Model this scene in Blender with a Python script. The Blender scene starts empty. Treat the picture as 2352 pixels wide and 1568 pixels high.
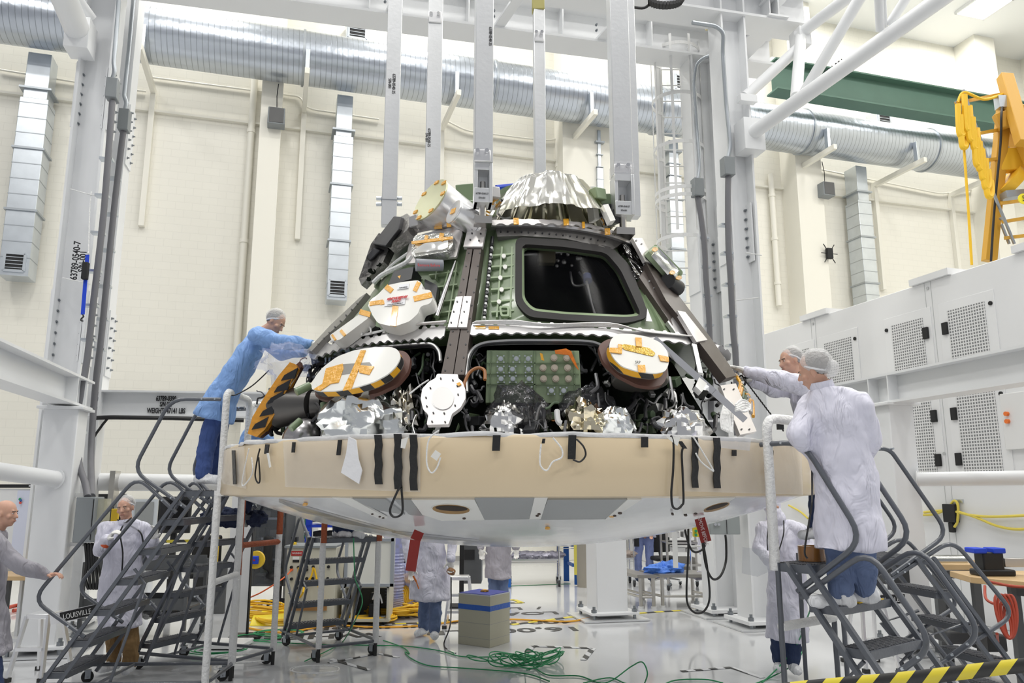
import bpy, bmesh, math, random
from math import sin, cos, tan, pi, radians, atan2, sqrt, hypot
from mathutils import Vector, Matrix, noise
random.seed(7)
V = Vector
SC = bpy.context.scene
COL = SC.collection
# ---------------------------------------------------------------- camera
CAMH, FPX, CX, CY = 1.82, 1810.0, 1176.0, 784.0
PITCH = math.atan(342.0 / 1810.0)
cd = bpy.data.cameras.new('camera'); cd.sensor_width = 36; cd.lens = FPX / 2352 * 36; cd.clip_end = 200
cam = bpy.data.objects.new('camera', cd); COL.objects.link(cam)
cam.location = (0, 0, CAMH); cam.rotation_euler = (pi / 2 + PITCH, 0, 0); SC.camera = cam
SC.view_settings.view_transform = 'Standard'; SC.view_settings.look = 'None'
SC.view_settings.exposure = 0.22; SC.view_settings.gamma = 1.0; SC.view_settings.use_curve_mapping = False
# ---------------------------------------------------------------- world: bright even daylight-white hall light
wd = bpy.data.worlds.new('world'); SC.world = wd; wd.use_nodes = True
wd.node_tree.nodes['Background'].inputs[0].default_value = (0.93, 0.95, 1.0, 1)
wd.node_tree.nodes['Background'].inputs[1].default_value = 0.32
PHI = radians(16.5)                                        # the hall is turned this much against the view
E1 = V((cos(PHI), sin(PHI), 0)); E2 = V((-sin(PHI), cos(PHI), 0))
def R(s, t, z=0.0): return E1 * s + E2 * t + V((0, 0, z))
CEIL = 18.0
LAMPS = [(s, t) for s in (-9.5, -3.0, 3.5, 10.0, 16.5, 22.2) for t in (-3.0, 4.0, 11.0, 18.6)]
for (s, t) in LAMPS:
    ld = bpy.data.lights.new('high_bay_light', 'AREA'); ld.energy = 260; ld.size = 1.6; ld.color = (1.0, 0.985, 0.95)
    lo = bpy.data.objects.new('high_bay_light', ld); COL.objects.link(lo); lo.location = R(s, t, CEIL - 0.12)
# ---------------------------------------------------------------- measuring helpers
cp, sp = cos(PITCH), sin(PITCH)
def ray(u, v):
    a, b = (u - CX) / FPX, (CY - v) / FPX
    return V((a, cp - sp * b, sp + cp * b))
O = V((0, 0, CAMH))
def P(u, v, Y): d = ray(u, v); return O + d * (Y / d.y)
def F(u, v, z=0.0): d = ray(u, v); return O + d * ((z - CAMH) / d.z)
def W(u, v, t): d = ray(u, v); return O + d * (t / d.dot(E2))
def WS(u, v, s): d = ray(u, v); return O + d * (s / d.dot(E1))
def px(p):
    q = V(p) - O; dz = q.y * cp + q.z * sp
    return CX + FPX * q.x / dz, CY - FPX * (q.z * cp - q.y * sp) / dz
# ---------------------------------------------------------------- materials
MATS = {}
def mat(name, col, rough=0.5, metal=0.0, bump=None, var=None, alpha=None, trans=None, spec=None, emit=None, coat=0, sheen=0):
    """bump=(scale,strength[,dist]); var=(scale,amount)"""
    if name in MATS: return MATS[name]
    m = bpy.data.materials.new(name); m.use_nodes = True
    nt = m.node_tree; b = nt.nodes['Principled BSDF']; N = nt.nodes.new; L = nt.links.new
    b.inputs['Base Color'].default_value = (*col, 1); b.inputs['Roughness'].default_value = rough
    b.inputs['Metallic'].default_value = metal
    if spec is not None: b.inputs['Specular IOR Level'].default_value = spec
    if coat: b.inputs['Coat Weight'].default_value = coat; b.inputs['Coat Roughness'].default_value = 0.08
    if alpha is not None: b.inputs['Alpha'].default_value = alpha
    if trans is not None: b.inputs['Transmission Weight'].default_value = trans
    if emit: b.inputs['Emission Color'].default_value = (*col, 1); b.inputs['Emission Strength'].default_value = emit
    tc = N('ShaderNodeTexCoord')
    if bump:
        n = N('ShaderNodeTexNoise'); n.inputs['Scale'].default_value = bump[0]; n.inputs['Detail'].default_value = 3
        L(tc.outputs['Object'], n.inputs['Vector'])
        bp = N('ShaderNodeBump'); bp.inputs['Strength'].default_value = bump[1]
        bp.inputs['Distance'].default_value = bump[2] if len(bump) > 2 else 0.02
        L(n.outputs['Fac'], bp.inputs['Height']); L(bp.outputs['Normal'], b.inputs['Normal'])
    if var:
        n2 = N('ShaderNodeTexNoise'); n2.inputs['Scale'].default_value = var[0]; n2.inputs['Detail'].default_value = 3
        L(tc.outputs['Object'], n2.inputs['Vector'])
        mx = N('ShaderNodeMix'); mx.data_type = 'RGBA'
        a = var[1]
        mx.inputs[6].default_value = (*[max(0, c * (1 - a)) for c in col], 1)
        mx.inputs[7].default_value = (*[min(1, c * (1 + a)) for c in col], 1)
        L(n2.outputs['Fac'], mx.inputs[0]); L(mx.outputs[2], b.inputs['Base Color'])
    MATS[name] = m; return m
def foil(name, col, rough, scale, strength, tint=None):
    """crumpled metal film: faceted bump from cells of noise"""
    m = mat(name, col, rough, 1.0); nt = m.node_tree; N = nt.nodes.new; L = nt.links.new
    b = nt.nodes['Principled BSDF']; tc = N('ShaderNodeTexCoord')
    wn = N('ShaderNodeTexNoise'); wn.inputs['Scale'].default_value = scale * .6; wn.inputs['Detail'].default_value = 1.5
    L(tc.outputs['Object'], wn.inputs['Vector'])
    mx = N('ShaderNodeVectorMath'); mx.operation = 'MULTIPLY_ADD'; mx.inputs[1].default_value = (.35, .35, .35)
    L(wn.outputs['Color'], mx.inputs[0]); L(tc.outputs['Object'], mx.inputs[2])
    vo = N('ShaderNodeTexVoronoi'); vo.inputs['Scale'].default_value = scale; vo.feature = 'SMOOTH_F1'
    vo.inputs['Smoothness'].default_value = .25
    L(mx.outputs[0], vo.inputs['Vector'])
    bp = N('ShaderNodeBump'); bp.inputs['Strength'].default_value = strength; bp.inputs['Distance'].default_value = .06
    L(vo.outputs['Distance'], bp.inputs['Height']); L(bp.outputs['Normal'], b.inputs['Normal'])
    if tint:
        n2 = N('ShaderNodeTexNoise'); n2.inputs['Scale'].default_value = scale * .35; L(tc.outputs['Object'], n2.inputs['Vector'])
        cr = N('ShaderNodeValToRGB'); cr.color_ramp.elements[0].position = .42; cr.color_ramp.elements[1].position = .6
        cr.color_ramp.elements[0].color = (*col, 1); cr.color_ramp.elements[1].color = (*tint, 1)
        L(n2.outputs['Fac'], cr.inputs[0]); L(cr.outputs[0], b.inputs['Base Color'])
    return m
def film(name, col, rough, alpha, bump=(9, .9)):
    """thin clear plastic sheet"""
    m = mat(name, col, rough, 0, bump=bump, alpha=alpha); return m
def hazard(name, c1, c2, scale, vec=(1, 0, 1)):
    m = mat(name, c1, .45); nt = m.node_tree; N = nt.nodes.new; L = nt.links.new; b = nt.nodes['Principled BSDF']
    tc = N('ShaderNodeTexCoord'); d = N('ShaderNodeVectorMath'); d.operation = 'DOT_PRODUCT'; d.inputs[1].default_value = vec
    L(tc.outputs['Object'], d.inputs[0])
    k = N('ShaderNodeMath'); k.operation = 'MULTIPLY'; k.inputs[1].default_value = scale; L(d.outputs['Value'], k.inputs[0])
    f = N('ShaderNodeMath'); f.operation = 'FRACT'; L(k.outputs[0], f.inputs[0])
    g = N('ShaderNodeMath'); g.operation = 'GREATER_THAN'; g.inputs[1].default_value = .5; L(f.outputs[0], g.inputs[0])
    mx = N('ShaderNodeMix'); mx.data_type = 'RGBA'; mx.inputs[6].default_value = (*c1, 1); mx.inputs[7].default_value = (*c2, 1)
    L(g.outputs[0], mx.inputs[0]); L(mx.outputs[2], b.inputs['Base Color']); return m
def block_mat(name, col, bw, bh, mortar, rot):
    m = mat(name, col, .38); nt = m.node_tree; N = nt.nodes.new; L = nt.links.new; b = nt.nodes['Principled BSDF']
    tc = N('ShaderNodeTexCoord'); mp = N('ShaderNodeMapping'); mp.inputs['Rotation'].default_value = rot
    L(tc.outputs['Object'], mp.inputs[0])
    br = N('ShaderNodeTexBrick'); br.inputs['Scale'].default_value = 1; br.inputs['Brick Width'].default_value = bw
    br.inputs['Row Height'].default_value = bh; br.inputs['Mortar Size'].default_value = mortar
    br.inputs['Color1'].default_value = (*col, 1); br.inputs['Color2'].default_value = (*[c * .985 for c in col], 1)
    br.inputs['Mortar'].default_value = (*[c * .93 for c in col], 1); L(mp.outputs[0], br.inputs['Vector'])
    L(br.outputs['Color'], b.inputs['Base Color'])
    bp = N('ShaderNodeBump'); bp.inputs['Strength'].default_value = .35; bp.inputs['Distance'].default_value = .01; bp.invert = True
    L(br.outputs['Fac'], bp.inputs['Height']); L(bp.outputs['Normal'], b.inputs['Normal']); return m
white = mat('white_paint', (.83, .83, .82), .35, var=(1.2, .02))
wbeam = mat('gantry_white', (.84, .85, .86), .38, bump=(14, .04), var=(1.5, .03))
cream = (.86, .835, .745)
creamp = mat('cream_paint', cream, .4)
galv = mat('galvanised', (.62, .66, .70), .34, .9, var=(3, .14), bump=(3, .12))
galvd = mat('galvanised_dark', (.42, .45, .48), .4, .8)
alu = mat('aluminium', (.76, .77, .78), .42, .75, bump=(30, .05), var=(6, .06))
alub = mat('aluminium_bright', (.86, .86, .87), .3, .85, var=(8, .05))
steel = mat('steel', (.6, .58, .55), .28, 1.0)
chrome = mat('chrome', (.85, .85, .86), .12, 1.0)
dgray = mat('ladder_grey', (.105, .115, .135), .33, bump=(40, .1), coat=.3)
tread = mat('tread_grey', (.13, .135, .15), .5, .3, bump=(120, .8))
black = mat('black', (.012, .012, .013), .45)
blackm = mat('matte_black', (.02, .02, .021), .8)
boxgrey = mat('box_grey', (.25, .27, .28), .45)
condg = mat('conduit_grey', (.17, .17, .185), .5)
ink = mat('black_ink', (.015, .015, .018), .6)
wrapw = mat('white_wrap', (.84, .84, .83), .5, bump=(38, .8))
rustw = mat('rust_wrap', (.36, .085, .03), .55, bump=(38, .7))
kapton = mat('amber_tape', (.86, .42, .03), .22, bump=(26, .5), coat=.5)
yellow = mat('yellow', (.85, .56, .03), .45)
yellowc = mat('yellow_cable', (.86, .52, .02), .5)
greenw = mat('green_wire', (.03, .32, .12), .5)
redc = mat('red_cable', (.42, .06, .03), .5)
rubber = mat('rubber', (.03, .03, .03), .7)
boltm = mat('bolt', (.28, .3, .32), .3, .9)
clear = film('clear_film', (.8, .83, .88), .08, .28)
# ---------------------------------------------------------------- mesh builder
LOC = {}
def fillet(pts, rad, n=5):
    pts = [V(p) for p in pts]; out = [pts[0]]
    for i in range(1, len(pts) - 1):
        a, b, c = pts[i - 1], pts[i], pts[i + 1]; d1, d2 = (a - b), (c - b)
        r = min(rad, d1.length * .45, d2.length * .45); p0 = b + d1.normalized() * r; p2 = b + d2.normalized() * r
        for k in range(n + 1):
            t = k / n; out.append(p0 * (1 - t) ** 2 + b * 2 * t * (1 - t) + p2 * t * t)
    out.append(pts[-1]); return out
def spline(pts, n=6):
    pts = [V(p) for p in pts]; q = [pts[0]] + pts + [pts[-1]]; out = []
    for i in range(1, len(q) - 2):
        a, b, c, d = q[i - 1], q[i], q[i + 1], q[i + 2]
        for k in range(n):
            t = k / n; out.append(.5 * ((2 * b) + (c - a) * t + (2 * a - 5 * b + 4 * c - d) * t * t + (3 * b - a - 3 * c + d) * t ** 3))
    out.append(pts[-1]); return out
def frame(d):
    d = V(d).normalized(); up = V((0, 0, 1)) if abs(d.z) < .95 else V((0, 1, 0))
    x = d.cross(up).normalized(); return x, x.cross(d).normalized(), d
class M:
    def __init__(s): s.v = []; s.f = []
    def add(s, vs, fs):
        k = len(s.v); s.v += [V(a) for a in vs]; s.f += [tuple(i + k for i in f) for f in fs]; return s
    def box(s, c, d, ax=None):
        """c centre, d full sizes, ax rotz angle or (x,y,z) axes"""
        c = V(c)
        if ax is None: X, Y, Z = V((1, 0, 0)), V((0, 1, 0)), V((0, 0, 1))
        elif isinstance(ax, (int, float)): X, Y, Z = V((cos(ax), sin(ax), 0)), V((-sin(ax), cos(ax), 0)), V((0, 0, 1))
        else: X, Y, Z = [V(a).normalized() for a in ax]
        vs = [c + X * (d[0] / 2 * i) + Y * (d[1] / 2 * j) + Z * (d[2] / 2 * k) for i in (-1, 1) for j in (-1, 1) for k in (-1, 1)]
        return s.add(vs, [(0, 1, 3, 2), (4, 6, 7, 5), (0, 4, 5, 1), (2, 3, 7, 6), (0, 2, 6, 4), (1, 5, 7, 3)])
    def bar(s, p0, p1, w, h, up=(0, 0, 1)):
        """rectangular bar between two points"""
        p0, p1 = V(p0), V(p1); d = (p1 - p0); L = d.length; d.normalize(); up = V(up)
        x = d.cross(up)
        if x.length < 1e-3: x = d.cross(V((0, 1, 0)))
        x.normalize(); z = x.cross(d)
        return s.box((p0 + p1) / 2, (w, L, h), (x, d, z))
    def cyl(s, p0, p1, r0, r1=None, n=16, cap=True):
        r1 = r0 if r1 is None else r1; p0, p1 = V(p0), V(p1); x, y, d = frame(p1 - p0)
        vs = [p + (x * cos(2 * pi * i / n) + y * sin(2 * pi * i / n)) * r for p, r in ((p0, r0), (p1, r1)) for i in range(n)]
        fs = [(i, (i + 1) % n, n + (i + 1) % n, n + i) for i in range(n)]
        if cap: fs += [tuple(range(n - 1, -1, -1)), tuple(range(n, 2 * n))]
        return s.add(vs, fs)
    def tube(s, pts, r, n=8, closed=False):
        pts = [V(p) for p in pts]
        if not closed:
            q = [pts[0]]
            for p in pts[1:]:
                if (p - q[-1]).length > 1e-5: q.append(p)
            pts = q
        m = len(pts); rr = r if isinstance(r, (list, tuple)) else [r] * m
        t0 = (pts[1] - pts[0]).normalized(); x, y, _ = frame(t0); vs = []; pt = t0
        for i, p in enumerate(pts):
            if closed: t = (pts[(i + 1) % m] - pts[i - 1]).normalized()
            else: t = (pts[min(i + 1, m - 1)] - pts[max(i - 1, 0)]).normalized()
            ax = pt.cross(t)
            if ax.length > 1e-6:
                rot = Matrix.Rotation(pt.angle(t), 3, ax.normalized()); x = rot @ x; y = rot @ y
            pt = t
            vs += [p + (x * cos(2 * pi * k / n) + y * sin(2 * pi * k / n)) * rr[i] for k in range(n)]
        fs = []
        for i in range(m if closed else m - 1):
            a, b = i * n, ((i + 1) % m) * n
            fs += [(a + k, a + (k + 1) % n, b + (k + 1) % n, b + k) for k in range(n)]
        if not closed: fs += [tuple(range(n - 1, -1, -1)), tuple((m - 1) * n + k for k in range(n))]
        return s.add(vs, fs)
    def lathe(s, c, prof, n=48, axis=(0, 0, 1), a0=0, a1=2 * pi):
        c = V(c); x, y, z = frame(axis)
        if abs(z.z) > .99: x, y = V((1, 0, 0)), V((0, 1, 0))
        full = abs(a1 - a0 - 2 * pi) < 1e-6; nn = n if full else n + 1; vs = []
        for (r, h) in prof:
            vs += [c + z * h + (x * cos(a0 + (a1 - a0) * i / n) + y * sin(a0 + (a1 - a0) * i / n)) * r for i in range(nn)]
        fs = []
        for j in range(len(prof) - 1):
            for i in range(n):
                a, b = i, (i + 1) % nn
                fs.append((j * nn + a, j * nn + b, (j + 1) * nn + b, (j + 1) * nn + a))
        return s.add(vs, fs)
    def ball(s, c, r, n=16, ax=None, m=None):
        r = (r, r, r) if isinstance(r, (int, float)) else r; m = m or n // 2
        X, Y, Z = (V((1, 0, 0)), V((0, 1, 0)), V((0, 0, 1))) if ax is None else [V(a).normalized() for a in ax]
        c = V(c); vs = [c + Z * r[2]]
        for j in range(1, m):
            th = pi * j / m
            vs += [c + X * (r[0] * sin(th) * cos(2 * pi * i / n)) + Y * (r[1] * sin(th) * sin(2 * pi * i / n)) + Z * (r[2] * cos(th)) for i in range(n)]
        vs.append(c - Z * r[2]); fs = [(0, 1 + i, 1 + (i + 1) % n) for i in range(n)]
        for j in range(m - 2):
            fs += [(1 + j * n + i, 1 + (j + 1) * n + i, 1 + (j + 1) * n + (i + 1) % n, 1 + j * n + (i + 1) % n) for i in range(n)]
        k = 1 + (m - 2) * n; fs += [(k + (i + 1) % n, k + i, len(vs) - 1) for i in range(n)]
        return s.add(vs, fs)
    def prism(s, poly, ext):
        poly = [V(p) for p in poly]; e = V(ext); n = len(poly)
        return s.add(poly + [p + e for p in poly], [tuple(range(n - 1, -1, -1)), tuple(range(n, 2 * n))] + [(i, (i + 1) % n, n + (i + 1) % n, n + i) for i in range(n)])
    def grid(s, fn, nu, nv):
        k = [V(fn(i / nu, j / nv)) for j in range(nv + 1) for i in range(nu + 1)]
        return s.add(k, [(j * (nu + 1) + i, j * (nu + 1) + i + 1, (j + 1) * (nu + 1) + i + 1, (j + 1) * (nu + 1) + i) for j in range(nv) for i in range(nu)])
    def loft(s, rings):
        """closed stack of rings (each a list of points)"""
        n = len(rings[0]); vs = [p for r in rings for p in r]; fs = []
        for j in range(len(rings) - 1):
            fs += [(j * n + i, j * n + (i + 1) % n, (j + 1) * n + (i + 1) % n, (j + 1) * n + i) for i in range(n)]
        fs += [tuple(range(n - 1, -1, -1)), tuple((len(rings) - 1) * n + i for i in range(n))]
        return s.add(vs, fs)
    def ibeam(s, p0, p1, w, h, tf=.03, tw=.02, up=(0, 0, 1)):
        p0, p1, up = V(p0), V(p1), V(up); d = (p1 - p0).normalized(); x = d.cross(up).normalized(); z = x.cross(d)
        s.bar(p0 + z * (h / 2 - tf / 2), p1 + z * (h / 2 - tf / 2), w, tf, up); s.bar(p0 - z * (h / 2 - tf / 2), p1 - z * (h / 2 - tf / 2), w, tf, up)
        return s.bar(p0, p1, tw, h - tf * 2, up)
    def done(s, name, m, parent=None, bev=0, smooth=True, solid=0, mods=None, ang=40):
        me = bpy.data.meshes.new(name); o0 = LOC.get(parent, V((0, 0, 0))) if parent else V((0, 0, 0))
        me.from_pydata([tuple(a - o0) for a in s.v], [], s.f)
        bmx = bmesh.new(); bmx.from_mesh(me); bmesh.ops.recalc_face_normals(bmx, faces=bmx.faces); bmx.to_mesh(me); bmx.free()
        me.materials.append(m)
        if smooth:
            me.shade_smooth(); me.set_sharp_from_angle(angle=radians(ang))
        o = bpy.data.objects.new(name, me); COL.objects.link(o)
        if parent: o.parent = parent
        LOC[o] = o0
        if solid: md = o.modifiers.new('solid', 'SOLIDIFY'); md.thickness = solid; md.offset = 0
        if bev: md = o.modifiers.new('bevel', 'BEVEL'); md.width = bev; md.segments = 2; md.limit_method = 'ANGLE'; md.angle_limit = radians(50)
        return o
def tag(o, label=None, cat=None, group=None, kind=None):
    if label: o['label'] = label
    if cat: o['category'] = cat
    if group: o['group'] = group
    if kind: o['kind'] = kind
    return o
def thing(name, label, cat, loc=(0, 0, 0), group=None):
    o = bpy.data.objects.new(name, None); COL.objects.link(o); o.location = loc; o.empty_display_size = .1
    LOC[o] = V(loc); return tag(o, label, cat, group)
def struct(b, name, m, **k): return tag(b.done(name, m, **k), kind='structure')
def text(body, pos, xdir, ydir, size, m, parent, name='lettering', ext=.001, bold=0, align='CENTER', xs=.78):
    cu = bpy.data.curves.new(name, 'FONT'); cu.body = body; cu.size = size; cu.align_x = align; cu.align_y = 'CENTER'
    cu.extrude = ext; cu.offset = bold; cu.resolution_u = 3; cu.materials.append(m)
    o = bpy.data.objects.new(name, cu); me = bpy.data.meshes.new_from_object(o); bpy.data.objects.remove(o); bpy.data.curves.remove(cu)
    me.name = name; o = bpy.data.objects.new(name, me); COL.objects.link(o)
    x, y = V(xdir).normalized(), V(ydir).normalized(); z = x.cross(y).normalized(); y = z.cross(x)
    mt = Matrix((x * xs, y, z)).transposed().to_4x4(); mt.translation = V(pos) - (LOC.get(parent, V((0, 0, 0))) if parent else V((0, 0, 0)))
    o.matrix_local = mt
    if parent: o.parent = parent; o.matrix_local = mt
    return o
# ================================================================ THE HALL
WT = 21.0                                                    # back wall plane
wallm = block_mat('painted_block', cream, .406, .2032, .006, (pi / 2, 0, -0.0))
def rbox(b, s0, s1, t0, t1, z0, z1): return b.box(R((s0 + s1) / 2, (t0 + t1) / 2, (z0 + z1) / 2), (s1 - s0, t1 - t0, z1 - z0), PHI)
# floor material: glossy white epoxy with faint clouds
flm = mat('epoxy_floor', (.64, .65, .665), .1, bump=(1.6, .04), var=(.35, .06), coat=.3)
b = M(); b.add([R(-16, -10), R(28, -10), R(28, 26), R(-16, 26)], [(0, 1, 2, 3)]); struct(b, 'floor', flm)
b = M(); rbox(b, -16, 28, -10, 26, CEIL, CEIL + .3); struct(b, 'ceiling', mat('ceiling_white', (.86, .86, .85), .6))
b = M()
b.add([V((-18, 0, 0)), V((27, 0, 0)), V((27, 0, CEIL)), V((-18, 0, CEIL))], [(0, 1, 2, 3)])
wo = struct(b, 'wall_back', wallm); wo.rotation_euler.z = PHI; wo.location = R(0, WT)
b = M(); rbox(b, 26.5, 26.8, -10, 22, 0, CEIL); struct(b, 'wall_right', creamp)
def su(u, v, t): return W(u, v, t).dot(E1)
# pilasters
for (u0, u1, v, d) in ((570, 622, 700, .75), (1292, 1400, 300, .7), (1845, 1905, 620, .8), (2245, 2290, 150, .9)):
    s0, s1 = su(u0, v, WT - d), su(u1, v, WT - d)
    b = M(); rbox(b, s0, s1, WT - d, WT + .05, 0, CEIL); struct(b, 'trim_%d' % u0, creamp, bev=.01)
b = M(); rbox(b, -18, 26.5, WT - .12, WT, 12.0 - .5, 12.0 - .44); struct(b, 'trim_wall_rail', creamp)
b = M(); rbox(b, -18, 9.3, WT - .02, WT, 0, .12); struct(b, 'baseboard_back', mat('vinyl_base', (.35, .34, .32), .6))
# ceiling fixtures
for i, (s, t) in enumerate([(22.2, 18.6)] + [q for q in LAMPS if q[1] > 10 and q[0] > 10 and q != (22.2, 18.6)]):
    r_ = thing('ceiling_light', 'bright square panel light set in the ceiling high over the duct', 'light', R(s, t, CEIL), 'ceiling panel lights')
    b = M()
    for k in (-1, 1): rbox(b, s - .62, s + .62, t + k * .6 - .03, t + k * .6 + .03, CEIL - .1, CEIL); rbox(b, s + k * .6 - .03, s + k * .6 + .03, t - .6, t + .6, CEIL - .1, CEIL)
    b.done('frame', white, r_)
    b = M(); rbox(b, s - .58, s + .58, t - .58, t + .58, CEIL - .06, CEIL - .03); b.done('diffuser', mat('lamp_panel', (1, 1, 1), .5, emit=6), r_)
# ---------------------------------------------------------------- big spiral duct
DT = 19.7; dz = 12.95; DR = .69
d0 = R(-15, DT, dz); d1 = R(24, DT, dz)
dm = mat('spiral_duct', (.54, .58, .64), .3, .95)
nt = dm.node_tree; N = nt.nodes.new; L = nt.links.new; pb = nt.nodes['Principled BSDF']
tc = N('ShaderNodeTexCoord'); sx = N('ShaderNodeVectorMath'); sx.operation = 'DOT_PRODUCT'; sx.inputs[1].default_value = (E1.x, E1.y, .045)
L(tc.outputs['Object'], sx.inputs[0])
mu = N('ShaderNodeMath'); mu.operation = 'MULTIPLY'; mu.inputs[1].default_value = 7.4; L(sx.outputs['Value'], mu.inputs[0])
fr = N('ShaderNodeMath'); fr.operation = 'FRACT'; L(mu.outputs[0], fr.inputs[0])
gt = N('ShaderNodeMath'); gt.operation = 'LESS_THAN'; gt.inputs[1].default_value = .12; L(fr.outputs[0], gt.inputs[0])
nz = N('ShaderNodeTexNoise'); nz.inputs['Scale'].default_value = 3.5; L(tc.outputs['Object'], nz.inputs['Vector'])
ad = N('ShaderNodeMath'); ad.operation = 'ADD'; L(gt.outputs[0], ad.inputs[0]); L(nz.outputs['Fac'], ad.inputs[1])
bp = N('ShaderNodeBump'); bp.inputs['Strength'].default_value = .45; bp.inputs['Distance'].default_value = .03
L(ad.outputs[0], bp.inputs['Height']); L(bp.outputs['Normal'], pb.inputs['Normal'])
mx = N('ShaderNodeMix'); mx.data_type = 'RGBA'; mx.inputs[6].default_value = (.54, .58, .64, 1); mx.inputs[7].default_value = (.34, .37, .41, 1)
L(gt.outputs[0], mx.inputs[0]); L(mx.outputs[2], pb.inputs['Base Color'])
r_ = thing('air_duct', 'huge round galvanised spiral air duct running along the back wall', 'air duct', R(0, DT, dz))
b = M(); b.cyl(d0, d1, DR, n=48); b.done('duct_tube', dm, r_)
for u in (300, 694, 1136, 1520, 1862, 2150):
    s = W(u, 200 + (u - 700) * .14, DT - DR * .5).dot(E1)
    b = M(); b.cyl(R(s - .03, DT, dz), R(s + .03, DT, dz), DR + .035, n=48); b.done('band', galvd, r_)
for k, (u, v) in enumerate(((330, 85), (706, 150), (1048, 205), (1357, 240), (1900, 330), (2105, 365), (2290, 400))):
    s = su(u, v, DT - DR); z0 = dz - DR - .28
    r2 = thing('duct_bracket', 'cream steel bracket arm and wall post carrying the round duct', 'bracket', R(s, WT, z0), 'brackets under the round duct')
    b = M(); rbox(b, s - .06, s + .06, DT - DR - .35, WT, z0, z0 + .16); b.done('arm', creamp, r2, bev=.008)
    b = M(); rbox(b, s - .07, s + .07, WT - .16, WT, z0 - 3.6, z0); b.done('post', creamp, r2, bev=.008)
    b = M(); rbox(b, s - .05, s + .05, DT - DR - .1, DT - DR + .05, z0 + .12, z0 + .8); b.done('clip', galv, r2, bev=.006)
# wall drops with outlet grilles
def grille(parent, s, t, z, w, h):
    b = M()
    for k in (-1, 1): rbox(b, s + k * w / 2 - .03, s + k * w / 2 + .03, t - .03, t, z - h / 2, z + h / 2); rbox(b, s - w / 2, s + w / 2, t - .03, t, z + k * h / 2 - .03, z + k * h / 2 + .03)
    for i in range(4): rbox(b, s - w / 2, s + w / 2, t - .025, t - .01, z - h / 2 + (i + .8) * h / 5, z - h / 2 + (i + .8) * h / 5 + .015)
    b.done('grille', galv, parent)
    b = M(); rbox(b, s - w / 2, s + w / 2, t - .01, t - .002, z - h / 2, z + h / 2); b.done('opening', black, parent)
for (u, vt, vb, w, where) in ((70, 300, 635, .62, 'left of the tall gantry columns'), (790, 300, 690, .52, 'behind the first aluminium lifting link'),
                       (1378, 350, 560, .2, 'thin and flat behind the lifting links'), (1548, 330, 690, .42, 'behind the caged ladder'), (1985, 450, 760, .52, 'rising above the white filter wall')):
    T = WT - .78; s = su(u, vt, T); zb = W(u, vb, T).z; zt = dz - DR + .1
    r2 = thing('wall_duct', 'rectangular galvanised duct dropping from the round duct, ' + where, 'air duct', R(s, WT, zb), None)
    b = M(); rbox(b, s - w / 2, s + w / 2, T, T + .62, zb, zt - 1.2); rbox(b, s - w / 2 + .05, s + w / 2 - .05, T + .03, T + .6, zt - 1.2, zt)
    b.done('duct_body', galv, r2, bev=.01)
    z = zb + 1.6
    while z < zt:
        b = M(); rbox(b, s - w / 2 - .04, s + w / 2 + .04, T - .04, T + .66, z - .025, z + .025); b.done('flange', galvd, r2)
        for k in range(1, 4):
            zz = z - 1.55 * k / 4
            b = M(); rbox(b, s - w / 2 - .006, s + w / 2 + .006, T - .008, T + .6, zz - .01, zz + .01); b.done('crease', galvd, r2)
        z += 1.55
    if w > .45: grille(r2, s, T, zb + .32, .42, .42)
for (u, v, w) in ((821, 70, 'above the duct by the first bracket'), (1568, 190, 'above the duct behind the caged ladder'), (2031, 274, 'above the duct under the green girder')):
    T = WT - .5; p = W(u, v, T); s = p.dot(E1)
    r2 = thing('air_vent', 'small square dark air outlet ' + w, 'vent', p, 'square air outlets on the upper wall')
    b = M(); rbox(b, s - .3, s + .3, T, WT, p.z - .3, p.z + .3); b.done('vent_box', galv, r2, bev=.01); grille(r2, s, T, p.z, .48, .48)
# speakers, camera box, thin conduits on the wall
for (u, v, lab) in ((635, 264, 'grey wall loudspeaker on a wire under the round duct, beside the first pilaster'), (1905, 432, 'grey wall loudspeaker tilted down beside the right galvanised wall duct')):
    p = W(u, v, WT - 1.1); r2 = thing('wall_speaker', lab, 'speaker', p)
    b = M(); b.prism([p + E1 * a + V((0, 0, c)) for a, c in ((-.21, .22), (.21, .22), (.22, -.24), (-.22, -.24))], E2 * .35); b.done('cabinet', boxgrey, r2, bev=.02)
    b = M(); b.box(p - E2 * .008, (.36, .012, .4), PHI); b.done('grille_cloth', mat('speaker_cloth', (.14, .14, .14), .9), r2)
    b = M(); b.tube([p + E2 * .2 + V((0, 0, .22)), p + E2 * .15 + V((-.02, 0, .6)), p + E2 * .25 + V((0, 0, 1.0))], .012); b.done('cable', blackm, r2)
    b = M(); b.bar(p + E2 * .3, p + E2 * 1.1, .06, .06); b.done('bracket', creamp, r2)
p = W(1905, 582, WT - .9)
r2 = thing('wall_antenna', 'small black wall device with short antennas between pilaster and duct', 'antenna', p)
b = M(); b.box(p, (.2, .12, .34), PHI); b.done('body', blackm, r2, bev=.01)
for a, c in ((-.2, .3), (.2, .3), (-.2, -.3), (.2, -.3)):
    b = M(); b.tube([p + E1 * a * .4 + V((0, 0, c * .4)), p + E1 * a + V((0, 0, c))], .014); b.done('antenna', blackm, r2)
b = M(); b.tube([p - E1 * .3, p + E1 * .3], .012); b.done('arm', blackm, r2)
b = M(); b.bar(p, p + E2 * .9, .05, .05); b.done('mount', creamp, r2)
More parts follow.
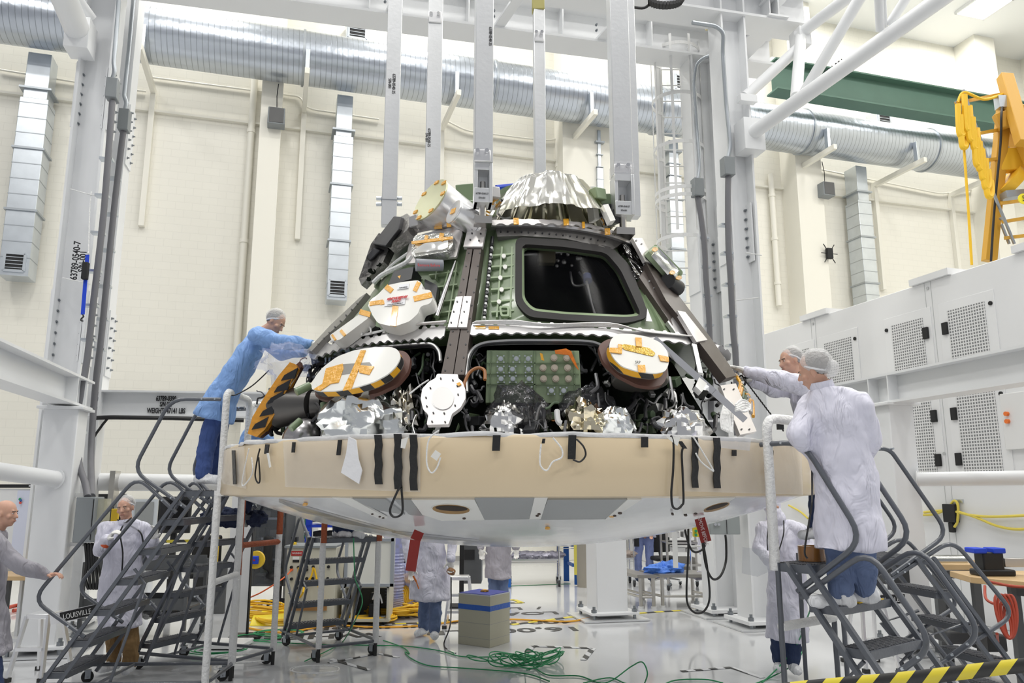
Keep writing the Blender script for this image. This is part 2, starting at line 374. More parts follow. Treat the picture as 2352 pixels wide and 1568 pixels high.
for k, pts in enumerate([[(0, 160), (195, 192)], [(290, 205), (335, 210)], [(350, 178), (600, 210), (690, 222), (700, 244), (720, 252), (870, 274)],
                         [(1025, 277), (1070, 300), (1210, 318), (1270, 323), (1300, 305), (1392, 315)], [(1800, 388), (1830, 378), (2160, 445), (2280, 430)]]):
    b = M(); b.tube(fillet([W(u, v, WT - .06) for u, v in pts], .2), .028, 8)
    tag(b.done('wall_conduit', creamp), 'thin cream conduit run across the back wall below the round duct', 'conduit', 'cream conduits on the back wall')
for (u, va, vb) in ((585, 180, 960), (1283, 330, 640), (1770, 400, 700)):
    p0, p1 = W(u, va, WT - .15), W(u - (784 - va) * .02, vb, WT - .15); p1 = V((p0.x, p0.y, p1.z))
    b = M(); b.cyl(p0, p1, .09, n=20)
    for k in range(3): q = p0.lerp(p1, (k + .5) / 3); b.cyl(q - V((0, 0, .05)), q + V((0, 0, .05)), .11, n=20)
    tag(b.done('wall_pipe', creamp), 'cream vertical drain pipe with couplings on the back wall', 'pipe', 'cream drain pipes')
# green crane girder
p0, p1 = W(1770, 150, 18.6), W(2700, 331, 18.6); p1.z = p0.z = W(2100, 232, 18.6).z
r2 = thing('crane_girder', 'long dark green steel crane girder high on the back wall', 'girder', (p0 + p1) / 2)
b = M(); b.ibeam(p0, p1, .55, 1.0, .05, .03); b.done('girder_beam', mat('crane_green', (.09, .18, .135), .5, var=(2, .1)), r2)
b = M(); b.bar(p0 + V((0, 0, .56)), p1 + V((0, 0, .56)), .16, .12); b.done('rail', galv, r2)
# small upper service platform rail (cream tubes, top centre)
p = P(1700, 30, 12.0)
r2 = thing('roof_handrail', 'short yellow-cream tubular handrail on top of the white gantry beam', 'railing', p)
for dx in (-.55, 0, .5):
    b = M(); b.tube([p + V((dx, .1, -.25)), p + V((dx, .1, .6))], .025); b.done('post', mat('rail_cream', (.8, .7, .4), .4), r2)
for h in (.1, .55):
    b = M(); b.tube([p + V((-1.0, .0, h)), p + V((.55, .12, h))], .022); b.done('rail', MATS['rail_cream'], r2)
# ================================================================ WHITE FILTER WALL (right)
FS = 9.4; FH = 4.95
r2w = M(); rbox(r2w, FS, FS + .5, 1.5, WT, 0, FH); pw = struct(r2w, 'wall_filter_room', mat('filter_white', (.84, .845, .85), .4), bev=.01)
seamm = mat('seam_grey', (.55, .56, .56), .6)
def wf(u, v): return WS(u, v, FS)
tv = lambda u: wf(u, 900).dot(E2)
meshm = mat('vent_mesh', (.42, .43, .43), .6)
nt = meshm.node_tree; N = nt.nodes.new; L = nt.links.new; pb = nt.nodes['Principled BSDF']
tc = N('ShaderNodeTexCoord'); br = N('ShaderNodeTexBrick'); mp = N('ShaderNodeMapping'); mp.inputs['Rotation'].default_value = (0, 0, 0)
vm = N('ShaderNodeVectorMath'); vm.operation = 'DOT_PRODUCT'; vm.inputs[1].default_value = tuple(E2); L(tc.outputs['Object'], vm.inputs[0])
cz = N('ShaderNodeSeparateXYZ'); L(tc.outputs['Object'], cz.inputs[0]); cb = N('ShaderNodeCombineXYZ'); L(vm.outputs['Value'], cb.inputs[0]); L(cz.outputs[2], cb.inputs[1])
L(cb.outputs[0], br.inputs['Vector']); br.offset = 0; br.inputs['Scale'].default_value = 1; br.inputs['Brick Width'].default_value = .045; br.inputs['Row Height'].default_value = .045
br.inputs['Mortar Size'].default_value = .0085; br.inputs['Mortar Smooth'].default_value = 0
for k, c in (('Color1', (.22, .225, .23)), ('Color2', (.22, .225, .23)), ('Mortar', (.8, .8, .8))): br.inputs[k].default_value = (*c, 1)
L(br.outputs['Color'], pb.inputs['Base Color'])
# vents: (u left, u right, v top at left, v bottom) measured; rows upper/lower share bays
vents = [(1835, 1866, 808, 900), (1903, 1966, 790, 935), (2062, 2137, 745, 1088), (2196, 2286, 708, 1084)]
rows = [(2.62, 3.98), (1.2, 2.45)]
for (ua, ub, vt, vb) in vents:
    t0, t1 = sorted((tv(ua), tv(ub)))
    for ri, (za, zb) in enumerate(((3.40, 4.42), (2.06, 3.16))):
        c = R(FS, (t0 + t1) / 2, za)
        side = 'upper' if ri == 0 else 'lower'
        idx = vents.index((ua, ub, vt, vb))
        r3 = thing('filter_door', '%s grey mesh vent door in white filter wall, %s from the capsule' % (side, ('first', 'second', 'third', 'fourth')[idx]), 'vent', c, 'vent doors of the white filter wall')
        b = M(); rbox(b, FS - .012, FS + .01, t0 - .16, t1 + .16, za - .16, zb + .14); b.done('door_panel', mat('filter_door_white', (.86, .865, .87), .35), r3, bev=.004)
        b = M(); rbox(b, FS - .02, FS - .011, t0, t1, za, zb); b.done('mesh', meshm, r3)
        for zz in (zb - .25, za + .2):
            b = M(); tt = (t0 - .05) if idx % 2 else (t1 + .05)
            rbox(b, FS - .05, FS - .011, (t1 + .05 if idx % 2 else t0 - .05) - .05, (t1 + .05 if idx % 2 else t0 - .05) + .05, zz - .09, zz + .09); b.done('hinge', blackm, r3, bev=.008)
        b = M(); q = R(FS - .01, (t0 - .1) if idx % 2 else (t1 + .1), zb - .05); b.cyl(q, q - E1 * .02, .03, n=16); b.done('lock', blackm, r3)
for u in (1879, 2155, 2420):
    t = tv(u); b = M()
    for k in (-.06, .06): rbox(b, FS - .004, FS, t + k - .004, t + k + .004, 0, FH)
    for z in (FH - .1, FH - 1.4, FH - 2.6, FH - 3.6): q = R(FS - .003, t, z); b.cyl(q, q - E1 * .01, .025, n=12)
    struct(b, 'trim_filter_seam', seamm)
    b = M(); rbox(b, FS - .06, FS + .3, t - .45, t + .3, FH, FH + .1); struct(b, 'trim_filter_cap', MATS['filter_white'])
p = wf(2352, 965); r3 = thing('control_box', 'white wall control box with two orange buttons on filter wall', 'control panel', p)
b = M(); b.box(p, (.12, .55, .75), PHI); b.done('housing', white, r3, bev=.01)
for dzz, c in ((.1, 0), (-.0, 0)):
    b = M(); q = p - E1 * .06 + E2 * .18 + V((0, 0, dzz)); b.cyl(q, q - E1 * .04, .03, n=16); b.done('button', mat('orange_button', (.9, .2, .03), .4), r3)
# ================================================================ GANTRY
def hcol(b, base, top, w, ang, tf=.03):
    c = V((cos(ang), sin(ang), 0)); d = V((-sin(ang), cos(ang), 0)); base, top = V(base), V(top); L_ = top.z - base.z; m_ = (base + top) / 2
    for k in (-1, 1): b.box(m_ + d * (k * (w / 2 - tf / 2)), (w, tf, L_), ang)
    b.box(m_, (.03, w - 2 * tf, L_), ang); return b
GA = radians(13)
g1 = V((cos(GA), sin(GA), 0)); g2 = V((-sin(GA), cos(GA), 0))
def bolts(parent, pts, dirn, r=.022, l=.05):
    dirn = V(dirn)
    for q in pts:
        b = M(); b.cyl(q, V(q) + dirn * l * .5, r, n=6); b.cyl(V(q) + dirn * l * .4, V(q) + dirn * l, r * .6, n=8); b.done('bolt', boltm, parent)
cols = {}
def column(key, label, x, y, ztop, w, zs=()):
    base = V((x, y, 0)); r_ = thing('gantry_column', label, 'steel column', base, 'tall white gantry columns'); cols[key] = (base, r_)
    b = M(); b.add([], []); hcol(b, base, base + V((0, 0, ztop)), w, GA + pi / 2); b.done('h_section', wbeam, r_)
    b = M(); b.box(base + V((0, 0, .09)), (w + .28, w + .28, .05), GA); b.done('base_plate', wbeam, r_, bev=.005)
    b = M(); b.box(base + V((0, 0, .012)), (w + .55, w + .45, .02), GA); b.done('shim_plate', alu, r_)
    for i in (-1, 1):
        for j in (-1, 1):
            q = base + g1 * (i * (w / 2 + .07)) + g2 * (j * (w / 2 + .07)); b = M(); b.cyl(q + V((0, 0, .02)), q + V((0, 0, .2)), .022, n=8); b.cyl(q + V((0, 0, .115)), q + V((0, 0, .16)), .04, n=6); b.done('anchor_bolt', boltm, r_)
    for z in zs:
        for k in (-1, 1):
            q = base - g2 * 0 + g1 * (k * (w / 2 + .01)); b = M(); b.box(q + V((0, 0, z)), (.02, w * .9, .95), GA); b.done('splice_plate', wbeam, r_)
        b = M(); b.box(base + V((0, 0, z)) + g1 * (w / 2 - .06) - g2 * .02, (.02, w * .7, .9), GA); b.done('splice_plate', wbeam, r_)
        for j in (-1, 1):
            pts = [base + g1 * (w / 2 - .0) + g1 * .01 - g1 * 0 + g2 * (j * w * .28) + V((0, 0, z - .36 + .145 * i)) for i in range(6)]
            bolts(r_, pts, g1, .02, .045)
            pts = [base + g1 * (-w / 2 + .03) - g2 * (0.02) + V((0, 0, z - .36 + .145 * i)) for i in range(6)]
            if j > 0: bolts(r_, [q - g2 * .0 for q in pts], -g2, .02, .05); bolts(r_, [q + g1 * (w - .12) for q in pts], -g2, .02, .05)
    return r_
cLF = P(163, 771, 10.1); cLB = P(222, 771, 11.2)
column('lf', 'tall white steel gantry column beside the whiteboard carrying painted part number', cLF.x, cLF.y, 13.5, .42, (3.9, 7.1))
column('lb', 'tall white steel gantry column with grey conduits at the end of the painted weight beam', cLB.x, cLB.y, 13.5, .36, (3.9, 7.1))
cRN = F(1745, 1437); cRF = F(1660, 1410)
column('rn', 'tall white gantry column standing nearer of the pair right of the capsule', cRN.x, cRN.y, 9.6, .42, (5.6,))
column('rf', 'tall white gantry column standing behind its twin, next to the caged ladder', cRF.x, cRF.y, 9.2, .42, (5.4,))
# overhead girders
zb = 9.1
def girder(name, label, c, w, h, zbot, a, bb):
    r_ = thing('gantry_girder', label, 'girder', c, None)
    p0 = V((c.x, c.y, zbot + h / 2)) - g1 * a; p1 = V((c.x, c.y, zbot + h / 2)) + g1 * bb
    b = M(); b.ibeam(p0, p1, w, h, .04, .025); b.done('girder_beam', wbeam, r_)
    k = 0; Lx = a + bb; n = int(Lx / 1.6)
    for k in range(n + 1):
        q = p0.lerp(p1, (k + .5) / (n + 1)); b = M(); b.box(q - g2 * (w / 4 + .006), (.02, w / 2 - .01, h - .08), GA); b.done('stiffener', wbeam, r_)
    return r_, p0, p1
rn_, q0, q1 = girder('near', 'near white overhead girder with black cable chain, above the columns', cRN, .5, .62, 9.1, 14, 1.4)
rf_, q2, q3 = girder('far', 'far white overhead girder crossing in front of the round duct', cRF + V((0, 0, 0)), .5, .62, 9.0, 14, 1.4)
r_ = thing('gantry_end_beam', 'white end beam tying both overhead girders above the right columns', 'girder', cRN + V((0, 0, 9.8)))
b = M(); c0 = V((cRN.x, cRN.y, 9.86)) + g1 * .3 - g2 * .6; b.ibeam(c0, c0 + g2 * 2.4, .4, .28, .03, .02); b.done('beam', wbeam, r_)
b = M(); b.box(c0 + V((0, 0, .17)) - g1 * 1.3 + g2 * .0, (3.6, .55, .03), GA); b.done('deck_plate', wbeam, r_)
b = M(); c1_ = V((cRN.x, cRN.y, 9.3)) + g1 * .75; b.ibeam(c1_ - g2 * .3, c1_ + g2 * 1.4, .35, .35, .03, .02); b.done('cross_beam', wbeam, r_)
for i, k in enumerate((1.6, 3.3, 5.0, 6.7, 8.4)):
    qa = V((cRN.x, cRN.y, 9.14)) - g1 * k; qb = V((cRF.x, cRF.y, 9.04)) - g1 * (k + 0)
    r_ = thing('cross_brace', 'white diagonal tie between the two overhead girders', 'brace', qa, 'ties between the overhead girders')
    b = M(); b.bar(qa, qb - g1 * .25, .16, .05); b.done('tie', wbeam, r_, bev=.005); bolts(r_, [qb - g1 * .3 - g2 * .28 + V((0, 0, .12 + .1 * j)) for j in range(2)], -g2)
# horizontal painted beams at 3 m
r_ = thing('weight_beam', 'white horizontal gantry beam painted with weight 47141 LBS', 'girder', cLB + V((0, 0, -cLB.z + 3)))
pL = P(214, 925, 11.2); pR = P(1745, 975, 12.2); pR.z = pL.z = 3.03
b = M(); b.ibeam(pL, pR, .3, .37, .025, .018); b.done('beam', wbeam, r_)
dd = (pR - pL).normalized(); fwd = V((dd.y, -dd.x, 0))
for s_, uu, vv, sz in (('63789-0390', 383, 916, .105), ('S/N 001', 383, 929, .095), ('WEIGHT  47141 LBS', 383, 944, .11)):
    q = P(uu, vv, 11.3); t_ = (q - pL).dot(dd); q = pL + dd * t_ + V((0, 0, q.z - 3.03)) + fwd * .03
    text(s_, q, dd, (0, 0, 1), sz * .95, ink, r_, bold=.004, xs=.58)
bolts(r_, [pL + dd * .08 + V((0, 0, h)) + fwd * .015 for h in (-.07, .07)], fwd, .028)
# stub posts and side beams (left and right, running towards the viewer)
def post(label, base, w, ztop):
    r_ = thing('short_post', label, 'steel column', base)
    b = M(); b.box(base + V((0, 0, ztop / 2 + .05)), (w, w, ztop), GA); b.done('tube', wbeam, r_, bev=.012)
    for z, k in ((ztop + .06, .12), (.1, .25)):
        b = M(); b.box(base + V((0, 0, z)), (w + k, w + k, .035), GA); b.done('plate', wbeam, r_, bev=.005)
    b = M(); b.box(base + V((0, 0, .015)), (w + .5, w + .4, .02), GA); b.done('shim_plate', alu, r_)
    for i in (-1, 1):
        for j in (-1, 1):
            q = base + g1 * (i * (w / 2 + .07)) + g2 * (j * (w / 2 + .07)); b = M(); b.cyl(q + V((0, 0, .02)), q + V((0, 0, .2)), .022, n=8); b.cyl(q + V((0, 0, .12)), q + V((0, 0, .16)), .04, n=6); b.done('anchor_bolt', boltm, r_)
    return r_
bl = F(94, 1500); post('short thick white post below the side beam, next to the bald man', bl, .38, 2.72)
brp = F(2097, 1495); post('short thick white post under the side beam, behind the right stairs', brp, .34, 2.78)
mid = F(1395, 1418); post('square white post with bolted base plate standing beneath the heat shield', mid, .47, 1.62)
def sidebeam(label, c, zmid, back, front, h=.36):
    r_ = thing('side_beam', label, 'girder', V((c.x, c.y, zmid)))
    p0, p1 = V((c.x, c.y, zmid)) + g2 * back, V((c.x, c.y, zmid)) - g2 * front
    b = M(); b.ibeam(p0, p1, .3, h, .028, .018); b.done('beam', wbeam, r_)
    for k in (-.15, .2):
        b = M(); b.box(V((c.x, c.y, zmid)) + g2 * k + g1 * 0, (.29, .018, h - .05), GA); b.done('stiffener', wbeam, r_)
    return r_
sidebeam('white side beam running from the left gantry column over the thick post', bl, 3.0, .5, 6)
sidebeam('white side beam crossing in front of the filter wall mesh doors', brp, 3.03, 1.7, 6.5)
def rail(label, p0, p1, r, m=None):
    r_ = thing('round_brace', label, 'pipe', p0); b = M(); b.cyl(p0, p1, r, n=24); b.done('tube', m or wbeam, r_)
    b = M(); b.cyl(V(p1).lerp(p0, .004), p1, r * 1.25, n=24); b.done('collar', m or wbeam, r_); return r_
rail('white horizontal round pipe in front of the whiteboard', P(-60, 1074, 8.2), P(128, 1100, 9.3), .095)
rail('white horizontal round pipe low across the filter wall, right of the post', P(2420, 1096, 8.6), P(2108, 1100, 9.4), .08)
r_ = rail('white insulated pipe with steel clamp behind the left stairs', P(222, 1106, 11.4), P(560, 1110, 12.6), .125)
q = P(268, 1106, 11.45); b = M(); b.box(q - V((0, .06, .1)), (.07, .3, .5), GA); b.done('clamp', steel, r_)
# trusses of round tube
def truss(label, segs, plates=()):
    r_ = thing('tube_truss', label, 'truss', P(*segs[0][0]))
    for (a, c, r) in segs: b = M(); b.cyl(P(*a), P(*c), r, n=20); b.done('tube', wbeam, r_)
    for (c, d) in plates: b = M(); b.box(P(*c), d, GA); b.done('end_plate', wbeam, r_, bev=.005)
    return r_
ra = truss('white tubular truss reaching out to the upper right from the right gantry column',
      [((1728, 306, 11.0), (2230, -52, 8.4), .105), ((1832, 82, 11.4), (1960, -15, 10.6), .09), ((1840, 74, 11.4), (1829, 222, 10.6), .085), ((1848, 212, 10.5), (1990, -30, 9.6), .08),
       ((2022, 70, 9.3), (2018, -15, 9.0), .055), ((2033, 62, 9.3), (2029, -15, 9.0), .03), ((2042, 58, 9.3), (2092, -20, 9.0), .06), ((1832, 112, 11.3), (1712, 222, 11.2), .085)],
      [((1722, 316, 11.1), (.34, .3, .5)), ((1716, 228, 11.1), (.28, .12, .12)), ((1838, 92, 11.4), (.2, .3, .3))])
d_ = ray(1900, 170); q = P(1912, 165, 9.97); xd = (P(1950, 148, 9.85) - P(1890, 191, 10.15)); 
text('S/N-001', q - V((.02, .12, 0)), xd, (0, -.15, 1), .11, ink, ra, bold=.003)
truss('white tubular brace at the upper left meeting the bracket on the column', [((176, 66, 9.6), (125, -60, 8.6), .16), ((212, 42, 9.8), (160, -30, 9.4), .06)],
      [((185, 88, 9.75), (.3, .35, .45))])
# painted numbers on the left column
lf = cols['lf'][1]; q = P(174, 598, 9.83)
text('63789-0540-7', q, (0, 0, 1), (-1, -.2, 0), .115, ink, lf, bold=.003, xs=.8)
text('S/N-001', P(190, 600, 9.83), (0, 0, 1), (-1, -.2, 0), .11, ink, lf, bold=.003)
lbk = cols['lb'][1]
text('S/N-001', P(224, 640, 10.95), (0, 0, 1), (-1, -.2, 0), .11, ink, lbk, bold=.002)
# conduits and grey junction boxes on columns
def conduit(label, pts, r, boxc, bw, clips, m=condg, upper=None):
    r_ = thing('conduit', label, 'conduit', P(*pts[0]))
    b = M(); b.tube(spline([P(*p) for p in pts], 5), r, 10); b.done('cable', m, r_)
    if boxc: 
        b = M(); b.box(P(*boxc), bw, GA); b.done('junction_box', boxgrey, r_, bev=.008)
    if upper: b = M(); b.tube(fillet([P(*p) for p in upper], .1), r * .7, 10); b.done('steel_conduit', galvd, r_)
    for c in clips:
        q = P(*c); b = M(); b.box(q + V((-.03, .05, 0)), (.16, .12, .03), GA); b.done('clip', galv, r_)
conduit('grey cable down the left gantry column from the upper junction box', [(258, 232, 9.7), (250, 340, 9.7), (237, 500, 9.7), (214, 700, 9.7), (202, 810, 9.7), (192, 880, 9.7), (183, 980, 9.7), (181, 1060, 9.6), (196, 1110, 9.5), (201, 1140, 9.4)], .04, (259, 206, 9.7), (.14, .16, .28),
        [(246, 363, 9.72), (236, 447, 9.72), (227, 533, 9.72), (218, 621, 9.72), (211, 700, 9.72), (204, 779, 9.72), (181, 992, 9.72)], upper=[(258, 182, 9.7), (264, 165, 9.7), (261, 145, 9.7), (271, 30, 9.7), (274, -20, 9.7)])
conduit('grey cable down the left gantry column pair from the lower junction box', [(284, 300, 10.7), (277, 350, 10.7), (262, 480, 10.7), (246, 640, 10.7), (232, 780, 10.7), (222, 860, 10.7), (214, 950, 10.7), (209, 1050, 10.5), (211, 1140, 9.6)], .042, (286, 278, 10.7), (.14, .18, .32),
        [(264, 407, 10.72), (257, 490, 10.72), (250, 573, 10.72), (242, 656, 10.72), (235, 731, 10.72), (228, 801, 10.72)], upper=[(287, 255, 10.7), (291, 235, 10.7), (285, 222, 10.7), (296, 115, 10.7), (308, -20, 10.7)])
conduit('grey cable with junction box on the far right gantry column', [(1603, 452, 12.1), (1612, 510, 12.1), (1618, 560, 12.1), (1622, 640, 12.1), (1630, 760, 12.1), (1634, 1000, 12.1)], .045, (1602, 432, 12.1), (.17, .16, .3),
        [(1621, 545, 12.12), (1625, 612, 12.12), (1628, 678, 12.12), (1632, 746, 12.12)], upper=[(1603, 414, 12.1), (1608, 385, 12.1), (1602, 300, 12.1), (1594, 190, 12.0), (1600, 145, 11.9), (1625, 128, 11.8), (1650, 130, 11.6)])
conduit('grey cable with junction box on the near right gantry column', [(1673, 402, 11.0), (1672, 450, 11.0), (1673, 560, 11.0), (1678, 640, 11.0), (1684, 760, 11.0), (1690, 830, 11.0), (1693, 1000, 11.0)], .045, (1671, 384, 11.0), (.17, .16, .28),
        [(1671, 515, 11.02), (1676, 580, 11.02), (1680, 652, 11.02), (1684, 725, 11.02), (1688, 792, 11.02)], upper=[(1672, 366, 11.0), (1678, 335, 11.0), (1668, 240, 11.0), (1660, 118, 10.9), (1662, 75, 10.8), (1645, 60, 10.8), (1590, 52, 10.7)])
# string ties on columns
for pts in (((162, 434, 9.8), (200, 445, 9.7), (233, 452, 9.9)), ((144, 638, 9.8), (190, 648, 9.7), (207, 652, 9.9)), ((1712, 580, 11.0), (1750, 586, 10.9)), ((1690, 690, 11.0), (1744, 683, 10.9))):
    b = M(); b.tube(spline([P(*p) for p in pts], 4), .008, 6); tag(b.done('string', wrapw), 'thin white string tied round a gantry column', 'string', 'white strings on the gantry columns')
r_ = thing('ratchet_strap', 'bright blue ratchet strap hanging on the left gantry column', 'strap', P(190, 730, 9.55))
b = M(); b.bar(P(201, 585, 9.6), P(190, 722, 9.55), .045, .012, (0, 1, 0)); b.done('webbing', mat('strap_blue', (.01, .06, .62), .5), r_)
b = M(); b.box(P(196, 622, 9.55), (.07, .07, .22), .1); b.done('ratchet', blackm, r_, bev=.01)
b = M(); b.tube(spline([P(190, 722, 9.55), P(192, 727, 9.55), P(187, 731, 9.55), P(186, 736, 9.55), P(191, 737, 9.55)], 5), .008, 6); b.done('hook', blackm, r_)
b = M(); b.tube([P(203, 582, 9.6), P(206, 480, 9.7), P(210, 440, 9.75)], .008, 6); b.done('string', wrapw, r_)
# caged ladder
r_ = thing('caged_ladder', 'white caged access ladder rising beside the right gantry columns', 'ladder', F(1580, 1400))
LY = 12.9
A0, A1 = P(1512, 200, LY), P(1572, 200, LY)
cx, cy = (A0.x + A1.x) / 2, (A0.y + A1.y) / 2
ztop = P(1540, 130, LY).z; wl = .24
for k in (-1, 1):
    b = M(); b.box((cx + k * wl + .0, cy, (ztop + .55) / 2), (.035, .075, ztop - .55), 0)if False else b.box((cx + k * wl, cy, (ztop + .62) / 2), (.075, .035, ztop - .62)); b.done('side_rail', white, r_)
zz = .95
while zz < ztop:
    b = M(); b.cyl((cx - wl, cy, zz), (cx + wl, cy, zz), .012, n=8); b.done('rung', white, r_); zz += .305
def hoop(z, rr=.36):
    return [(cx - .1 + (rr) * cos(a) - 0.02, cy - .32 + rr * 1.0 * sin(a), z) for a in [radians(40) - radians(260) * k / 20 + 0 for k in range(21)]]
for v in (133, 243, 352, 453, 470, 560):
    z = P(1520, v, LY - .3).z; b = M()
    pts = [V((cx + .42 * cos(a), cy + .0 - .38 + .42 * sin(a), z)) for a in [radians(65) + radians(-310) * k / 28 for k in range(29)]]
    for i in range(28): b.bar(pts[i], pts[i + 1], .012, .06)
    b.done('cage_hoop', white, r_)
for a in [radians(65) + radians(-310) * k / 7 for k in range(8)]:
    q = V((cx + .42 * cos(a), cy - .38 + .42 * sin(a), 0)); b = M(); b.box((q.x, q.y, (P(1520, 133, LY).z + P(1520, 560, LY).z) / 2), (.045, .012, P(1520, 133, LY).z - P(1520, 560, LY).z), a + pi / 2); b.done('cage_bar', white, r_)
for v in (348, 558, 619):
    q = P(1545, v, LY); b = M(); b.bar((cx + wl, cy, q.z), (cRF.x, cRF.y, q.z - .05), .06, .12); b.done('bracket', white, r_)
b = M(); b.bar((cx - wl, cy, 1.25), (cx + wl + .6, cy - .1, 1.25), .04, .13); b.done('foot_brace', white, r_)
b = M(); b.bar((cx + wl, cy, .5), (cx + wl + .55, cy - .2, .9), .04, .08); b.done('foot_brace', white, r_)
# black cable chain
r_ = thing('cable_chain', 'black cable drag chain looped on the near overhead girder', 'cable', P(1530, 5, 10.0))
b = M(); 
for k in range(14):
    a = radians(200 + k * 140 / 13); q = P(1530, 0, 9.9) + V((.24 * cos(a), .05, .1 * sin(a) + .05)); b.box(q, (.04, .12, .05), -.2 + k * .03)
b.done('links', black, r_)
b = M(); b.tube(spline([P(1500, 2, 10), P(1480, 18, 10), P(1452, 16, 10.1)], 5), .02); b.done('cable', black, r_)
# ================================================================ YELLOW HOIST (upper right)
r_ = thing('crane_trolley', 'orange-yellow crane trolley frame with hanging yellow cables at the right edge', 'crane', P(2290, 590, 13))
am = mat('crane_amber', (.62, .33, .03), .45)
HY = 13.0
for (a, c, w) in (((2308, 175, HY), (2352, 330, HY - .5), .22), ((2306, 250, HY), (2272, 600, HY + .2), .2), ((2322, 260, HY), (2400, 440, HY - .4), .2)):
    b = M(); b.bar(P(*a), P(*c), w, w * .8, (0, 1, 0)); b.done('leg', am, r_, bev=.01)
b = M(); b.bar(P(2288, 282, HY - .1), P(2360, 258, HY - .2), .14, .3, (0, 0, 1)); b.done('yoke', am, r_, bev=.02)
b = M(); b.bar(P(2290, 370, HY + .1), P(2380, 365, HY), .2, .42); b.done('box', mat('crane_yellow', (.85, .5, .03), .45), r_, bev=.02)
b = M(); b.bar(P(2318, 320, HY + .25), P(2335, 300, HY + .25), .3, .5); b.done('plate', am, r_)
for (a, c) in (((2195, 237, HY - .3), (2302, 216, HY)), ((2240, 308, HY - .2), (2300, 297, HY)), ((2265, 368, HY), (2290, 365, HY)), ((2298, 467, HY), (2352, 460, HY - .2)), ((2300, 510, HY), (2360, 500, HY - .2)), ((2306, 547, HY), (2362, 540, HY - .2))):
    b = M(); b.bar(P(*a), P(*c), .05, .05); b.done('arm', am, r_)
for (a, c) in (((2195, 232, HY - .3), (2330, 560, HY - .1)), ((2212, 206, HY - .3), (2268, 365, HY - .2)), ((2300, 515, HY), (2318, 560, HY)), ((2296, 500, HY), (2302, 505, HY))):
    b = M(); b.bar(P(*a), P(*c), .035, .035, (0, 1, 0)); b.done('track', galvd, r_)
for i, (u, v, L2_) in enumerate(((2200, 240, 60), (2206, 265, 62), (2215, 218, 70), (2222, 245, 66), (2232, 270, 60), (2238, 300, 68), (2244, 318, 60), (2252, 340, 60), (2258, 365, 56), (2264, 390, 50))):
    b = M(); b.tube(spline([P(u, v, HY - .35), P(u + 3, v + L2_, HY - .35), P(u + 9, v + L2_ + 12, HY - .35), P(u + 14, v + L2_, HY - .3), P(u + 12, v + 26, HY - .25)], 5), .05, 8); b.done('festoon_cable', yellowc, r_)
b = M(); b.tube(spline([P(2200, 236, HY - .3), P(2214, 212, HY - .3), P(2260, 228, HY - .3), P(2304, 216, HY - .1)], 6), .025, 8); b.done('festoon_cable', yellowc, r_)
b = M(); b.tube([P(2214, 340, HY - .3), P(2224, 480, HY - .3), P(2232, 608, HY - .3)], .022, 8); b.done('festoon_cable', yellowc, r_)
b = M(); b.box(P(2302, 236, HY - .15), (.2, .15, .22)); b.done('junction_box', galv, r_)
b = M(); b.tube(spline([P(2302, 245, HY - .2), P(2300, 265, HY - .3), P(2298, 330, HY - .2), P(2284, 480, HY - .1), P(2276, 600, HY)], 5), .02, 6); b.done('cable', black, r_)
b = M(); b.cyl(P(2312, 412, HY + .1), P(2330, 425, HY + .1), .3, n=24); b.done('drum', MATS['crane_yellow'], r_)
b = M(); b.bar(P(2300, 452, HY), P(2370, 446, HY), .3, .12); b.done('deck', galvd, r_)
q = P(2350, 457, HY - .6); b = M(); b.cyl(q, q + V((0, -.02, 0)), .09, n=20); b.done('number_sign', mat('sign_yellow', (.9, .75, .03), .4), r_)
text('5', q + V((-.01, -.03, 0)), (1, 0, 0), (0, 0, 1), .13, ink, r_)
# ================================================================ THE CAPSULE
AX, AY = .045, 7.26
def rc(z): return 2.35 - .637 * (z - 2.14)
def on_cone(u, v, off=0.0):
    d = ray(u, v); k = .637; A0 = 2.35 + off - .637 * (CAMH - 2.14)
    # |(t dx-AX, t dy-AY)| = A0 - k t dz
    a = d.x ** 2 + d.y ** 2 - (k * d.z) ** 2; b = -2 * (d.x * AX + d.y * AY) + 2 * A0 * k * d.z; c = AX ** 2 + AY ** 2 - A0 ** 2
    D = b * b - 4 * a * c
    t = (-b - sqrt(max(D, 0))) / (2 * a); return O + d * t
def n_cone(p): q = V((p.x - AX, p.y - AY, 0)).normalized(); return (q + V((0, 0, .637))).normalized()
RIM = 2.51
def on_cyl(u, v, off=0.0, r=RIM):
    d = ray(u, v); r = r + off; a = d.x ** 2 + d.y ** 2; b = -2 * (d.x * AX + d.y * AY); c = AX ** 2 + AY ** 2 - r * r
    D = max(b * b - 4 * a * c, 0); return O + d * ((-b - sqrt(D)) / (2 * a))
def n_cyl(p): return V((p.x - AX, p.y - AY, 0)).normalized()
SZ, SR = 1.338, 6.9
SCN = V((AX, AY, SZ + SR))
def on_sph(u, v, off=0.0):
    d = ray(u, v); q = O - SCN; r = SR + off; a = d.dot(d); b = 2 * d.dot(q); c = q.dot(q) - r * r
    D = max(b * b - 4 * a * c, 0); return O + d * ((-b - sqrt(D)) / (2 * a))
def n_sph(p): return (p - SCN).normalized()
def mkplane(Y):
    return (lambda u, v, off=0.0: P(u, v, Y - off)), (lambda p: V((0, -1, 0)))
def fil2(poly, rad, n=4):
    out = []; m = len(poly)
    for i in range(m):
        a, b, c = V((*poly[i - 1], 0)), V((*poly[i], 0)), V((*poly[(i + 1) % m], 0)); d1, d2 = a - b, c - b
        r = min(rad, d1.length * .48, d2.length * .48); p0, p2 = b + d1.normalized() * r, b + d2.normalized() * r
        for k in range(n + 1):
            t = k / n; q = p0 * (1 - t) ** 2 + b * 2 * t * (1 - t) + p2 * t * t; out.append((q.x, q.y))
    return out
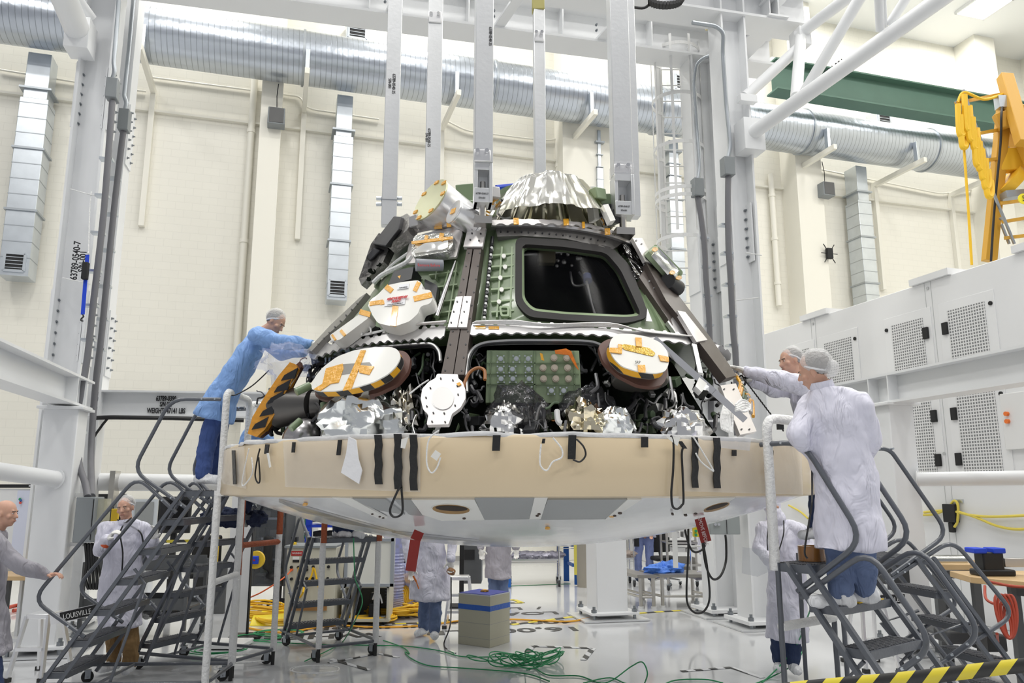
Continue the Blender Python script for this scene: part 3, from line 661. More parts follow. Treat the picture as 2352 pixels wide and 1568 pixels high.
def plate(poly, name, m, par, off=0.0, th=.02, surf='cone', rad=0, step=28, bev=0, taper=0):
    """a plate of real thickness lying on the curved hull; poly = its measured outline"""
    on, nn = SURF[surf] if isinstance(surf, str) else surf
    if rad: poly = fil2(poly, rad)
    bm_ = bmesh.new(); vs = [bm_.verts.new((u, v, 0)) for u, v in poly]; bm_.faces.new(vs)
    bmesh.ops.triangulate(bm_, faces=bm_.faces[:])
    for _ in range(4):
        es = [e for e in bm_.edges if e.calc_length() > step]
        if not es: break
        bmesh.ops.subdivide_edges(bm_, edges=es, cuts=1); bmesh.ops.triangulate(bm_, faces=[f for f in bm_.faces if len(f.verts) > 3])
    bm_.verts.index_update(); o_ = [on(w.co.x, w.co.y, off) for w in bm_.verts]; n = len(o_)
    i_ = [p - nn(p) * th for p in o_]
    if taper:
        c = sum(o_, V()) / n; i_ = [p + (p - c) * taper for p in i_]
    fs = [tuple(w.index for w in f.verts) for f in bm_.faces]; bd = [tuple(w.index for w in e.verts) for e in bm_.edges if len(e.link_faces) == 1]
    bm_.free(); b = M(); b.add(o_ + i_, fs + [tuple(n + k for k in reversed(f)) for f in fs] + [(a, c, c + n, a + n) for a, c in bd])
    return b.done(name, m, par, bev=bev, ang=35)
SURF = {'cone': (on_cone, n_cone), 'cyl': (on_cyl, n_cyl), 'sph': (on_sph, n_sph)}
def resample(poly, n):
    poly = [V((*p, 0)) for p in poly]; m = len(poly); L_ = [(poly[(i + 1) % m] - poly[i]).length for i in range(m)]; T = sum(L_); out = []; i = 0; acc = 0
    for k in range(n):
        d = T * k / n
        while acc + L_[i] < d: acc += L_[i]; i += 1
        q = poly[i].lerp(poly[(i + 1) % m], (d - acc) / max(L_[i], 1e-6)); out.append((q.x, q.y))
    return out
def ringplate(outer, inner, name, m, par, off=0, th=.03, off2=None, n=96, surf='cone'):
    on, nn = SURF[surf]; a, b_ = resample(outer, n), resample(inner, n); off2 = off if off2 is None else off2
    A = [on(u, v, off) for u, v in a]; B = [on(u, v, off2) for u, v in b_]; A2 = [p - nn(p) * th for p in A]; B2 = [p - nn(p) * th for p in B]
    fs = []
    for i in range(n):
        j = (i + 1) % n; fs += [(i, j, n + j, n + i), (2 * n + i, 3 * n + i, 3 * n + j, 2 * n + j), (i, 2 * n + i, 2 * n + j, j), (n + i, n + j, 3 * n + j, 3 * n + i)]
    b = M(); b.add(A + B + A2 + B2, fs); return b.done(name, m, par, ang=35)
def strip(u0, v0, u1, v1, w):
    d = V((u1 - u0, v1 - v0, 0)).normalized() * w / 2; return [(u0 - d.y, v0 + d.x), (u1 - d.y, v1 + d.x), (u1 + d.y, v1 - d.x), (u0 + d.y, v0 - d.x)]
def ell(cu, cv, ru, rv, n=28, rot=0): return [(cu + ru * cos(a) * cos(rot) - rv * sin(a) * sin(rot), cv + ru * cos(a) * sin(rot) + rv * sin(a) * cos(rot)) for a in [2 * pi * k / n for k in range(n)]]
def lerp_line(pts, t):
    L_ = [hypot(pts[i + 1][0] - pts[i][0], pts[i + 1][1] - pts[i][1]) for i in range(len(pts) - 1)]; d = t * sum(L_)
    for i, l in enumerate(L_):
        if d <= l or i == len(L_) - 1: k = d / l; return pts[i][0] + (pts[i + 1][0] - pts[i][0]) * k, pts[i][1] + (pts[i + 1][1] - pts[i][1]) * k
        d -= l
def serrate(top, bot, n, up, dn):
    a = []; 
    for i in range(n):
        for t, h in ((.05, 0), (.3, 1), (.5, 1), (.8, 0)):
            x, y = lerp_line(top, (i + t) / n); a.append((x, y - up * h))
    a.append(top[-1]); a.append(bot[-1])
    for i in reversed(range(n)):
        for t, h in ((.85, 0), (.6, 1), (.4, 1), (.1, 0)):
            x, y = lerp_line(bot, (i + t) / n); a.append((x, y + dn * h))
    a.append(bot[0]); return a
cm0 = mat('rod_grey', (.4, .4, .4), .5)
cap = thing('space_capsule', 'large cone-shaped green space capsule hanging over a tan-wrapped heat shield', 'spacecraft', (AX, AY, SZ))
# materials
tan = mat('tan_cover', (.74, .60, .40), .32, bump=(3, .12), var=(1.3, .05), coat=.35)
green_p = mat('primer_green', (.19, .26, .145), .38, bump=(12, .08), var=(2.5, .12), coat=.25)
green_l = mat('panel_green', (.31, .40, .24), .4, var=(8, .06), coat=.2)
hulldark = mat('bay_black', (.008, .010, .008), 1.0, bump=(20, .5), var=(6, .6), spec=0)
brown = mat('longeron_brown', (.085, .068, .060), .42, .3, var=(9, .12))
plate_m = mat('machined_plate', (.70, .67, .66), .38, .55, var=(5, .04))
stripm = mat('strip_metal', (.60, .59, .59), .36, .7, var=(4, .06))
whitec = mat('white_cover', (.86, .85, .80), .3, var=(4, .02), coat=.5)
blackb = mat('black_box', (.016, .017, .02), .4)
silver = foil('crumpled_foil', (.82, .82, .82), .14, 3.6, .7, tint=(.82, .74, .55))
silverb = foil('smooth_foil', (.88, .91, .91), .24, 5.0, 1.0)
darkfilm = mat('dark_film', (.05, .05, .055), .08, .2, bump=(7, 1.0, .06), alpha=.6)
gasket = mat('gasket_brown', (.13, .06, .045), .5)
hazm = hazard('hazard_stripe', (.80, .40, .02), (.03, .03, .03), 5.2, (1, 0, 1))
windowm = mat('window_pane', (.004, .004, .005), .1, 0, alpha=.28, spec=.02)
blackt = mat('black_tape', (.018, .018, .018), .35, bump=(30, .4))
# heat shield
shm = mat('shield_silver', (.84, .85, .87), .2, .35, bump=(1.3, .3, .05), var=(1.1, .07), coat=.2)
shg = mat('shield_grey', (.40, .415, .42), .3, .2, var=(2.5, .05))
shw = mat('shield_white', (.80, .80, .77), .32)
prof = []
for k in range(30):
    r = 2.36 * k / 29; prof.append((r, SZ + SR - sqrt(SR * SR - r * r)))
zr = prof[-1][1]
prof += [(2.43, zr + .025), (2.475, zr + .03 + .01), (2.485, 1.79), (2.3, 1.80)]
b = M(); b.lathe((AX, AY, 0), [(r, z) for r, z in prof], 128); b.done('heat_shield', shm, cap)
b = M(); b.lathe((AX, AY, 0), [(2.40, 1.772), (2.515, 1.785), (2.525, 1.80), (2.515, 2.13), (2.50, 2.150), (2.42, 2.155), (2.40, 2.10), (2.40, 1.772)], 144); rimo = b.done('rim_cover', tan, cap)
# grey and white bands beneath the rim
def band(name, m, p, off=.012): plate(p, name, m, cap, off=off, th=.012, surf='sph', step=20)
gb = lambda u0, u1, t0, t1, vt=1147, vb=1196: [(u0, vt), (u1, vt), (t1, vb), (t0, vb)]
for p in ([(1090, 1143), (1228, 1143), (1218, 1192), (1112, 1194)], [(1258, 1148), (1440, 1147), (1392, 1192), (1240, 1194)], [(905, 1147), (945, 1148), (970, 1185), (940, 1182)], [(800, 1144), (885, 1146), (930, 1182), (870, 1172)]):
    band('grey_panel', shg, p)
for p in ([(1228, 1143), (1258, 1143), (1242, 1192), (1216, 1192)], [(1442, 1147), (1474, 1147), (1408, 1190), (1390, 1193)], [(762, 1142), (806, 1144), (890, 1190), (868, 1190)], [(945, 1148), (1090, 1148), (1113, 1194), (1015, 1196), (970, 1182)], [(1560, 1146), (1690, 1142), (1640, 1175), (1570, 1180)]):
    band('white_stripe', shw, p, .016)
for (cu, cv, ru, rv, rot) in ((1036, 1170, 46, 12, .05), (1646, 1165, 33, 8, -.28)):
    band('port_rim', shw, ell(cu, cv, ru, rv, rot=rot), .022); band('port_wall', mat('port_amber', (.32, .19, .07), .5, var=(14, .3)), ell(cu, cv, ru * .93, rv * .85, rot=rot), .025)
    band('port_hole', mat('port_dark', (.035, .025, .02), .7), ell(cu + 1, cv - rv * .22, ru * .8, rv * .5, rot=rot), .027)
for (u, v, r) in ((1234, 1185, 4), (1238, 1181, 4), (1412, 1185, 4), (1424, 1179, 5), (1066, 1191, 4), (872, 1187, 3), (880, 1190, 3), (855, 1181, 3), (1545, 1182, 3), (1575, 1184, 4), (1598, 1180, 4)): band('rivet_label', mat('dark_label', (.06, .04, .03), .6), ell(u, v, r, r * .45, 8), .02)
for (u, v) in ((1258, 1215), (700, 1160), (1405, 1187)): band('amber_patch', kapton, ell(u, v, 6, 2, 6), .018)
for (p) in ([(640, 1152), (700, 1168), (800, 1200), (690, 1176)], [(640, 1148), (780, 1188), (905, 1222), (760, 1196)], [(900, 1222), (1100, 1243), (960, 1237)]):
    band('smudged_tape', foil('dull_tape', (.55, .55, .56), .3, 4, .5, tint=(.60, .45, .16)), p, .013)
# rim details
def tape(pts, m=blackt, name='black_tape', off=.036): return plate(pts, name, m, cap, off=off, th=.006, surf='cyl', step=22)
wob = lambda u, v0, v1, w, k=2: [(u + (k if i % 2 else -k) * .6, v0 + (v1 - v0) * i / 5) for i in range(6)] + [(u + w + (k if i % 2 else -k) * .6, v0 + (v1 - v0) * i / 5) for i in reversed(range(6))]
for (u, v0, v1, w) in ((860, 998, 1112, 17), (905, 996, 1123, 18), (941, 998, 1126, 17), (1590, 1004, 1120, 14), (1640, 1005, 1121, 15)): tape(wob(u, v0, v1, w))
for (u, v0, v1, w, s_) in ((1132, 999, 1035, 18, -2), (1306, 999, 1054, 18, -2), (1473, 1003, 1027, 16, 0), (1246, 1007, 1018, 7, -2), (776, 1010, 1045, 9, -4), (671, 1015, 1039, 7, -2), (609, 1020, 1042, 9, -3), (1682, 1033, 1047, 10, 0), (1768, 1034, 1045, 9, 0), (532, 1034, 1112, 7, 3), (1557, 1013, 1030, 10, 12)):
    tape([(u, v0), (u + w, v0), (u + w + s_, v1), (u + s_, v1)])
clearp = film('rim_film', (.86, .83, .78), .1, .22, bump=(7, 1.0))
for p in ([(650, 1014), (965, 996), (965, 1130), (655, 1118)], [(1560, 1000), (1840, 1012), (1845, 1136), (1570, 1128)], [(505, 1035), (560, 1025), (565, 1122), (510, 1110)]):
    plate(p, 'film_sheet', clearp, cap, off=.024, th=.003, surf='cyl', step=20)
plate([(1650, 1003), (1725, 1007), (1722, 1035), (1655, 1028)], 'film_sheet', clear, cap, off=.035, th=.003, surf='cyl')
edge = M(); n_ = 240
pr = []
for i in range(n_):
    a = 2 * pi * i / n_; w = .012 * noise.noise(V((a * 9, 0, 0))) + .006 * noise.noise(V((a * 37, 3, 0))); pr.append((a, w))
vs = []
for (r, z) in ((2.512, 2.135), (2.50, 2.162), (2.40, 2.168), (2.2, 2.14)): vs += [V((AX + (r + w) * cos(a), AY + (r + w) * sin(a), z + w * 1.4)) for a, w in pr]
edge.add(vs, [(j * n_ + i, j * n_ + (i + 1) % n_, (j + 1) * n_ + (i + 1) % n_, (j + 1) * n_ + i) for j in range(3) for i in range(n_)]); edge.done('film_lip', mat('lip_white', (.82, .82, .82), .35, bump=(20, .5)), cap, solid=.004)
# hanging cloth, tags, cords
def cordz(pts, r, m, name='cord'): b = M(); b.tube(spline([on_cyl(u, v, .045) for u, v in pts], 6), r, 6); return b.done(name, m, cap)
plate([(800, 1003), (817, 1010), (823, 1055), (831, 1080), (824, 1111), (783, 1085), (795, 1040)], 'white_cloth', mat('cloth_white', (.86, .86, .88), .7, bump=(9, .6)), cap, off=.05, th=.008, surf='cyl')
plate([(1000, 1033), (1013, 1042), (1003, 1058), (989, 1048)], 'tag', whitec, cap, off=.05, th=.004, surf='cyl'); plate([(922, 1008), (938, 1003), (930, 1030), (920, 1028)], 'tag', whitec, cap, off=.05, th=.004, surf='cyl')
plate([(1530, 1003), (1563, 1003), (1556, 1024)], 'tag', whitec, cap, off=.05, th=.004, surf='cyl'); plate([(1766, 1084), (1770, 1077), (1773, 1084), (1770, 1092)], 'amber_patch', kapton, cap, off=.05, th=.004, surf='cyl')
plate([(612, 1040), (617, 1040), (622, 1072), (618, 1074)], 'tag', whitec, cap, off=.05, th=.004, surf='cyl')
cordz([(597, 1030), (592, 1050), (586, 1090), (592, 1108), (597, 1100), (594, 1050)], .006, black)
cordz([(1541, 1000), (1547, 1020), (1546, 1080), (1542, 1130), (1545, 1162), (1556, 1168), (1566, 1160), (1570, 1148), (1568, 1090), (1566, 1040), (1571, 1025)], .007, black)
cordz([(921, 1115), (912, 1130), (896, 1170), (903, 1186), (918, 1184), (925, 1170), (922, 1120)], .007, black)
cordz([(1324, 1008), (1340, 1025), (1345, 1045), (1332, 1060), (1316, 1055)], .006, black)
cordz([(1008, 988), (985, 1010), (980, 1060), (990, 1085), (1003, 1075), (1012, 1050)], .005, wrapw); cordz([(1243, 1019), (1240, 1050), (1242, 1070), (1256, 1080), (1270, 1060), (1290, 1050), (1290, 1030), (1270, 1005)], .005, wrapw)
cordz([(1592, 1003), (1600, 1015), (1636, 1075), (1634, 1079), (1610, 1060), (1598, 1040)], .005, wrapw); cordz([(572, 1030), (565, 1060), (556, 1108), (562, 1113), (580, 1085), (578, 1050)], .005, wrapw)
b = M()
qa = on_sph(963, 1220, .02); qb = P(954, 1240, qa.y - .02); qc = P(943, 1311, qa.y - .02)
for a_, c_ in ((qa, qb), (qb, qc)): b.bar(a_, c_, .072, .006, (0, 1, .0))
b.done('red_ribbon', mat('ribbon_red', (.28, .02, .015), .5), cap)
b = M(); qa = on_sph(1607, 1190, .01); qb = P(1622, 1244, qa.y); b.bar(qa, qb, .075, .006, (0, 1, 0)); rb = b.done('red_ribbon', MATS['ribbon_red'], cap)
text('REMOVE BEFORE', (P(1614, 1217, qa.y - .012)), qb - qa, (1, .0, .2), .036, mat('ribbon_white', (.8, .7, .7), .6), cap)
# inner dark body, floors and upper green hull
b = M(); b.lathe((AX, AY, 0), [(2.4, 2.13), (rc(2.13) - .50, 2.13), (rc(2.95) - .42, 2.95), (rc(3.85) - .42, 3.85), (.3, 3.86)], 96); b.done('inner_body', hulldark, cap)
th0, th1 = [atan2(p.y - AY, p.x - AX) for p in (on_cone(1118, 640, -.08), on_cone(1520, 660, -.08))]
b = M(); b.lathe((AX, AY, 0), [(rc(2.93) - .42, 2.95), (rc(2.93) - .09, 2.93), (rc(3.9) - .09, 3.9), (rc(3.9) - .3, 3.9)], 110, a0=th1, a1=th0 + 2 * pi); b.done('hull_skin', green_p, cap, solid=.01)
b = M(); b.lathe((AX, AY, 0), [(rc(2.93) - .5, 2.97), (rc(2.93) - .03, 2.955), (rc(2.93) - .03, 2.94), (rc(2.93) - .5, 2.90)], 96); b.done('mid_deck', green_p, cap)
b = M(); b.lathe((AX, AY, 0), [(rc(3.9) - .4, 3.9), (rc(3.9) + .01, 3.90), (rc(3.9) + .01, 3.925), (rc(3.9) - .5, 3.93), (.2, 3.94)], 96); b.done('top_deck', stripm, cap)
# window bay
bay = [(1112, 522), (1240, 520), (1360, 534), (1440, 556), (1500, 640), (1572, 778), (1420, 764), (1280, 757), (1095, 757), (1103, 640)]
win = fil2([(1190, 548), (1290, 556), (1400, 572), (1440, 612), (1487, 722), (1440, 736), (1300, 729), (1215, 720), (1188, 690)], 14)
wino = fil2([(1184, 544), (1290, 550), (1405, 566), (1448, 610), (1492, 728), (1440, 742), (1300, 735), (1212, 727), (1183, 694)], 16)
glass = fil2([(1199, 560), (1290, 566), (1392, 580), (1425, 618), (1474, 724), (1440, 728), (1300, 721), (1222, 713), (1199, 688)], 13)
ringplate(bay, win, 'window_surround', green_p, cap, off=-.10, off2=-.05, th=.03)
ringplate(wino, glass, 'window_seal', mat('seal_black', (.014, .012, .012), .7), cap, off=-.03, off2=-.035, th=.035)
ringplate(glass, fil2([(1204, 566), (1290, 572), (1388, 586), (1419, 620), (1466, 719), (1440, 723), (1300, 716), (1226, 708), (1205, 686)], 12), 'window_frame', green_l, cap, off=-.05, off2=-.09, th=.03)
plate(glass, 'window_pane', windowm, cap, off=-.085, th=.008)
# hardware behind the pane
pf = lambda u, v, dd=.3: on_cone(u, v, -dd)
b = M(); b.box(pf(1255, 589, .25), (.14, .1, .13), .1); b.done('interior_box', mat('olive_box', (.22, .19, .12), .5), cap, bev=.01)
b = M(); b.tube([pf(1343, 628, .25), pf(1360, 700, .25), pf(1368, 728, .25)], [.012, .007, .012], 10); b.done('interior_rod', cm0, cap)
b = M(); b.cyl(pf(1348, 633, .24), pf(1350, 645, .24), .035); b.done('interior_collar', mat('blue_part', (.05, .1, .35), .5), cap)
b = M()
for k in range(12):
    u, v = 1275 + random.random() * 90, 578 + random.random() * 38; b.ball(pf(u, v, .26), .012 + random.random() * .012, 8)
b.tube([pf(1200, 585, .24), pf(1300, 578, .24), pf(1385, 592, .24)], .012); b.tube(spline([pf(1310, 625, .3), pf(1318, 655, .3), pf(1345, 650, .3), pf(1330, 625, .3)], 5), .01); b.done('interior_fitting', stripm, cap)
# ribbed green panel left of window
for (u0, v0, u1, v1) in ((1153, 566, 1141, 728), (1176, 566, 1172, 728)):
    plate(strip(u0, v0, u1, v1, 4), 'rib', green_l, cap, off=-.055, th=.045)
for v in (582, 608, 633, 660, 688, 712):
    plate(strip(1128, v + 4, 1180, v, 3.5), 'rib', green_l, cap, off=-.055, th=.045)
for (u, v) in ((1157, 587), (1149, 637), (1152, 664), (1146, 692), (1160, 612)): plate(ell(u, v, 5, 5, 12), 'rib_boss', whitec, cap, off=-.045, th=.01)
plate([(1122, 585), (1186, 575), (1180, 735), (1112, 738)], 'rib_web', green_l, cap, off=-.095, th=.01)
for k in range(22):
    v = 560 + k * 8; plate(ell(1130 - (v - 560) * .105, v, 3.2, 2.6, 8), 'harness_clip', wrapw if k % 2 else blackb, cap, off=-.03, th=.03)
b = M(); b.tube([on_cone(1130 - (v - 555) * .105, v, -.05) for v in range(545, 735, 12)], .014, 8); b.done('harness', blackb, cap)
ringplate(fil2([(1146, 702), (1170, 702), (1170, 726), (1150, 726)], 4), fil2([(1151, 706), (1165, 706), (1165, 722), (1154, 722)], 3), 'rib_bracket', green_l, cap, off=-.04, th=.02, n=32)
# upper dark eave above window
plate([(1138, 520), (1250, 518), (1370, 533), (1432, 556), (1408, 572), (1300, 548), (1200, 541), (1142, 543)], 'eave', mat('eave_grey', (.13, .125, .12), .45, .3), cap, off=-.03, th=.06)
for k in range(16): u = 1150 + k * 16; plate(ell(u, 531 + (k / 15) ** 2 * 22, 2, 2, 6), 'rivet', blackb, cap, off=-.022, th=.01)
plate([(1430, 560), (1462, 560), (1500, 605), (1480, 655), (1458, 628)], 'black_foil_box', foil('black_foil', (.12, .12, .12), .15, 9, .8), cap, off=-.01, th=.08)  # thick plate faced in crumpled black foil, right of the window
plate([(1462, 640), (1484, 625), (1560, 775), (1534, 770)], 'side_frame', green_l, cap, off=-.05, th=.04)
for k in range(7): u, v = 1474 + k * 13, 655 + k * 17; plate([(u, v), (u + 10, v - 5), (u + 15, v + 5), (u + 6, v + 9)], 'pocket', mat('pocket_green', (.07, .11, .05), .5), cap, off=-.045, th=.01)
# lower left corner silver plate of window
plate([(1487, 708), (1498, 738), (1484, 737)], 'corner_plate', stripm, cap, off=-.02, th=.01)
# longerons
def bolts_on(pts, off, m=blackb, r=2):
    for (u, v) in pts: plate(ell(u, v, r, r, 6), 'bolt_hole', m, cap, off=off, th=.006)
plate([(1075, 560), (1087, 560), (1040, 860), (1013, 860)], 'longeron', brown, cap, off=.03, th=.1); plate([(1090, 560), (1107, 560), (1066, 860), (1042, 860)], 'longeron', brown, cap, off=.03, th=.1)
plate([(1086, 560), (1092, 560), (1043, 860), (1038, 860)], 'longeron_gap', green_p, cap, off=-.02, th=.04)
bolts_on([(lerp_line([(1076, 580), (1022, 850)], k / 9)) for k in range(10)] + [(lerp_line([(1102, 580), (1060, 850)], k / 9)) for k in range(10)], .034)
plate([(1078, 509), (1119, 507), (1108, 566), (1064, 566)], 'splice_plate', plate_m, cap, off=.05, th=.03); bolts_on([(1086, 520), (1108, 518), (1080, 550), (1100, 552), (1084, 535), (1104, 536)], .055)
plate([(1047, 681), (1063, 680), (1050, 751), (1028, 751)], 'splice_plate', plate_m, cap, off=.05, th=.02); plate([(1065, 680), (1083, 680), (1072, 751), (1052, 751)], 'splice_plate', plate_m, cap, off=.05, th=.02)
bolts_on([(1050, 692), (1042, 715), (1036, 740), (1072, 692), (1066, 715), (1060, 740)], .055)
rp = [(1004, 858), (1052, 859), (1052, 868), (1062, 876), (1069, 895), (1069, 915), (1058, 935), (1038, 950), (1035, 960), (1030, 974), (980, 975), (984, 952), (972, 940), (966, 915), (970, 892), (985, 876), (1000, 868)]
plate(rp, 'attach_plate', plate_m, cap, off=.07, th=.03, rad=3); plate(ell(1016, 913, 27, 28), 'attach_recess_ring', stripm, cap, off=.074, th=.008); plate(ell(1017, 914, 25, 26), 'attach_recess', mat('recess_plate', (.62, .61, .60), .4, .5), cap, off=.077, th=.006)
bolts_on([(1012, 868), (1040, 872), (988, 890), (978, 912), (980, 932), (995, 947), (1020, 948), (1045, 930), (1052, 905), (1050, 885), (992, 967), (1022, 968)], .078)
plate([(1048, 880), (1056, 877), (1060, 882), (1052, 886)], 'amber_patch', kapton, cap, off=.08, th=.004)
# right longeron
plate([(1484, 604), (1505, 600), (1560, 680), (1630, 772), (1692, 862), (1668, 868), (1600, 778), (1530, 690)], 'longeron', brown, cap, off=.05, th=.07)
plate([(1468, 636), (1490, 606), (1560, 715), (1545, 748)], 'longeron_web', brown, cap, off=.0, th=.05)
plate([(1453, 546), (1475, 546), (1506, 606), (1482, 600)], 'splice_plate', plate_m, cap, off=.06, th=.03); bolts_on([(1462, 552), (1474, 560), (1484, 580), (1494, 596)], .065)
plate([(1556, 713), (1574, 716), (1625, 780), (1600, 785)], 'splice_plate', plate_m, cap, off=.07, th=.03)
plate([(1533, 738), (1545, 726), (1580, 770), (1560, 775)], 'metal_pocket', stripm, cap, off=.0, th=.03)  # small bare metal plate inside the right splice
plate([(1655, 885), (1690, 880), (1738, 990), (1700, 998), (1672, 930)], 'attach_plate', plate_m, cap, off=.07, th=.03); bolts_on([(1664, 893), (1686, 893), (1700, 930), (1712, 960), (1722, 985), (1704, 985)], .076)
bolts_on([(lerp_line([(1492, 645), (1560, 735)], k / 6)) for k in range(7)], .006, galv)
# serrated strips
plate(serrate([(1082, 746), (1193, 747), (1325, 751), (1425, 756), (1541, 769), (1602, 777)], [(1074, 766), (1160, 763), (1292, 763), (1392, 768), (1491, 776), (1592, 788)], 18, 9, 4), 'serrated_strip', stripm, cap, off=.02, th=.014, step=40)
plate(serrate([(707, 811), (738, 797), (783, 786), (847, 776), (942, 759), (1024, 748)], [(713, 822), (767, 803), (815, 791), (879, 782), (960, 777), (1020, 771)], 17, 8, 5), 'serrated_strip', stripm, cap, off=.02, th=.014, step=40)
plate(serrate([(1121, 506), (1193, 503), (1292, 505), (1358, 515), (1425, 535)], [(1121, 513), (1226, 512), (1309, 513), (1375, 523), (1441, 543)], 11, 1, 4), 'serrated_strip', plate_m, cap, off=.04, th=.012, step=40)
plate([(904, 546), (942, 526), (984, 517), (1032, 509), (1074, 506), (1074, 514), (1032, 518), (984, 527), (942, 536), (908, 555)], 'serrated_strip', plate_m, cap, off=.04, th=.012)
for (u, v, w) in ((1185, 506, 12), (1300, 508, 12), (1395, 530, 12), (935, 535, 14), (1005, 516, 18), (1030, 512, 10), (1340, 515, 6)): plate([(u - w / 2, v - 6), (u + w / 2, v - 6), (u + w / 2 + 1, v + 8), (u - w / 2 + 1, v + 9)], 'amber_patch', kapton, cap, off=.06, th=.006)
for (u, v) in ((1103, 751), (1134, 752)): plate([(u - 12, v - 3), (u + 12, v - 3), (u + 12, v + 3), (u - 12, v + 3)], 'amber_patch', kapton, cap, off=.026, th=.004)
# right side silhouettes: hatch, struts
plate([(1488, 575), (1506, 560), (1570, 625), (1556, 650)], 'side_hatch', green_l, cap, off=.12, th=.05, rad=6); plate([(1500, 580), (1512, 568), (1562, 622), (1552, 640)], 'side_hatch_foil', silver, cap, off=.15, th=.03, rad=5)
b = M(); b.cyl(on_cone(1533, 645, .08), on_cone(1556, 662, .08), .07, n=16); b.done('side_knob', blackb, cap)
for (u, v) in ((1505, 572), (1545, 625), (1560, 637)): plate(ell(u, v, 7, 5, 8), 'amber_patch', kapton, cap, off=.165, th=.006)
# left silhouette longeron and brackets
plate([(826, 683), (842, 672), (790, 735), (745, 775), (716, 806), (706, 803), (760, 745)], 'longeron', mat('longeron_grey', (.30, .29, .27), .4, .5), cap, off=.07, th=.05)
bolts_on([lerp_line([(820, 697), (730, 790)], k / 7) for k in range(8)], .08)
plate([(852, 560), (870, 535), (905, 548), (880, 600), (830, 655), (824, 640)], 'lattice_bracket', mat('bracket_grey', (.26, .25, .24), .35, .6, bump=(18, .8)), cap, off=.05, th=.06)
for (u, v, r) in ((853, 622, 9), (845, 640, 6), (868, 606, 7), (858, 585, 6)): plate(ell(u, v, r, r * .7, 10), 'bracket_hole', hulldark, cap, off=.055, th=.01)
b = M(); c0 = on_cone(893, 535, .12); b.prism([on_cone(u, v, .2) for u, v in ((856, 560), (905, 496), (920, 497), (916, 525), (885, 565))], (0.05, .3, .06)); b.done('black_unit', mat('unit_black', (.03, .03, .035), .6), cap, bev=.01)
b = M(); b.prism([on_cone(u, v, .12) for u, v in ((840, 590), (858, 568), (872, 575), (850, 600))], (0.05, .15, .05)); b.done('black_unit', MATS['unit_black'], cap, bev=.01)
plate([(915, 500), (935, 490), (945, 510), (935, 528), (890, 566), (886, 560)], 'grey_bracket', MATS['bracket_grey'], cap, off=.14, th=.1)
# left bay: window cover, tag roll, black box, remove-before-flight cover
plate([(943, 545), (1050, 527), (1063, 530), (1048, 590), (1040, 590), (940, 605), (930, 602)], 'hatch_plate', plate_m, cap, off=.02, th=.02, rad=6)
plate([(950, 541), (1030, 533), (1042, 540), (1040, 565), (1025, 578), (950, 590), (944, 580)], 'hatch_cover', mat('cover_silver', (.55, .55, .52), .22, .7, bump=(16, .9)), cap, off=.09, th=.07, rad=8, taper=.04)
plate([(955, 550), (1030, 545), (1028, 570), (950, 582)], 'hatch_foil', silver, cap, off=.105, th=.015, rad=4)
for s_ in ((945, 557, 1040, 545, 6), (1015, 535, 1012, 552, 10), (980, 540, 978, 550, 8)): plate(strip(*s_), 'amber_patch', kapton, cap, off=.112, th=.005)
b = M(); b.lathe(on_cone(985, 609, .07), [(0.001, -.1), (.05, -.1), (.045, .11), (0.001, .11)], 16, axis=(1, .25, .05)); b.done('tag_roll', mat('tag_grey', (.30, .31, .35), .5), cap)
text('Remove Before', on_cone(985, 609, .13), (1, .28, .06), (0, .3, 1), .035, mat('red_ink', (.6, .03, .03), .5), cap)
plate([(905, 622), (950, 612), (945, 640), (890, 656)], 'avionics_box', blackb, cap, off=.07, th=.12); plate([(913, 634), (920, 632), (918, 640)], 'warning_triangle', kapton, cap, off=.073, th=.004)
plate([(975, 640), (1005, 655), (1000, 690), (975, 700)], 'black_bracket', blackb, cap, off=.02, th=.06, rad=4); plate([(955, 715), (990, 700), (985, 730), (930, 752), (900, 750)], 'black_bracket', blackb, cap, off=.01, th=.05, rad=4); plate([(850, 745), (872, 752), (860, 770), (800, 776)], 'black_bracket', blackb, cap, off=.0, th=.05)
rbf = [(888, 655), (925, 647), (962, 643), (972, 655), (968, 664), (990, 666), (994, 685), (988, 697), (966, 703), (960, 720), (940, 738), (905, 750), (868, 742), (853, 720), (852, 706), (845, 704), (849, 690), (868, 676)]
plate(rbf, 'remove_before_flight_cover', whitec, cap, off=.14, th=.10, rad=7)
for s_ in ((872, 695, 882, 693, 9), (848, 697, 880, 692, 9), (950, 686, 992, 676, 12), (908, 702, 902, 748, 13), (886, 657, 900, 668, 12), (962, 647, 952, 668, 9)): plate(strip(*s_), 'amber_patch', kapton, cap, off=.146, th=.006)
lb = plate([(887, 685), (933, 679), (929, 698), (882, 703)], 'label_sheet', mat('paper', (.85, .86, .88), .5), cap, off=.147, th=.003)
q = on_cone(912, 684, .155); xd = on_cone(930, 681, .155) - on_cone(894, 686, .155); yd = on_cone(912, 670, .155) - on_cone(912, 690, .155)
redk = mat('red_ink', (.6, .03, .03), .5)
text('REMOVE BEFORE', q, xd, yd, .032, redk, cap, bold=.0015); text('FLIGHT', on_cone(910, 691, .155), xd, yd, .032, redk, cap, bold=.0015)
plate([(914, 654), (940, 650), (938, 661), (912, 665)], 'label_sheet', MATS['paper'], cap, off=.147, th=.003); text('FORWARD', on_cone(926, 660, .155), xd, yd, .02, ink, cap)
text('INSTALLATION AND REMOVAL BY', on_cone(907, 698, .155), xd, yd, .012, ink, cap)
plate([(757, 770), (838, 712), (848, 716), (846, 730), (780, 780), (762, 782)], 'white_cover_bar', whitec, cap, off=.13, th=.09, rad=4)
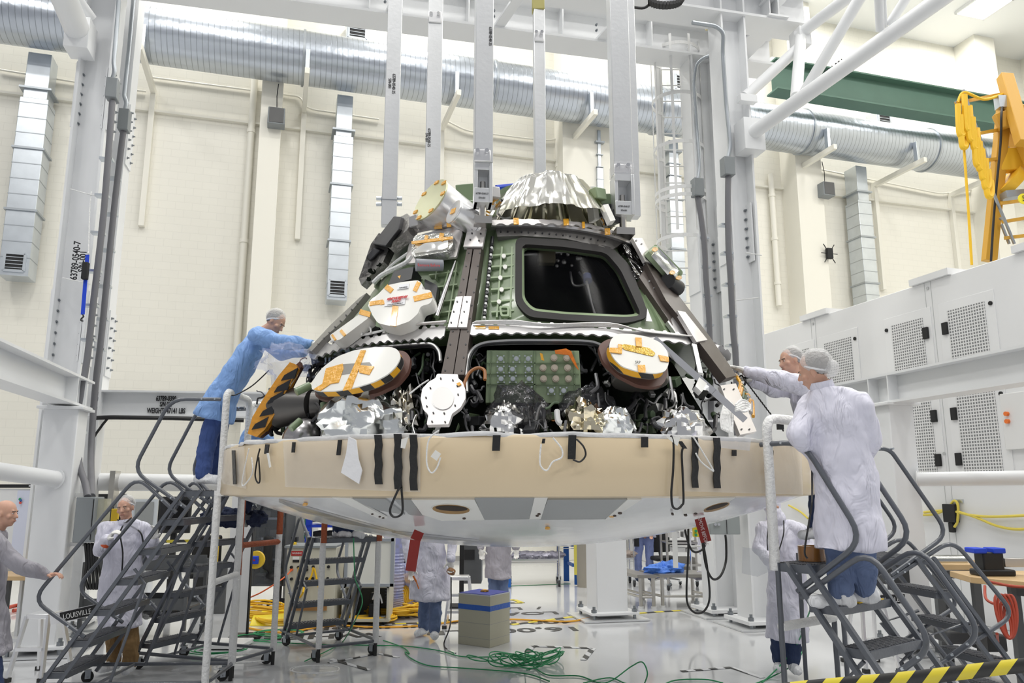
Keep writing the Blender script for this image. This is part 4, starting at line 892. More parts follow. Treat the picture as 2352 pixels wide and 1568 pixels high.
for s_ in ((826, 715, 850, 722, 12), (782, 758, 792, 770, 7), (762, 768, 770, 780, 5)): plate(strip(*s_), 'amber_patch', kapton, cap, off=.137, th=.005)
# left bay tubes / ribs
for s_ in ((1050, 600, 1028, 740), (1005, 600, 1000, 640), (870, 620, 860, 660), (900, 600, 880, 630), (1030, 620, 1000, 740)): plate(strip(*s_, 3), 'rib', green_l, cap, off=-.05, th=.04)
for v in (625, 655, 690, 715): plate(strip(985, v + 6, 1050, v - 3, 3), 'rib', green_l, cap, off=-.05, th=.04)
b = M(); b.tube([on_cone(u, v, -.0) for u, v in ((1046, 600), (1022, 670), (1003, 728))], [.008, .02, .02], 10); b.done('actuator', chrome, cap)
def cablec(pts, off, r, m, name='cable'): b = M(); b.tube(spline([on_cone(u, v, off) for u, v in pts], 5), r, 7); return b.done(name, m, cap)
cablec([(858, 650), (880, 630), (930, 605), (945, 590)], .02, .022, wrapw); cablec([(870, 640), (905, 605), (940, 580)], .0, .015, wrapw)
cablec([(830, 770), (838, 750), (850, 752), (852, 765)], .05, .008, wrapw); cablec([(895, 752), (930, 735), (950, 745), (975, 742), (1025, 738)], .06, .01, stripm)
for k in range(5): cablec([(1085 + k * 2, 742 - k), (1180, 744 - k * 2), (1260, 748 - k), (1400, 750 - k * 2), (1480, 757 + k), (1590, 772)], .035 + k * .006, .006, wrapw if k % 2 else stripm)
for k in range(4): cablec([(760, 785 - k), (850, 764 + k), (930, 750 - k), (1020, 740 + k)], .035, .006, wrapw if k % 2 else stripm)
# ---------------- top deck hardware
def ontop(u, v, Y): return P(u, v, Y)
td = on_cone(1050, 500, 0)
fc = P(1262, 514, 6.55); fr = [(.57, -.02), (.54, .04), (.49, .12), (.43, .20), (.375, .28), (.33, .345), (.29, .37), (.0, .38)]
b = M(); n_ = 120; vs = []
for r, h in fr:
    for i in range(n_):
        a = 2 * pi * i / n_; fl = abs(noise.noise(V((a * 2.6, 0, 1)))) * .11 + abs(noise.noise(V((a * 7, h * 1.5, 2)))) * .05; w = -fl * (1 - h * 1.2) + .02 * noise.noise(V((a * 3, h * 9, 0))); q = (r + w) if r > 0 else 0; vs.append(fc + V((q * cos(a) * 1.02, q * sin(a), h + (.015 * noise.noise(V((a * 2, 0, 9))) if h > .3 else 0))))
b.add(vs, [(j * n_ + i, j * n_ + (i + 1) % n_, (j + 1) * n_ + (i + 1) % n_, (j + 1) * n_ + i) for j in range(len(fr) - 1) for i in range(n_)]); b.done('foil_dome', foil('dome_foil', (.74, .73, .70), .13, 2.4, .35, tint=(.52, .50, .36)), cap, ang=22)
b = M(); b.cyl(fc + V((-.1, .35, .33)), fc + V((-.1, .35, .38)), .38, n=40); b.done('docking_ring', green_p, cap)
b = M(); b.ball(P(1236, 423, 6.6), (.07, .05, .05), 10); b.done('pink_wrap', mat('pink_film', (.75, .3, .3), .4, bump=(20, 1)), cap)
b = M(); b.tube([P(1140, 432, 6.9), P(1180, 428, 7.0)], .03); b.done('blue_tube', mat('strap_blue', (.01, .06, .62), .5), cap)
# drums
def drum(c, axis, r, L_, mface, mside, name):
    axis = V(axis).normalized(); c = V(c); b = M(); b.cyl(c, c + axis * L_, r, n=40); o = b.done(name, mside, cap, bev=.006)
    b = M(); b.cyl(c - axis * .012, c + axis * .002, r * 1.03, n=40); b.done(name + '_lid', mface, cap, bev=.003)
    b = M(); b.cyl(c + axis * L_, c + axis * (L_ + .02), r * 1.1, n=40); b.done(name + '_flange', mside, cap)
    return o, axis
gold = mat('gold_lid', (.66, .66, .44), .28, .85, var=(3, .1))
dA = V((.62, .55, -.34)); dcc = P(990, 460, 6.2)
drum(dcc, dA, .198, .34, gold, alub, 'drum')
x_, y_, z_ = frame(dA)
for a in (0, .8, 1.6, 2.5, 3.6, 4.4, 5.3):
    q = dcc - z_ * .016 + x_ * .18 * cos(a) + y_ * .18 * sin(a); b = M(); b.box(q, (.05, .03, .008), (x_, y_, z_)); b.done('amber_patch', kapton, cap)
dc2 = P(1044, 487, 5.95); drum(dc2, V((.75, .5, -.30)), .1, .2, alub, alub, 'canister'); b = M(); b.box(dc2 - z_ * .016, (.06, .05, .006), (x_, y_, z_)); b.done('amber_patch', kapton, cap)
for k, (u, v, w, h, m_) in enumerate(((1073, 455, .18, .22, green_p), (1130, 470, .05, .3, whitec), (1385, 470, .12, .16, green_p), (1392, 485, .1, .1, blackb), (1360, 470, .05, .3, whitec), (1086, 480, .1, .12, green_p), (1130, 445, .1, .1, stripm), (1405, 500, .08, .12, blackb), (1370, 448, .12, .1, green_l), (965, 510, .15, .1, stripm))):
    b = M(); b.box(P(u, v, 6.5 - .02 * k), (w, .12, h), (V((1, .1 * k, .1)), V((-.1 * k, 1, 0)), V((-.1, 0, 1)))); b.done('deck_unit', m_, cap, bev=.008)
for k in range(26):
    u, v = random.choice(((1375 + random.random() * 30, 445 + random.random() * 60), (1060 + random.random() * 30, 450 + random.random() * 50), (1120 + random.random() * 30, 440 + random.random() * 60)))
    p0 = P(u, v, 6.45); p1 = p0 + V((random.uniform(-.08, .08), random.uniform(-.05, .05), random.uniform(-.08, .08))); p2 = p1 + V((random.uniform(-.08, .08), 0, random.uniform(-.08, .08)))
    b = M(); b.tube(spline([p0, p1, p2], 4), .009, 6); b.done('deck_cable', random.choice((kapton, blackb, wrapw, stripm)), cap)
plate([(1385, 470), (1397, 468), (1414, 505), (1402, 508)], 'white_block', whitec, cap, off=.2, th=.05)
# ---------------- lower bays
pl = mkplane(5.42)
gp = plate([(1118, 804), (1330, 805), (1337, 926), (1115, 925)], 'connector_panel', green_l, cap, surf=pl, off=0, th=.22, step=200, bev=.004)
for (u0, v0, u1, v1, w) in ((1128, 806, 1124, 924, 2), (1168, 806, 1166, 850, 2), (1228, 806, 1228, 925, 4), (1318, 806, 1320, 924, 2), (1118, 833, 1330, 834, 2), (1118, 858, 1330, 859, 2), (1118, 882, 1332, 883, 2)): plate(strip(u0, v0, u1, v1, w), 'panel_seam', green_p, cap, surf=pl, off=.012, th=.012, step=400)
def conn(u, v, r, m_, l, name, n=14):
    p = P(u, v, 5.41); b = M(); b.cyl(p, p - V((0, l, 0)), r, n=n); b.cyl(p - V((0, l, 0)), p - V((0, l + .012, 0)), r * .7, n=n); return b.done(name, m_, cap)
for (u, v) in ((1150, 825), (1186, 825), (1213, 825), (1150, 849), (1177, 849), (1214, 849), (1151, 871), (1178, 871), (1215, 871), (1158, 896), (1214, 896), (1266, 898), (1294, 898)):
    p = P(u, v, 5.41); b = M(); b.box(p, (.05, .008, .05)); b.done('connector_base', green_l, cap); conn(u, v, .017, galv, .03, 'connector')
    for i in (-1, 1):
        for j in (-1, 1): b = M(); q = p + V((i * .022, -.006, j * .022)); b.cyl(q, q - V((0, .01, 0)), .006, n=6); b.done('connector_screw', galv, cap)
for (u, v) in ((1272, 823), (1301, 823), (1247, 846), (1273, 846), (1303, 846), (1248, 871), (1276, 871), (1305, 871)): conn(u, v, .024, mat('cap_beige', (.50, .44, .36), .5), .035, 'round_cap', 18)
plate([(1274, 804), (1300, 800), (1312, 806), (1330, 850), (1322, 842), (1306, 815), (1276, 812)], 'orange_film', mat('orange_film', (.75, .2, .02), .25, bump=(20, 1)), cap, surf=pl, off=.05, th=.012, step=10); plate([(1240, 810), (1246, 812), (1250, 828), (1243, 826)], 'amber_patch', kapton, cap, surf=pl, off=.05, th=.01)
# oval lids
def lid(face, z3, offs, fl, name, hz):
    """face outline px; stacked body"""
    plate(fl, name + '_gasket', gasket, cap, off=offs - .14, th=.03, rad=10); plate(face, name + '_body', mat('lid_metal', (.42, .40, .37), .3, .6), cap, off=offs - .06, th=.10, rad=10)
    plate(face, name + '_stripe_band', hz, cap, off=offs - .004, th=.06, rad=10); return plate(face, name + '_face', whitec, cap, off=offs, th=.01, rad=10)
s3 = lambda pts, ox=500, oy=750, k=3.137: [(ox + x / k, oy + y / k) for x, y in pts]
f1 = s3([(675, 430), (700, 360), (760, 290), (860, 215), (980, 170), (1100, 150), (1250, 145), (1300, 165), (1320, 215), (1290, 280), (1230, 340), (1130, 395), (1000, 435), (850, 462), (720, 465), (680, 450)])
g1_ = s3([(700, 470), (700, 380), (800, 280), (960, 200), (1200, 165), (1350, 175), (1390, 220), (1375, 320), (1300, 410), (1150, 480), (960, 510), (770, 530), (705, 505)])
lid(f1, 0, .22, g1_, 'oval_lid', hazm)
plate(s3([(880, 300), (900, 270), (1095, 255), (1110, 275), (1085, 310), (890, 348), (872, 330)]), 'lid_slot', mat('slot_grey', (.25, .24, .22), .3), cap, off=.222, th=.006)
for p in ([(1030, 170), (1065, 170), (960, 450), (900, 460)], [(780, 300), (900, 265), (905, 300), (870, 400), (750, 420)], [(1010, 275), (1125, 285), (1090, 345), (1020, 330)], [(690, 450), (850, 350), (870, 370), (735, 462)]): plate(s3(p), 'amber_patch', kapton, cap, off=.227, th=.005)
f2 = s3([(1035, 1200), (1080, 1165), (1180, 1165), (1290, 1185), (1380, 1225), (1430, 1290), (1438, 1370), (1415, 1425), (1340, 1440), (1220, 1425), (1110, 1390), (1050, 1330), (1020, 1260)], 1060, 380, 3.016)
g2_ = s3([(945, 1250), (1000, 1205), (1100, 1190), (1300, 1230), (1420, 1330), (1430, 1440), (1400, 1515), (1330, 1535), (1220, 1520), (1080, 1450), (980, 1360)], 1060, 380, 3.016)
lid(f2, 0, .24, g2_, 'round_lid', hazm)
s4 = lambda p: s3(p, 1060, 380, 3.016)
plate(s4([(1120, 1235), (1300, 1262), (1345, 1300), (1330, 1322), (1130, 1275), (1108, 1255)]), 'lid_slot', mat('amber_foil', (.45, .28, .04), .2, .6, bump=(20, 1)), cap, off=.245, th=.008, rad=4)
for p in ([(1205, 1190), (1248, 1192), (1250, 1255), (1212, 1250)], [(1030, 1260), (1085, 1262), (1100, 1300), (1020, 1290)], [(1085, 1235), (1115, 1240), (1112, 1300), (1090, 1300)], [(1365, 1310), (1435, 1325), (1438, 1358), (1380, 1350)], [(1222, 1380), (1272, 1380), (1278, 1432), (1226, 1430)]): plate(s4(p), 'amber_patch', kapton, cap, off=.250, th=.005)
text('SRP', on_cone(1465, 832, .258), (1, .1, 0), (0, .3, 1), .03, ink, cap)
# lid body below the round lid
b = M(); q = on_cone(1470, 880, -.12); b.cyl(q, q + V((0, .05, .22)), .2, .2, 28); b.done('thruster_housing', mat('housing_beige', (.36, .34, .31), .35, .5), cap, bev=.01)
# left-edge lid seen from the side
def edgepl(Y): return mkplane(Y)
f3 = s3([(215, 770), (250, 650), (340, 500), (440, 350), (520, 255), (560, 270), (575, 300), (520, 420), (490, 470), (430, 600), (340, 740), (280, 795)])
plate(f3, 'edge_lid', mat('amber_film', (.75, .33, .03), .18, bump=(14, 1.0), coat=.4), cap, surf=mkplane(5.95), off=0, th=.09, step=30)
for i, t in enumerate((.05, .25, .45, .62, .8)):
    a0 = lerp_line([(570, 990), (660, 840)], t); plate([(a0[0] + 3, a0[1] + 4), (a0[0] + 11, a0[1] - 9), (a0[0] + 42, a0[1] - 14 - 12), (a0[0] + 34, a0[1] - 2)], 'black_stripe', blackb, cap, surf=mkplane(5.94), off=.0, th=.02)
g3 = s3([(300, 800), (345, 765), (440, 600), (500, 480), (600, 290), (590, 250), (545, 290), (480, 480), (430, 620), (330, 760)])
plate(g3, 'edge_lid_gasket', gasket, cap, surf=mkplane(6.02), off=0, th=.08, step=30)
b = M(); c0, c1_ = P(640, 935, 6.1), P(718, 930, 6.0); b.cyl(c0, c1_, .16, .12, 28); b.cyl(c1_, P(740, 930, 6.0), .11, .11, 28); b.done('thruster_bell', mat('bell_dark', (.13, .125, .12), .35, .7), cap)
b = M(); q = P(700, 1012, 5.85); b.ball(q, .165, 28); b.done('dome_tank', mat('tank_silver', (.42, .41, .42), .25, .9), cap)
# clear bag under blue arms
b = M(); 
def crump(c, r, amp, fr_, n=36, sq=1.0, seed=0):
    bb = M(); bb.ball((0, 0, 0), 1.0, n, m=n // 2); vs = []
    for p in bb.v:
        w = 1 + amp * (noise.noise(p * fr_ + V((seed, 0, 0))) + .9 * abs(noise.noise(p * fr_ * 2.0 + V((0, seed, 0)))) + .45 * abs(noise.noise(p * fr_ * 4.3 + V((seed, seed, 0)))) - .25); vs.append(V(c) + V((p.x * r[0] * w, p.y * r[1] * w, p.z * r[2] * w)))
    bb.v = vs; return bb
crump(P(655, 830, 6.4), (.2, .12, .14), .5, 2.2, seed=3).done('clear_bag', film('bag_film', (.5, .58, .85), .06, .22, bump=(8, 1)), cap)
# foils in lower bay
crump(P(842, 990, 5.45), (.33, .22, .27), .22, 1.9, 48, seed=1).done('foil_wrap', silverb, cap, ang=24)
crump(P(925, 965, 5.45), (.1, .15, .19), .5, 2.9, seed=4).done('foil_wrap', silver, cap, ang=24)
crump(P(1160, 985, 5.2), (.15, .13, .15), .3, 2.4, seed=5).done('foil_wrap', silver, cap, ang=24)
crump(P(1185, 945, 5.25), (.2, .14, .17), .32, 1.5, seed=8).done('dark_film_wrap', darkfilm, cap)
crump(P(1345, 980, 5.25), (.14, .14, .16), .35, 2.4, seed=6).done('foil_wrap', silver, cap, ang=24)
crump(P(1412, 985, 5.2), (.13, .12, .14), .25, 2.2, seed=9).done('foil_wrap', silverb, cap, ang=24)
crump(P(1350, 940, 5.4), (.18, .12, .15), .32, 1.5, seed=11).done('dark_film_wrap', darkfilm, cap)
crump(P(1565, 992, 5.35), (.17, .15, .16), .3, 2.4, seed=7).done('foil_wrap', silver, cap, ang=24)
for (u0, v0, u1, v1, r, m_) in ((750, 1000, 745, 925, .03, green_p), (1000, 1000, 1012, 975, .03, wrapw), (1040, 985, 1060, 1000, .06, green_p), (1470, 990, 1480, 960, .05, green_p), (1500, 1000, 1490, 960, .04, green_p), (680, 900, 712, 885, .03, green_p), (668, 985, 690, 965, .025, green_p), (1090, 950, 1085, 1000, .04, green_p)):
    b = M(); b.cyl(P(u0, v0, 5.55), P(u1, v1, 5.6), r, n=14); b.done('strut', m_, cap)
# cable clutter in the dark bays
rnd = random.Random(11)
bays = [((1070, 795), (1110, 1000)), ((1330, 800), (1400, 990)), ((1530, 800), (1680, 990)), ((940, 800), (1005, 990)), ((690, 930), (745, 1000)), ((1210, 930), (1300, 995)), ((1440, 900), (1540, 990)), ((700, 810), (800, 860)), ((1590, 850), (1720, 990)), ((600, 900), (680, 1000))]
cm = [blackb, mat('cable_grey', (.20, .20, .21), .35, .4), mat('cable_steel', (.5, .5, .5), .3, .8), mat('cable_white', (.6, .6, .6), .5), mat('cable_olive', (.06, .10, .05), .5), mat('cable_amber', (.32, .12, .03), .4)]
wts = [5, 3, 2, 1, 3, 1]
loose = M()
for (a, c) in bays:
    for k in range(26):
        u, v = rnd.uniform(a[0], c[0]), rnd.uniform(a[1], c[1]); off = -rnd.uniform(.1, .34); pts = [(u, v)]
        an = rnd.uniform(0, 6.28)
        for j in range(3):
            an += rnd.uniform(-1, 1); st = rnd.uniform(8, 26); u += cos(an) * st * .6; v += sin(an) * st; u = min(max(u, a[0] - 10), c[0] + 10); v = min(max(v, a[1] - 5), 996); pts.append((u, v))
        rr_ = rnd.choice((.005, .007, .009, .013, .02))
        if k < 10: cablec(pts, off, rr_, rnd.choices(cm, wts)[0], 'wiring')
        else: loose.tube(spline([on_cone(u_, v_, off) for u_, v_ in pts], 5), rr_ * .8, 7)
    for k in range(6):
        p = on_cone(rnd.uniform(a[0], c[0]), rnd.uniform(a[1], c[1]), -rnd.uniform(.15, .32)); b = M(); x_, y_, z_ = frame((rnd.uniform(-1, 1), -1, rnd.uniform(-1, 1)))
        s_ = rnd.uniform(.03, .08); b.box(p, (s_, s_ * .8, s_ * 1.3), (x_, y_, z_)) if rnd.random() < .5 else b.cyl(p, p + z_ * s_, s_ * .45, n=12); b.done('fitting', rnd.choices(cm, wts)[0], cap, bev=.003)
loose.done('loose_wiring', mat('loose_cable', (.07, .07, .075), .35, .3), cap)['kind'] = 'stuff'
for k, (o_, r_, m_) in enumerate(((-.02, .012, cm[2]), (-.03, .016, cm[0]), (-.045, .01, cm[1]))):
    cablec([(1072, 900), (1070 + k * 3, 850), (1078 + k * 3, 812 + k), (1105, 790 + k * 2), (1160, 783 + k * 3), (1250, 782 + k * 3), (1350, 784 + k * 3), (1385, 795 + k)], o_, r_, m_, 'harness')
    cablec([(820, 800 + k * 3), (900, 795 + k * 2), (950, 791 + k * 3), (990, 790 + k * 3), (1008, 806 + k), (1012, 830)], o_, r_, m_, 'harness')
cablec([(1060, 900), (1075, 860), (1095, 845), (1112, 850), (1114, 872)], .0, .012, cm[5], 'harness'); cablec([(940, 905), (965, 885), (985, 872)], .05, .006, wrapw)
# strut with clamp and rope at the lower right
b = M(); b.bar(on_cone(1503, 778, .12), on_cone(1640, 900, .2), .045, .02, (0, 1, .3)); b.bar(on_cone(1640, 900, .2), on_cone(1712, 965, .22), .045, .02, (0, 1, .3)); b.done('silver_strut', chrome, cap)
b = M(); b.bar(on_cone(1594, 792, .08), on_cone(1608, 858, .12), .035, .02, (0, 1, .3)); b.done('silver_strut', alub, cap)
plate([(1606, 866), (1624, 880), (1612, 900), (1597, 886)], 'strut_clamp', chrome, cap, off=.24, th=.04)
for k in range(6): cablec([(1665 + k * 3, 925), (1656 + k * 4, 960), (1660 + k * 4, 985 + k * 2), (1668 + k * 3, 950), (1676 + k, 925)], .1 + k * .01, .009, wrapw, 'rope')
for k in range(4): cablec([(1690, 930 + k * 4), (1705 + k * 3, 918 + k * 6), (1722, 930 + k * 3), (1708, 945), (1692, 938)], .24, .009, wrapw, 'rope')
for k in range(8): cablec([(1690 + k * 4, 860 + k * 9), (1700 + k * 4, 880 + k * 6), (1695 + k * 5, 900 + k * 8)], .02, .014, rnd.choice((kapton, cm[2], cm[4], wrapw)), 'harness')
# serrated strip behind the right longeron
plate(serrate([(1620, 782), (1650, 792), (1680, 812)], [(1628, 800), (1655, 808), (1678, 826)], 4, 4, 5), 'serrated_strip', stripm, cap, off=.02, th=.014)
# ================================================================ LIFTING LINKS
def link(label, u0, v0, u1, v1, Y, w, dep, ztop=None, plates=(), clev=None, texts=()):
    p1 = P(u1, v1, Y); p0 = V((P(u0, max(v0, 0), Y).x, Y, 0)); zt = P(u0, 0, Y).z + 1.6; p0 = V((p1.x, p1.y, zt))
    if v0 > 0: zt = P(u0, v0, Y).z; p0.z = zt
    r_ = thing('lifting_link', label, 'lifting bar', p1, 'aluminium lifting links above the capsule')
    b = M(); b.box((p0 + p1) / 2, (w, dep, (p0 - p1).length), .12); b.done('bar', alu, r_, bev=.006)
    for (v, hh) in plates:
        q = P(u1 + (u0 - u1) * (v1 - v) / max(v1 - v0, 1), v, Y); q = V((p1.x, p1.y - dep / 2 - .008, q.z)); b = M(); b.box(q, (w * .9, .016, hh), .12); b.done('joint_plate', alub, r_, bev=.01)
        for k in (-1, 1): b = M(); c = q + V((k * w * .25, -.008, .03)); b.cyl(c, c - V((0, .03, 0)), .018, n=6); b.done('bolt', chrome, r_)
    for (s_, u, v, sz, vert) in texts:
        q = P(u, v, Y); q = V((q.x, q.y, q.z)); q.y = p1.y - dep / 2 - .004 + (q.x - p1.x) * .12
        text(s_, q, (0, 0, -1) if vert else (1, .12, 0), (1, .12, 0) if vert else (0, 0, 1), sz, ink, r_)
    return r_, p1
def clevis(r_, p, w, dep, h, label, sz):
    """open end fitting: two cheeks, top and bottom with a window and a nut"""
    for k in (-1, 1): b = M(); b.box(p + V((k * (w / 2 - .014), 0, -h / 2)), (.028, dep, h), .12); b.done('clevis_cheek', alu, r_, bev=.004)
    b = M(); b.box(p + V((0, dep / 2 - .01, -h / 2)), (w, .02, h), .12); b.done('clevis_back', alu, r_)
    for z in (-.03, -h + .06): b = M(); b.box(p + V((0, 0, z)), (w, dep, .06 if z > -.1 else .12), .12); b.done('clevis_block', alu, r_, bev=.004)
    b = M(); b.cyl(p + V((0, 0, -h + .1)), p + V((0, 0, -h + .2)), .022, n=16); b.cyl(p + V((0, 0, -h - .16)), p + V((0, 0, -h)), .03, n=16); b.done('stud', steel, r_)
    q = p + V((0, -dep / 2 - .004, -h + .07)); text(label, q, (1, .12, 0), (0, 0, 1), sz, ink, r_); text('S/N-001', q - V((0, 0, .035)), (1, .12, 0), (0, 0, 1), sz, ink, r_)
    b = M(); b.box(p + V((0, 0, .06)), (w * 1.02, dep * 1.02, .1), .12); b.done('plastic_wrap', film('link_film', (.9, .9, .92), .1, .3), r_)
    b = M(); b.box(p + V((0, -.0, -h - .14)), (w * .95, dep, .06), .12); b.done('foot', steel, r_)
ra_, p1 = link('aluminium lifting link with bolts on both edges, leftmost over the capsule', 905, 0, 893, 520, 7.3, .145, .1, texts=(('63789-0540-25', 906, 198, .045, 1), ('S/N-001', 897, 198, .042, 1)))
for k in (-1, 1):
    for z in (-.03, .03): q = P(894, 462, 7.3) + V((k * .075, 0, z)); b = M(); b.cyl(q, q + V((k * .05, 0, 0)), .02, n=6); b.done('bolt', galv, ra_)
b = M(); q = P(894, 462, 7.3); b.box(q, (.155, .11, .006), .12); b.done('joint_seam', galvd, ra_)
link('aluminium lifting link behind the round gold-green drum', 1000, 0, 992, 470, 8.1, .165, .12, plates=((47, .14),), texts=(('63789-0540-25', 987, 322, .045, 1), ('S/N-001', 981, 322, .04, 1)))
r_, p1 = link('front aluminium lifting link with open clevis left of the window', 1110, 0, 1109, 383, 5.95, .145, .2, plates=((370, .1),), texts=(('63789-0540-25', 1127, 98, .035, 1),))
clevis(r_, p1, .145, .17, .33, '63789-0540-27', .021)
link('aluminium lifting link ending in the foil dome, with yellow block on top', 1237, 26, 1240, 432, 7.5, .115, .1, plates=((90, .12),))
r2 = thing('hoist_block', 'small olive-yellow hoist block at the top of the centre lifting link', 'hoist', P(1236, 20, 7.5))
b = M(); q = P(1236, 8, 7.5); b.box(q, (.13, .12, .2)); b.done('block', mat('olive_yellow', (.5, .45, .16), .5), r2, bev=.01); b = M(); q = P(1236, -10, 7.5); b.box(q + V((0, 0, .9)), (.11, .1, 1.8)); b.done('upper_bar', alu, r2)
r_, p1 = link('wide aluminium lifting link with clevis at the upper right of the capsule', 1412, 0, 1428, 408, 6.35, .165, .14, plates=((398, .1),))
clevis(r_, p1, .165, .17, .36, '63789-0540-27', .021)
link('aluminium lifting link standing just behind the right clevis link', 1442, 0, 1452, 500, 7.1, .14, .12)
# ================================================================ ROLLING STAIRS
def caster(par, p, r=.055, ang=0, m=rubber):
    p = V(p); a = V((cos(ang), sin(ang), 0)); b = M(); b.cyl(p + a * -.018 + V((0, 0, r)), p + a * .018 + V((0, 0, r)), r, n=20); w = b.done('caster', m, par, bev=.004)
    b = M()
    for k in (-1, 1): b.box(p + a * (k * .027) + V((0, 0, r * 1.35)), (.006, r * .9, r * 1.3), ang)
    b.box(p + V((0, 0, r * 2.05)), (.065, r * 1.1, .012), ang); b.cyl(p + a * -.03 + V((0, 0, r)), p + a * .03 + V((0, 0, r)), .008, n=8); b.done('caster_fork', galvd, w)
def stairs(label, org, deg, n, rise, run, w, plat, rails, legm, yn=0, guard=None, base=True, wheels=((0, 0), (0, 1), (1, 0), (1, 1)), tie=None):
    al = radians(deg); A = V((cos(al), sin(al), 0)); Yd = V((-sin(al), cos(al), 0)); org = V(org)
    def Lc(x, y, z): return org + A * x + Yd * y + V((0, 0, z))
    def PL(u, v, y):
        d = ray(u, v); q = Lc(0, y, 0); k = (q - O).dot(Yd) / d.dot(Yd); return O + d * k
    t = thing('rolling_stairs', label, 'ladder', org)
    xe = (n - 1) * run; zt = n * rise
    def deck(name, x0, x1, z):
        b = M(); xm = (x0 + x1) / 2
        for y in (.015, w - .015): b.box(Lc(xm, y, z - .03), (x1 - x0, .03, .05), al)
        for x in (x0 + .012, x1 - .012): b.box(Lc(x, w / 2, z - .03), (.024, w - .06, .05), al)
        o = b.done(name, dgray, t); b = M(); k = 0; x = x0 + .02
        b.box(Lc(xm, w / 2, z - .022), (x1 - x0 - .03, w - .05, .008), al)
        y = .05
        while y < w - .03: b.box(Lc(xm, y, z - .008), (x1 - x0 - .03, .016, .018), al); y += .035
        b.done('grating', tread, o); return o
    for i in range(1, n): deck('step', (i - 1) * run - .03, (i - 1) * run + .17, i * rise)
    deck('platform', xe - .03, xe + plat, zt)
    for y in (-.02, w + .02):
        for dx in (.0, .15):
            x0 = -run + .1 + dx; b = M(); b.bar(Lc(x0 + 0, y, .1), Lc(xe + dx - .02, y, zt + .0), .034, .03); b.done('stringer', dgray, t)
    for k, y in enumerate((0, w)):
        lm = legm[k] if isinstance(legm, (list, tuple)) else legm
        segs = lm if isinstance(lm, list) else [(1.0, lm)]; z1 = zt; zz0 = .14; tt = 0
        for (fr_, mm) in segs:
            za = z1 - (z1 - zz0) * tt; zb_ = z1 - (z1 - zz0) * fr_; tt = fr_; r = .034 if mm in (wrapw, rustw) else .018
            b = M(); N_ = 14; b.tube([Lc(xe + plat - .02 + .003 * noise.noise(V((i * .9, k, 3))), y, za + (zb_ - za) * i / N_) for i in range(N_ + 1)], [r * (1 + .12 * noise.noise(V((i * 1.7, k * 3, 0)))) for i in range(N_ + 1)], 12); b.done('leg', mm, t)
    b = M(); b.tube(fillet([Lc(-.15, -.02, .16), Lc(xe + plat, -.02, .16), Lc(xe + plat, w + .02, .16), Lc(-.15, w + .02, .16)], .12), .018, 10); b.tube([Lc(xe * .4, 0, .16), Lc(xe * .4, w, .16)], .014); b.done('base_frame', dgray, t)
    for (i, j) in wheels: caster(t, Lc(.0 if i == 0 else xe + plat - .1, w * j, 0), ang=al + pi / 2 + .5)
    for i in (0, 1): b = M(); b.cyl(Lc(xe + plat - .02, w * i, .0), Lc(xe + plat - .02, w * i, .16), .02, n=12); b.done('rubber_foot', rubber, t)
    for pts in rails:
        if len(pts[0]) == 3: P3 = lambda y, pts=pts: [Lc(a, y, c) for a, _, c in pts]
        else: P3 = lambda y, pts=pts: [PL(u, v, yn) + Yd * (y - yn) for u, v in pts]
        for y in (0, w): b = M(); b.tube(fillet(P3(y), .14), .0175, 10); b.done('handrail', dgray, t)
        for y in (0, w):
            q = P3(y)[0]; q2 = P3(y)[-1]
            for qq, nx in ((q, P3(y)[1]), (q2, P3(y)[-2])):
                d = (nx - qq).normalized()
                for s_ in (.05, .17): b = M(); c = qq + d * s_; b.cyl(c - Yd * .03, c + Yd * .03, .008, n=8); b.done('bolt', galv, t)
    for (x, z0, z1) in ((xe * .55, .14, 0),):
        for y in (0, w): b = M(); b.tube([Lc(xe * .5, y, .16), Lc(xe * .5 + .45 * plat + .1, y, zt * .55), Lc(xe * .62, y, zt * .62)], .014); b.done('brace', dgray, t)
    if guard:
        h, mm = guard; b = M(); pts = fillet([Lc(xe + plat, 0, zt - .05), Lc(xe + plat, 0, zt + h), Lc(xe + plat, w, zt + h), Lc(xe + plat, w, zt - .05)], .1); b.tube(pts, [.033 * (1 + .1 * noise.noise(V((i * 1.3, 0, 7)))) for i in range(len(pts))], 12); b.done('padded_guard', mm, t)
    if tie:
        for (z, mm) in tie: b = M(); b.tube([Lc(xe + plat - .02, w * i / 10, z + .005 * noise.noise(V((i, 5, 0)))) for i in range(11)], .03, 12); b.done('padded_crossbar', mm, t)
    return t, Lc
def R7(k=1.0): return [[(.29 * k, 0, .55), (-.19, 0, .87), (.62 * k, 0, 1.95), (1.0 * k, 0, 1.62)], [(1.09 * k, 0, 1.66), (.58 * k, 0, 2.0), (.87 * k, 0, 2.66), (1.33 * k, 0, 2.66)]]
L1, l1 = stairs('dark grey rolling stairs with white-wrapped rear legs under the man in the blue coat', (-4.06, 7.3, 0), 3, 7, .26, .18, .78, .3, R7(), (wrapw, wrapw), guard=(.92, wrapw), tie=((1.0, wrapw),))
L2, l2 = stairs('dark grey rolling stairs with rust-red wrapped legs, second from the left', (-3.88, 8.67, 0), -20, 7, .26, .15, .65, .3, R7(.86), ([(.5, rustw), (1, wrapw)], [(.28, rustw), (1, wrapw)]), guard=(.9, wrapw), tie=((1.27, rustw),))
L3, l3 = stairs('small dark grey rolling stairs below the heat shield beside the beige console', (-2.70, 9.92, 0), -57, 5, .26, .18, .66, .42, [[(.2, 0, .5), (-.2, 0, .85), (.3, 0, 1.55), (.66, 0, 1.2)], [(.7, 0, 1.25), (.3, 0, 1.5), (.45, 0, 1.95)]], (wrapw, wrapw), guard=(.35, rustw))
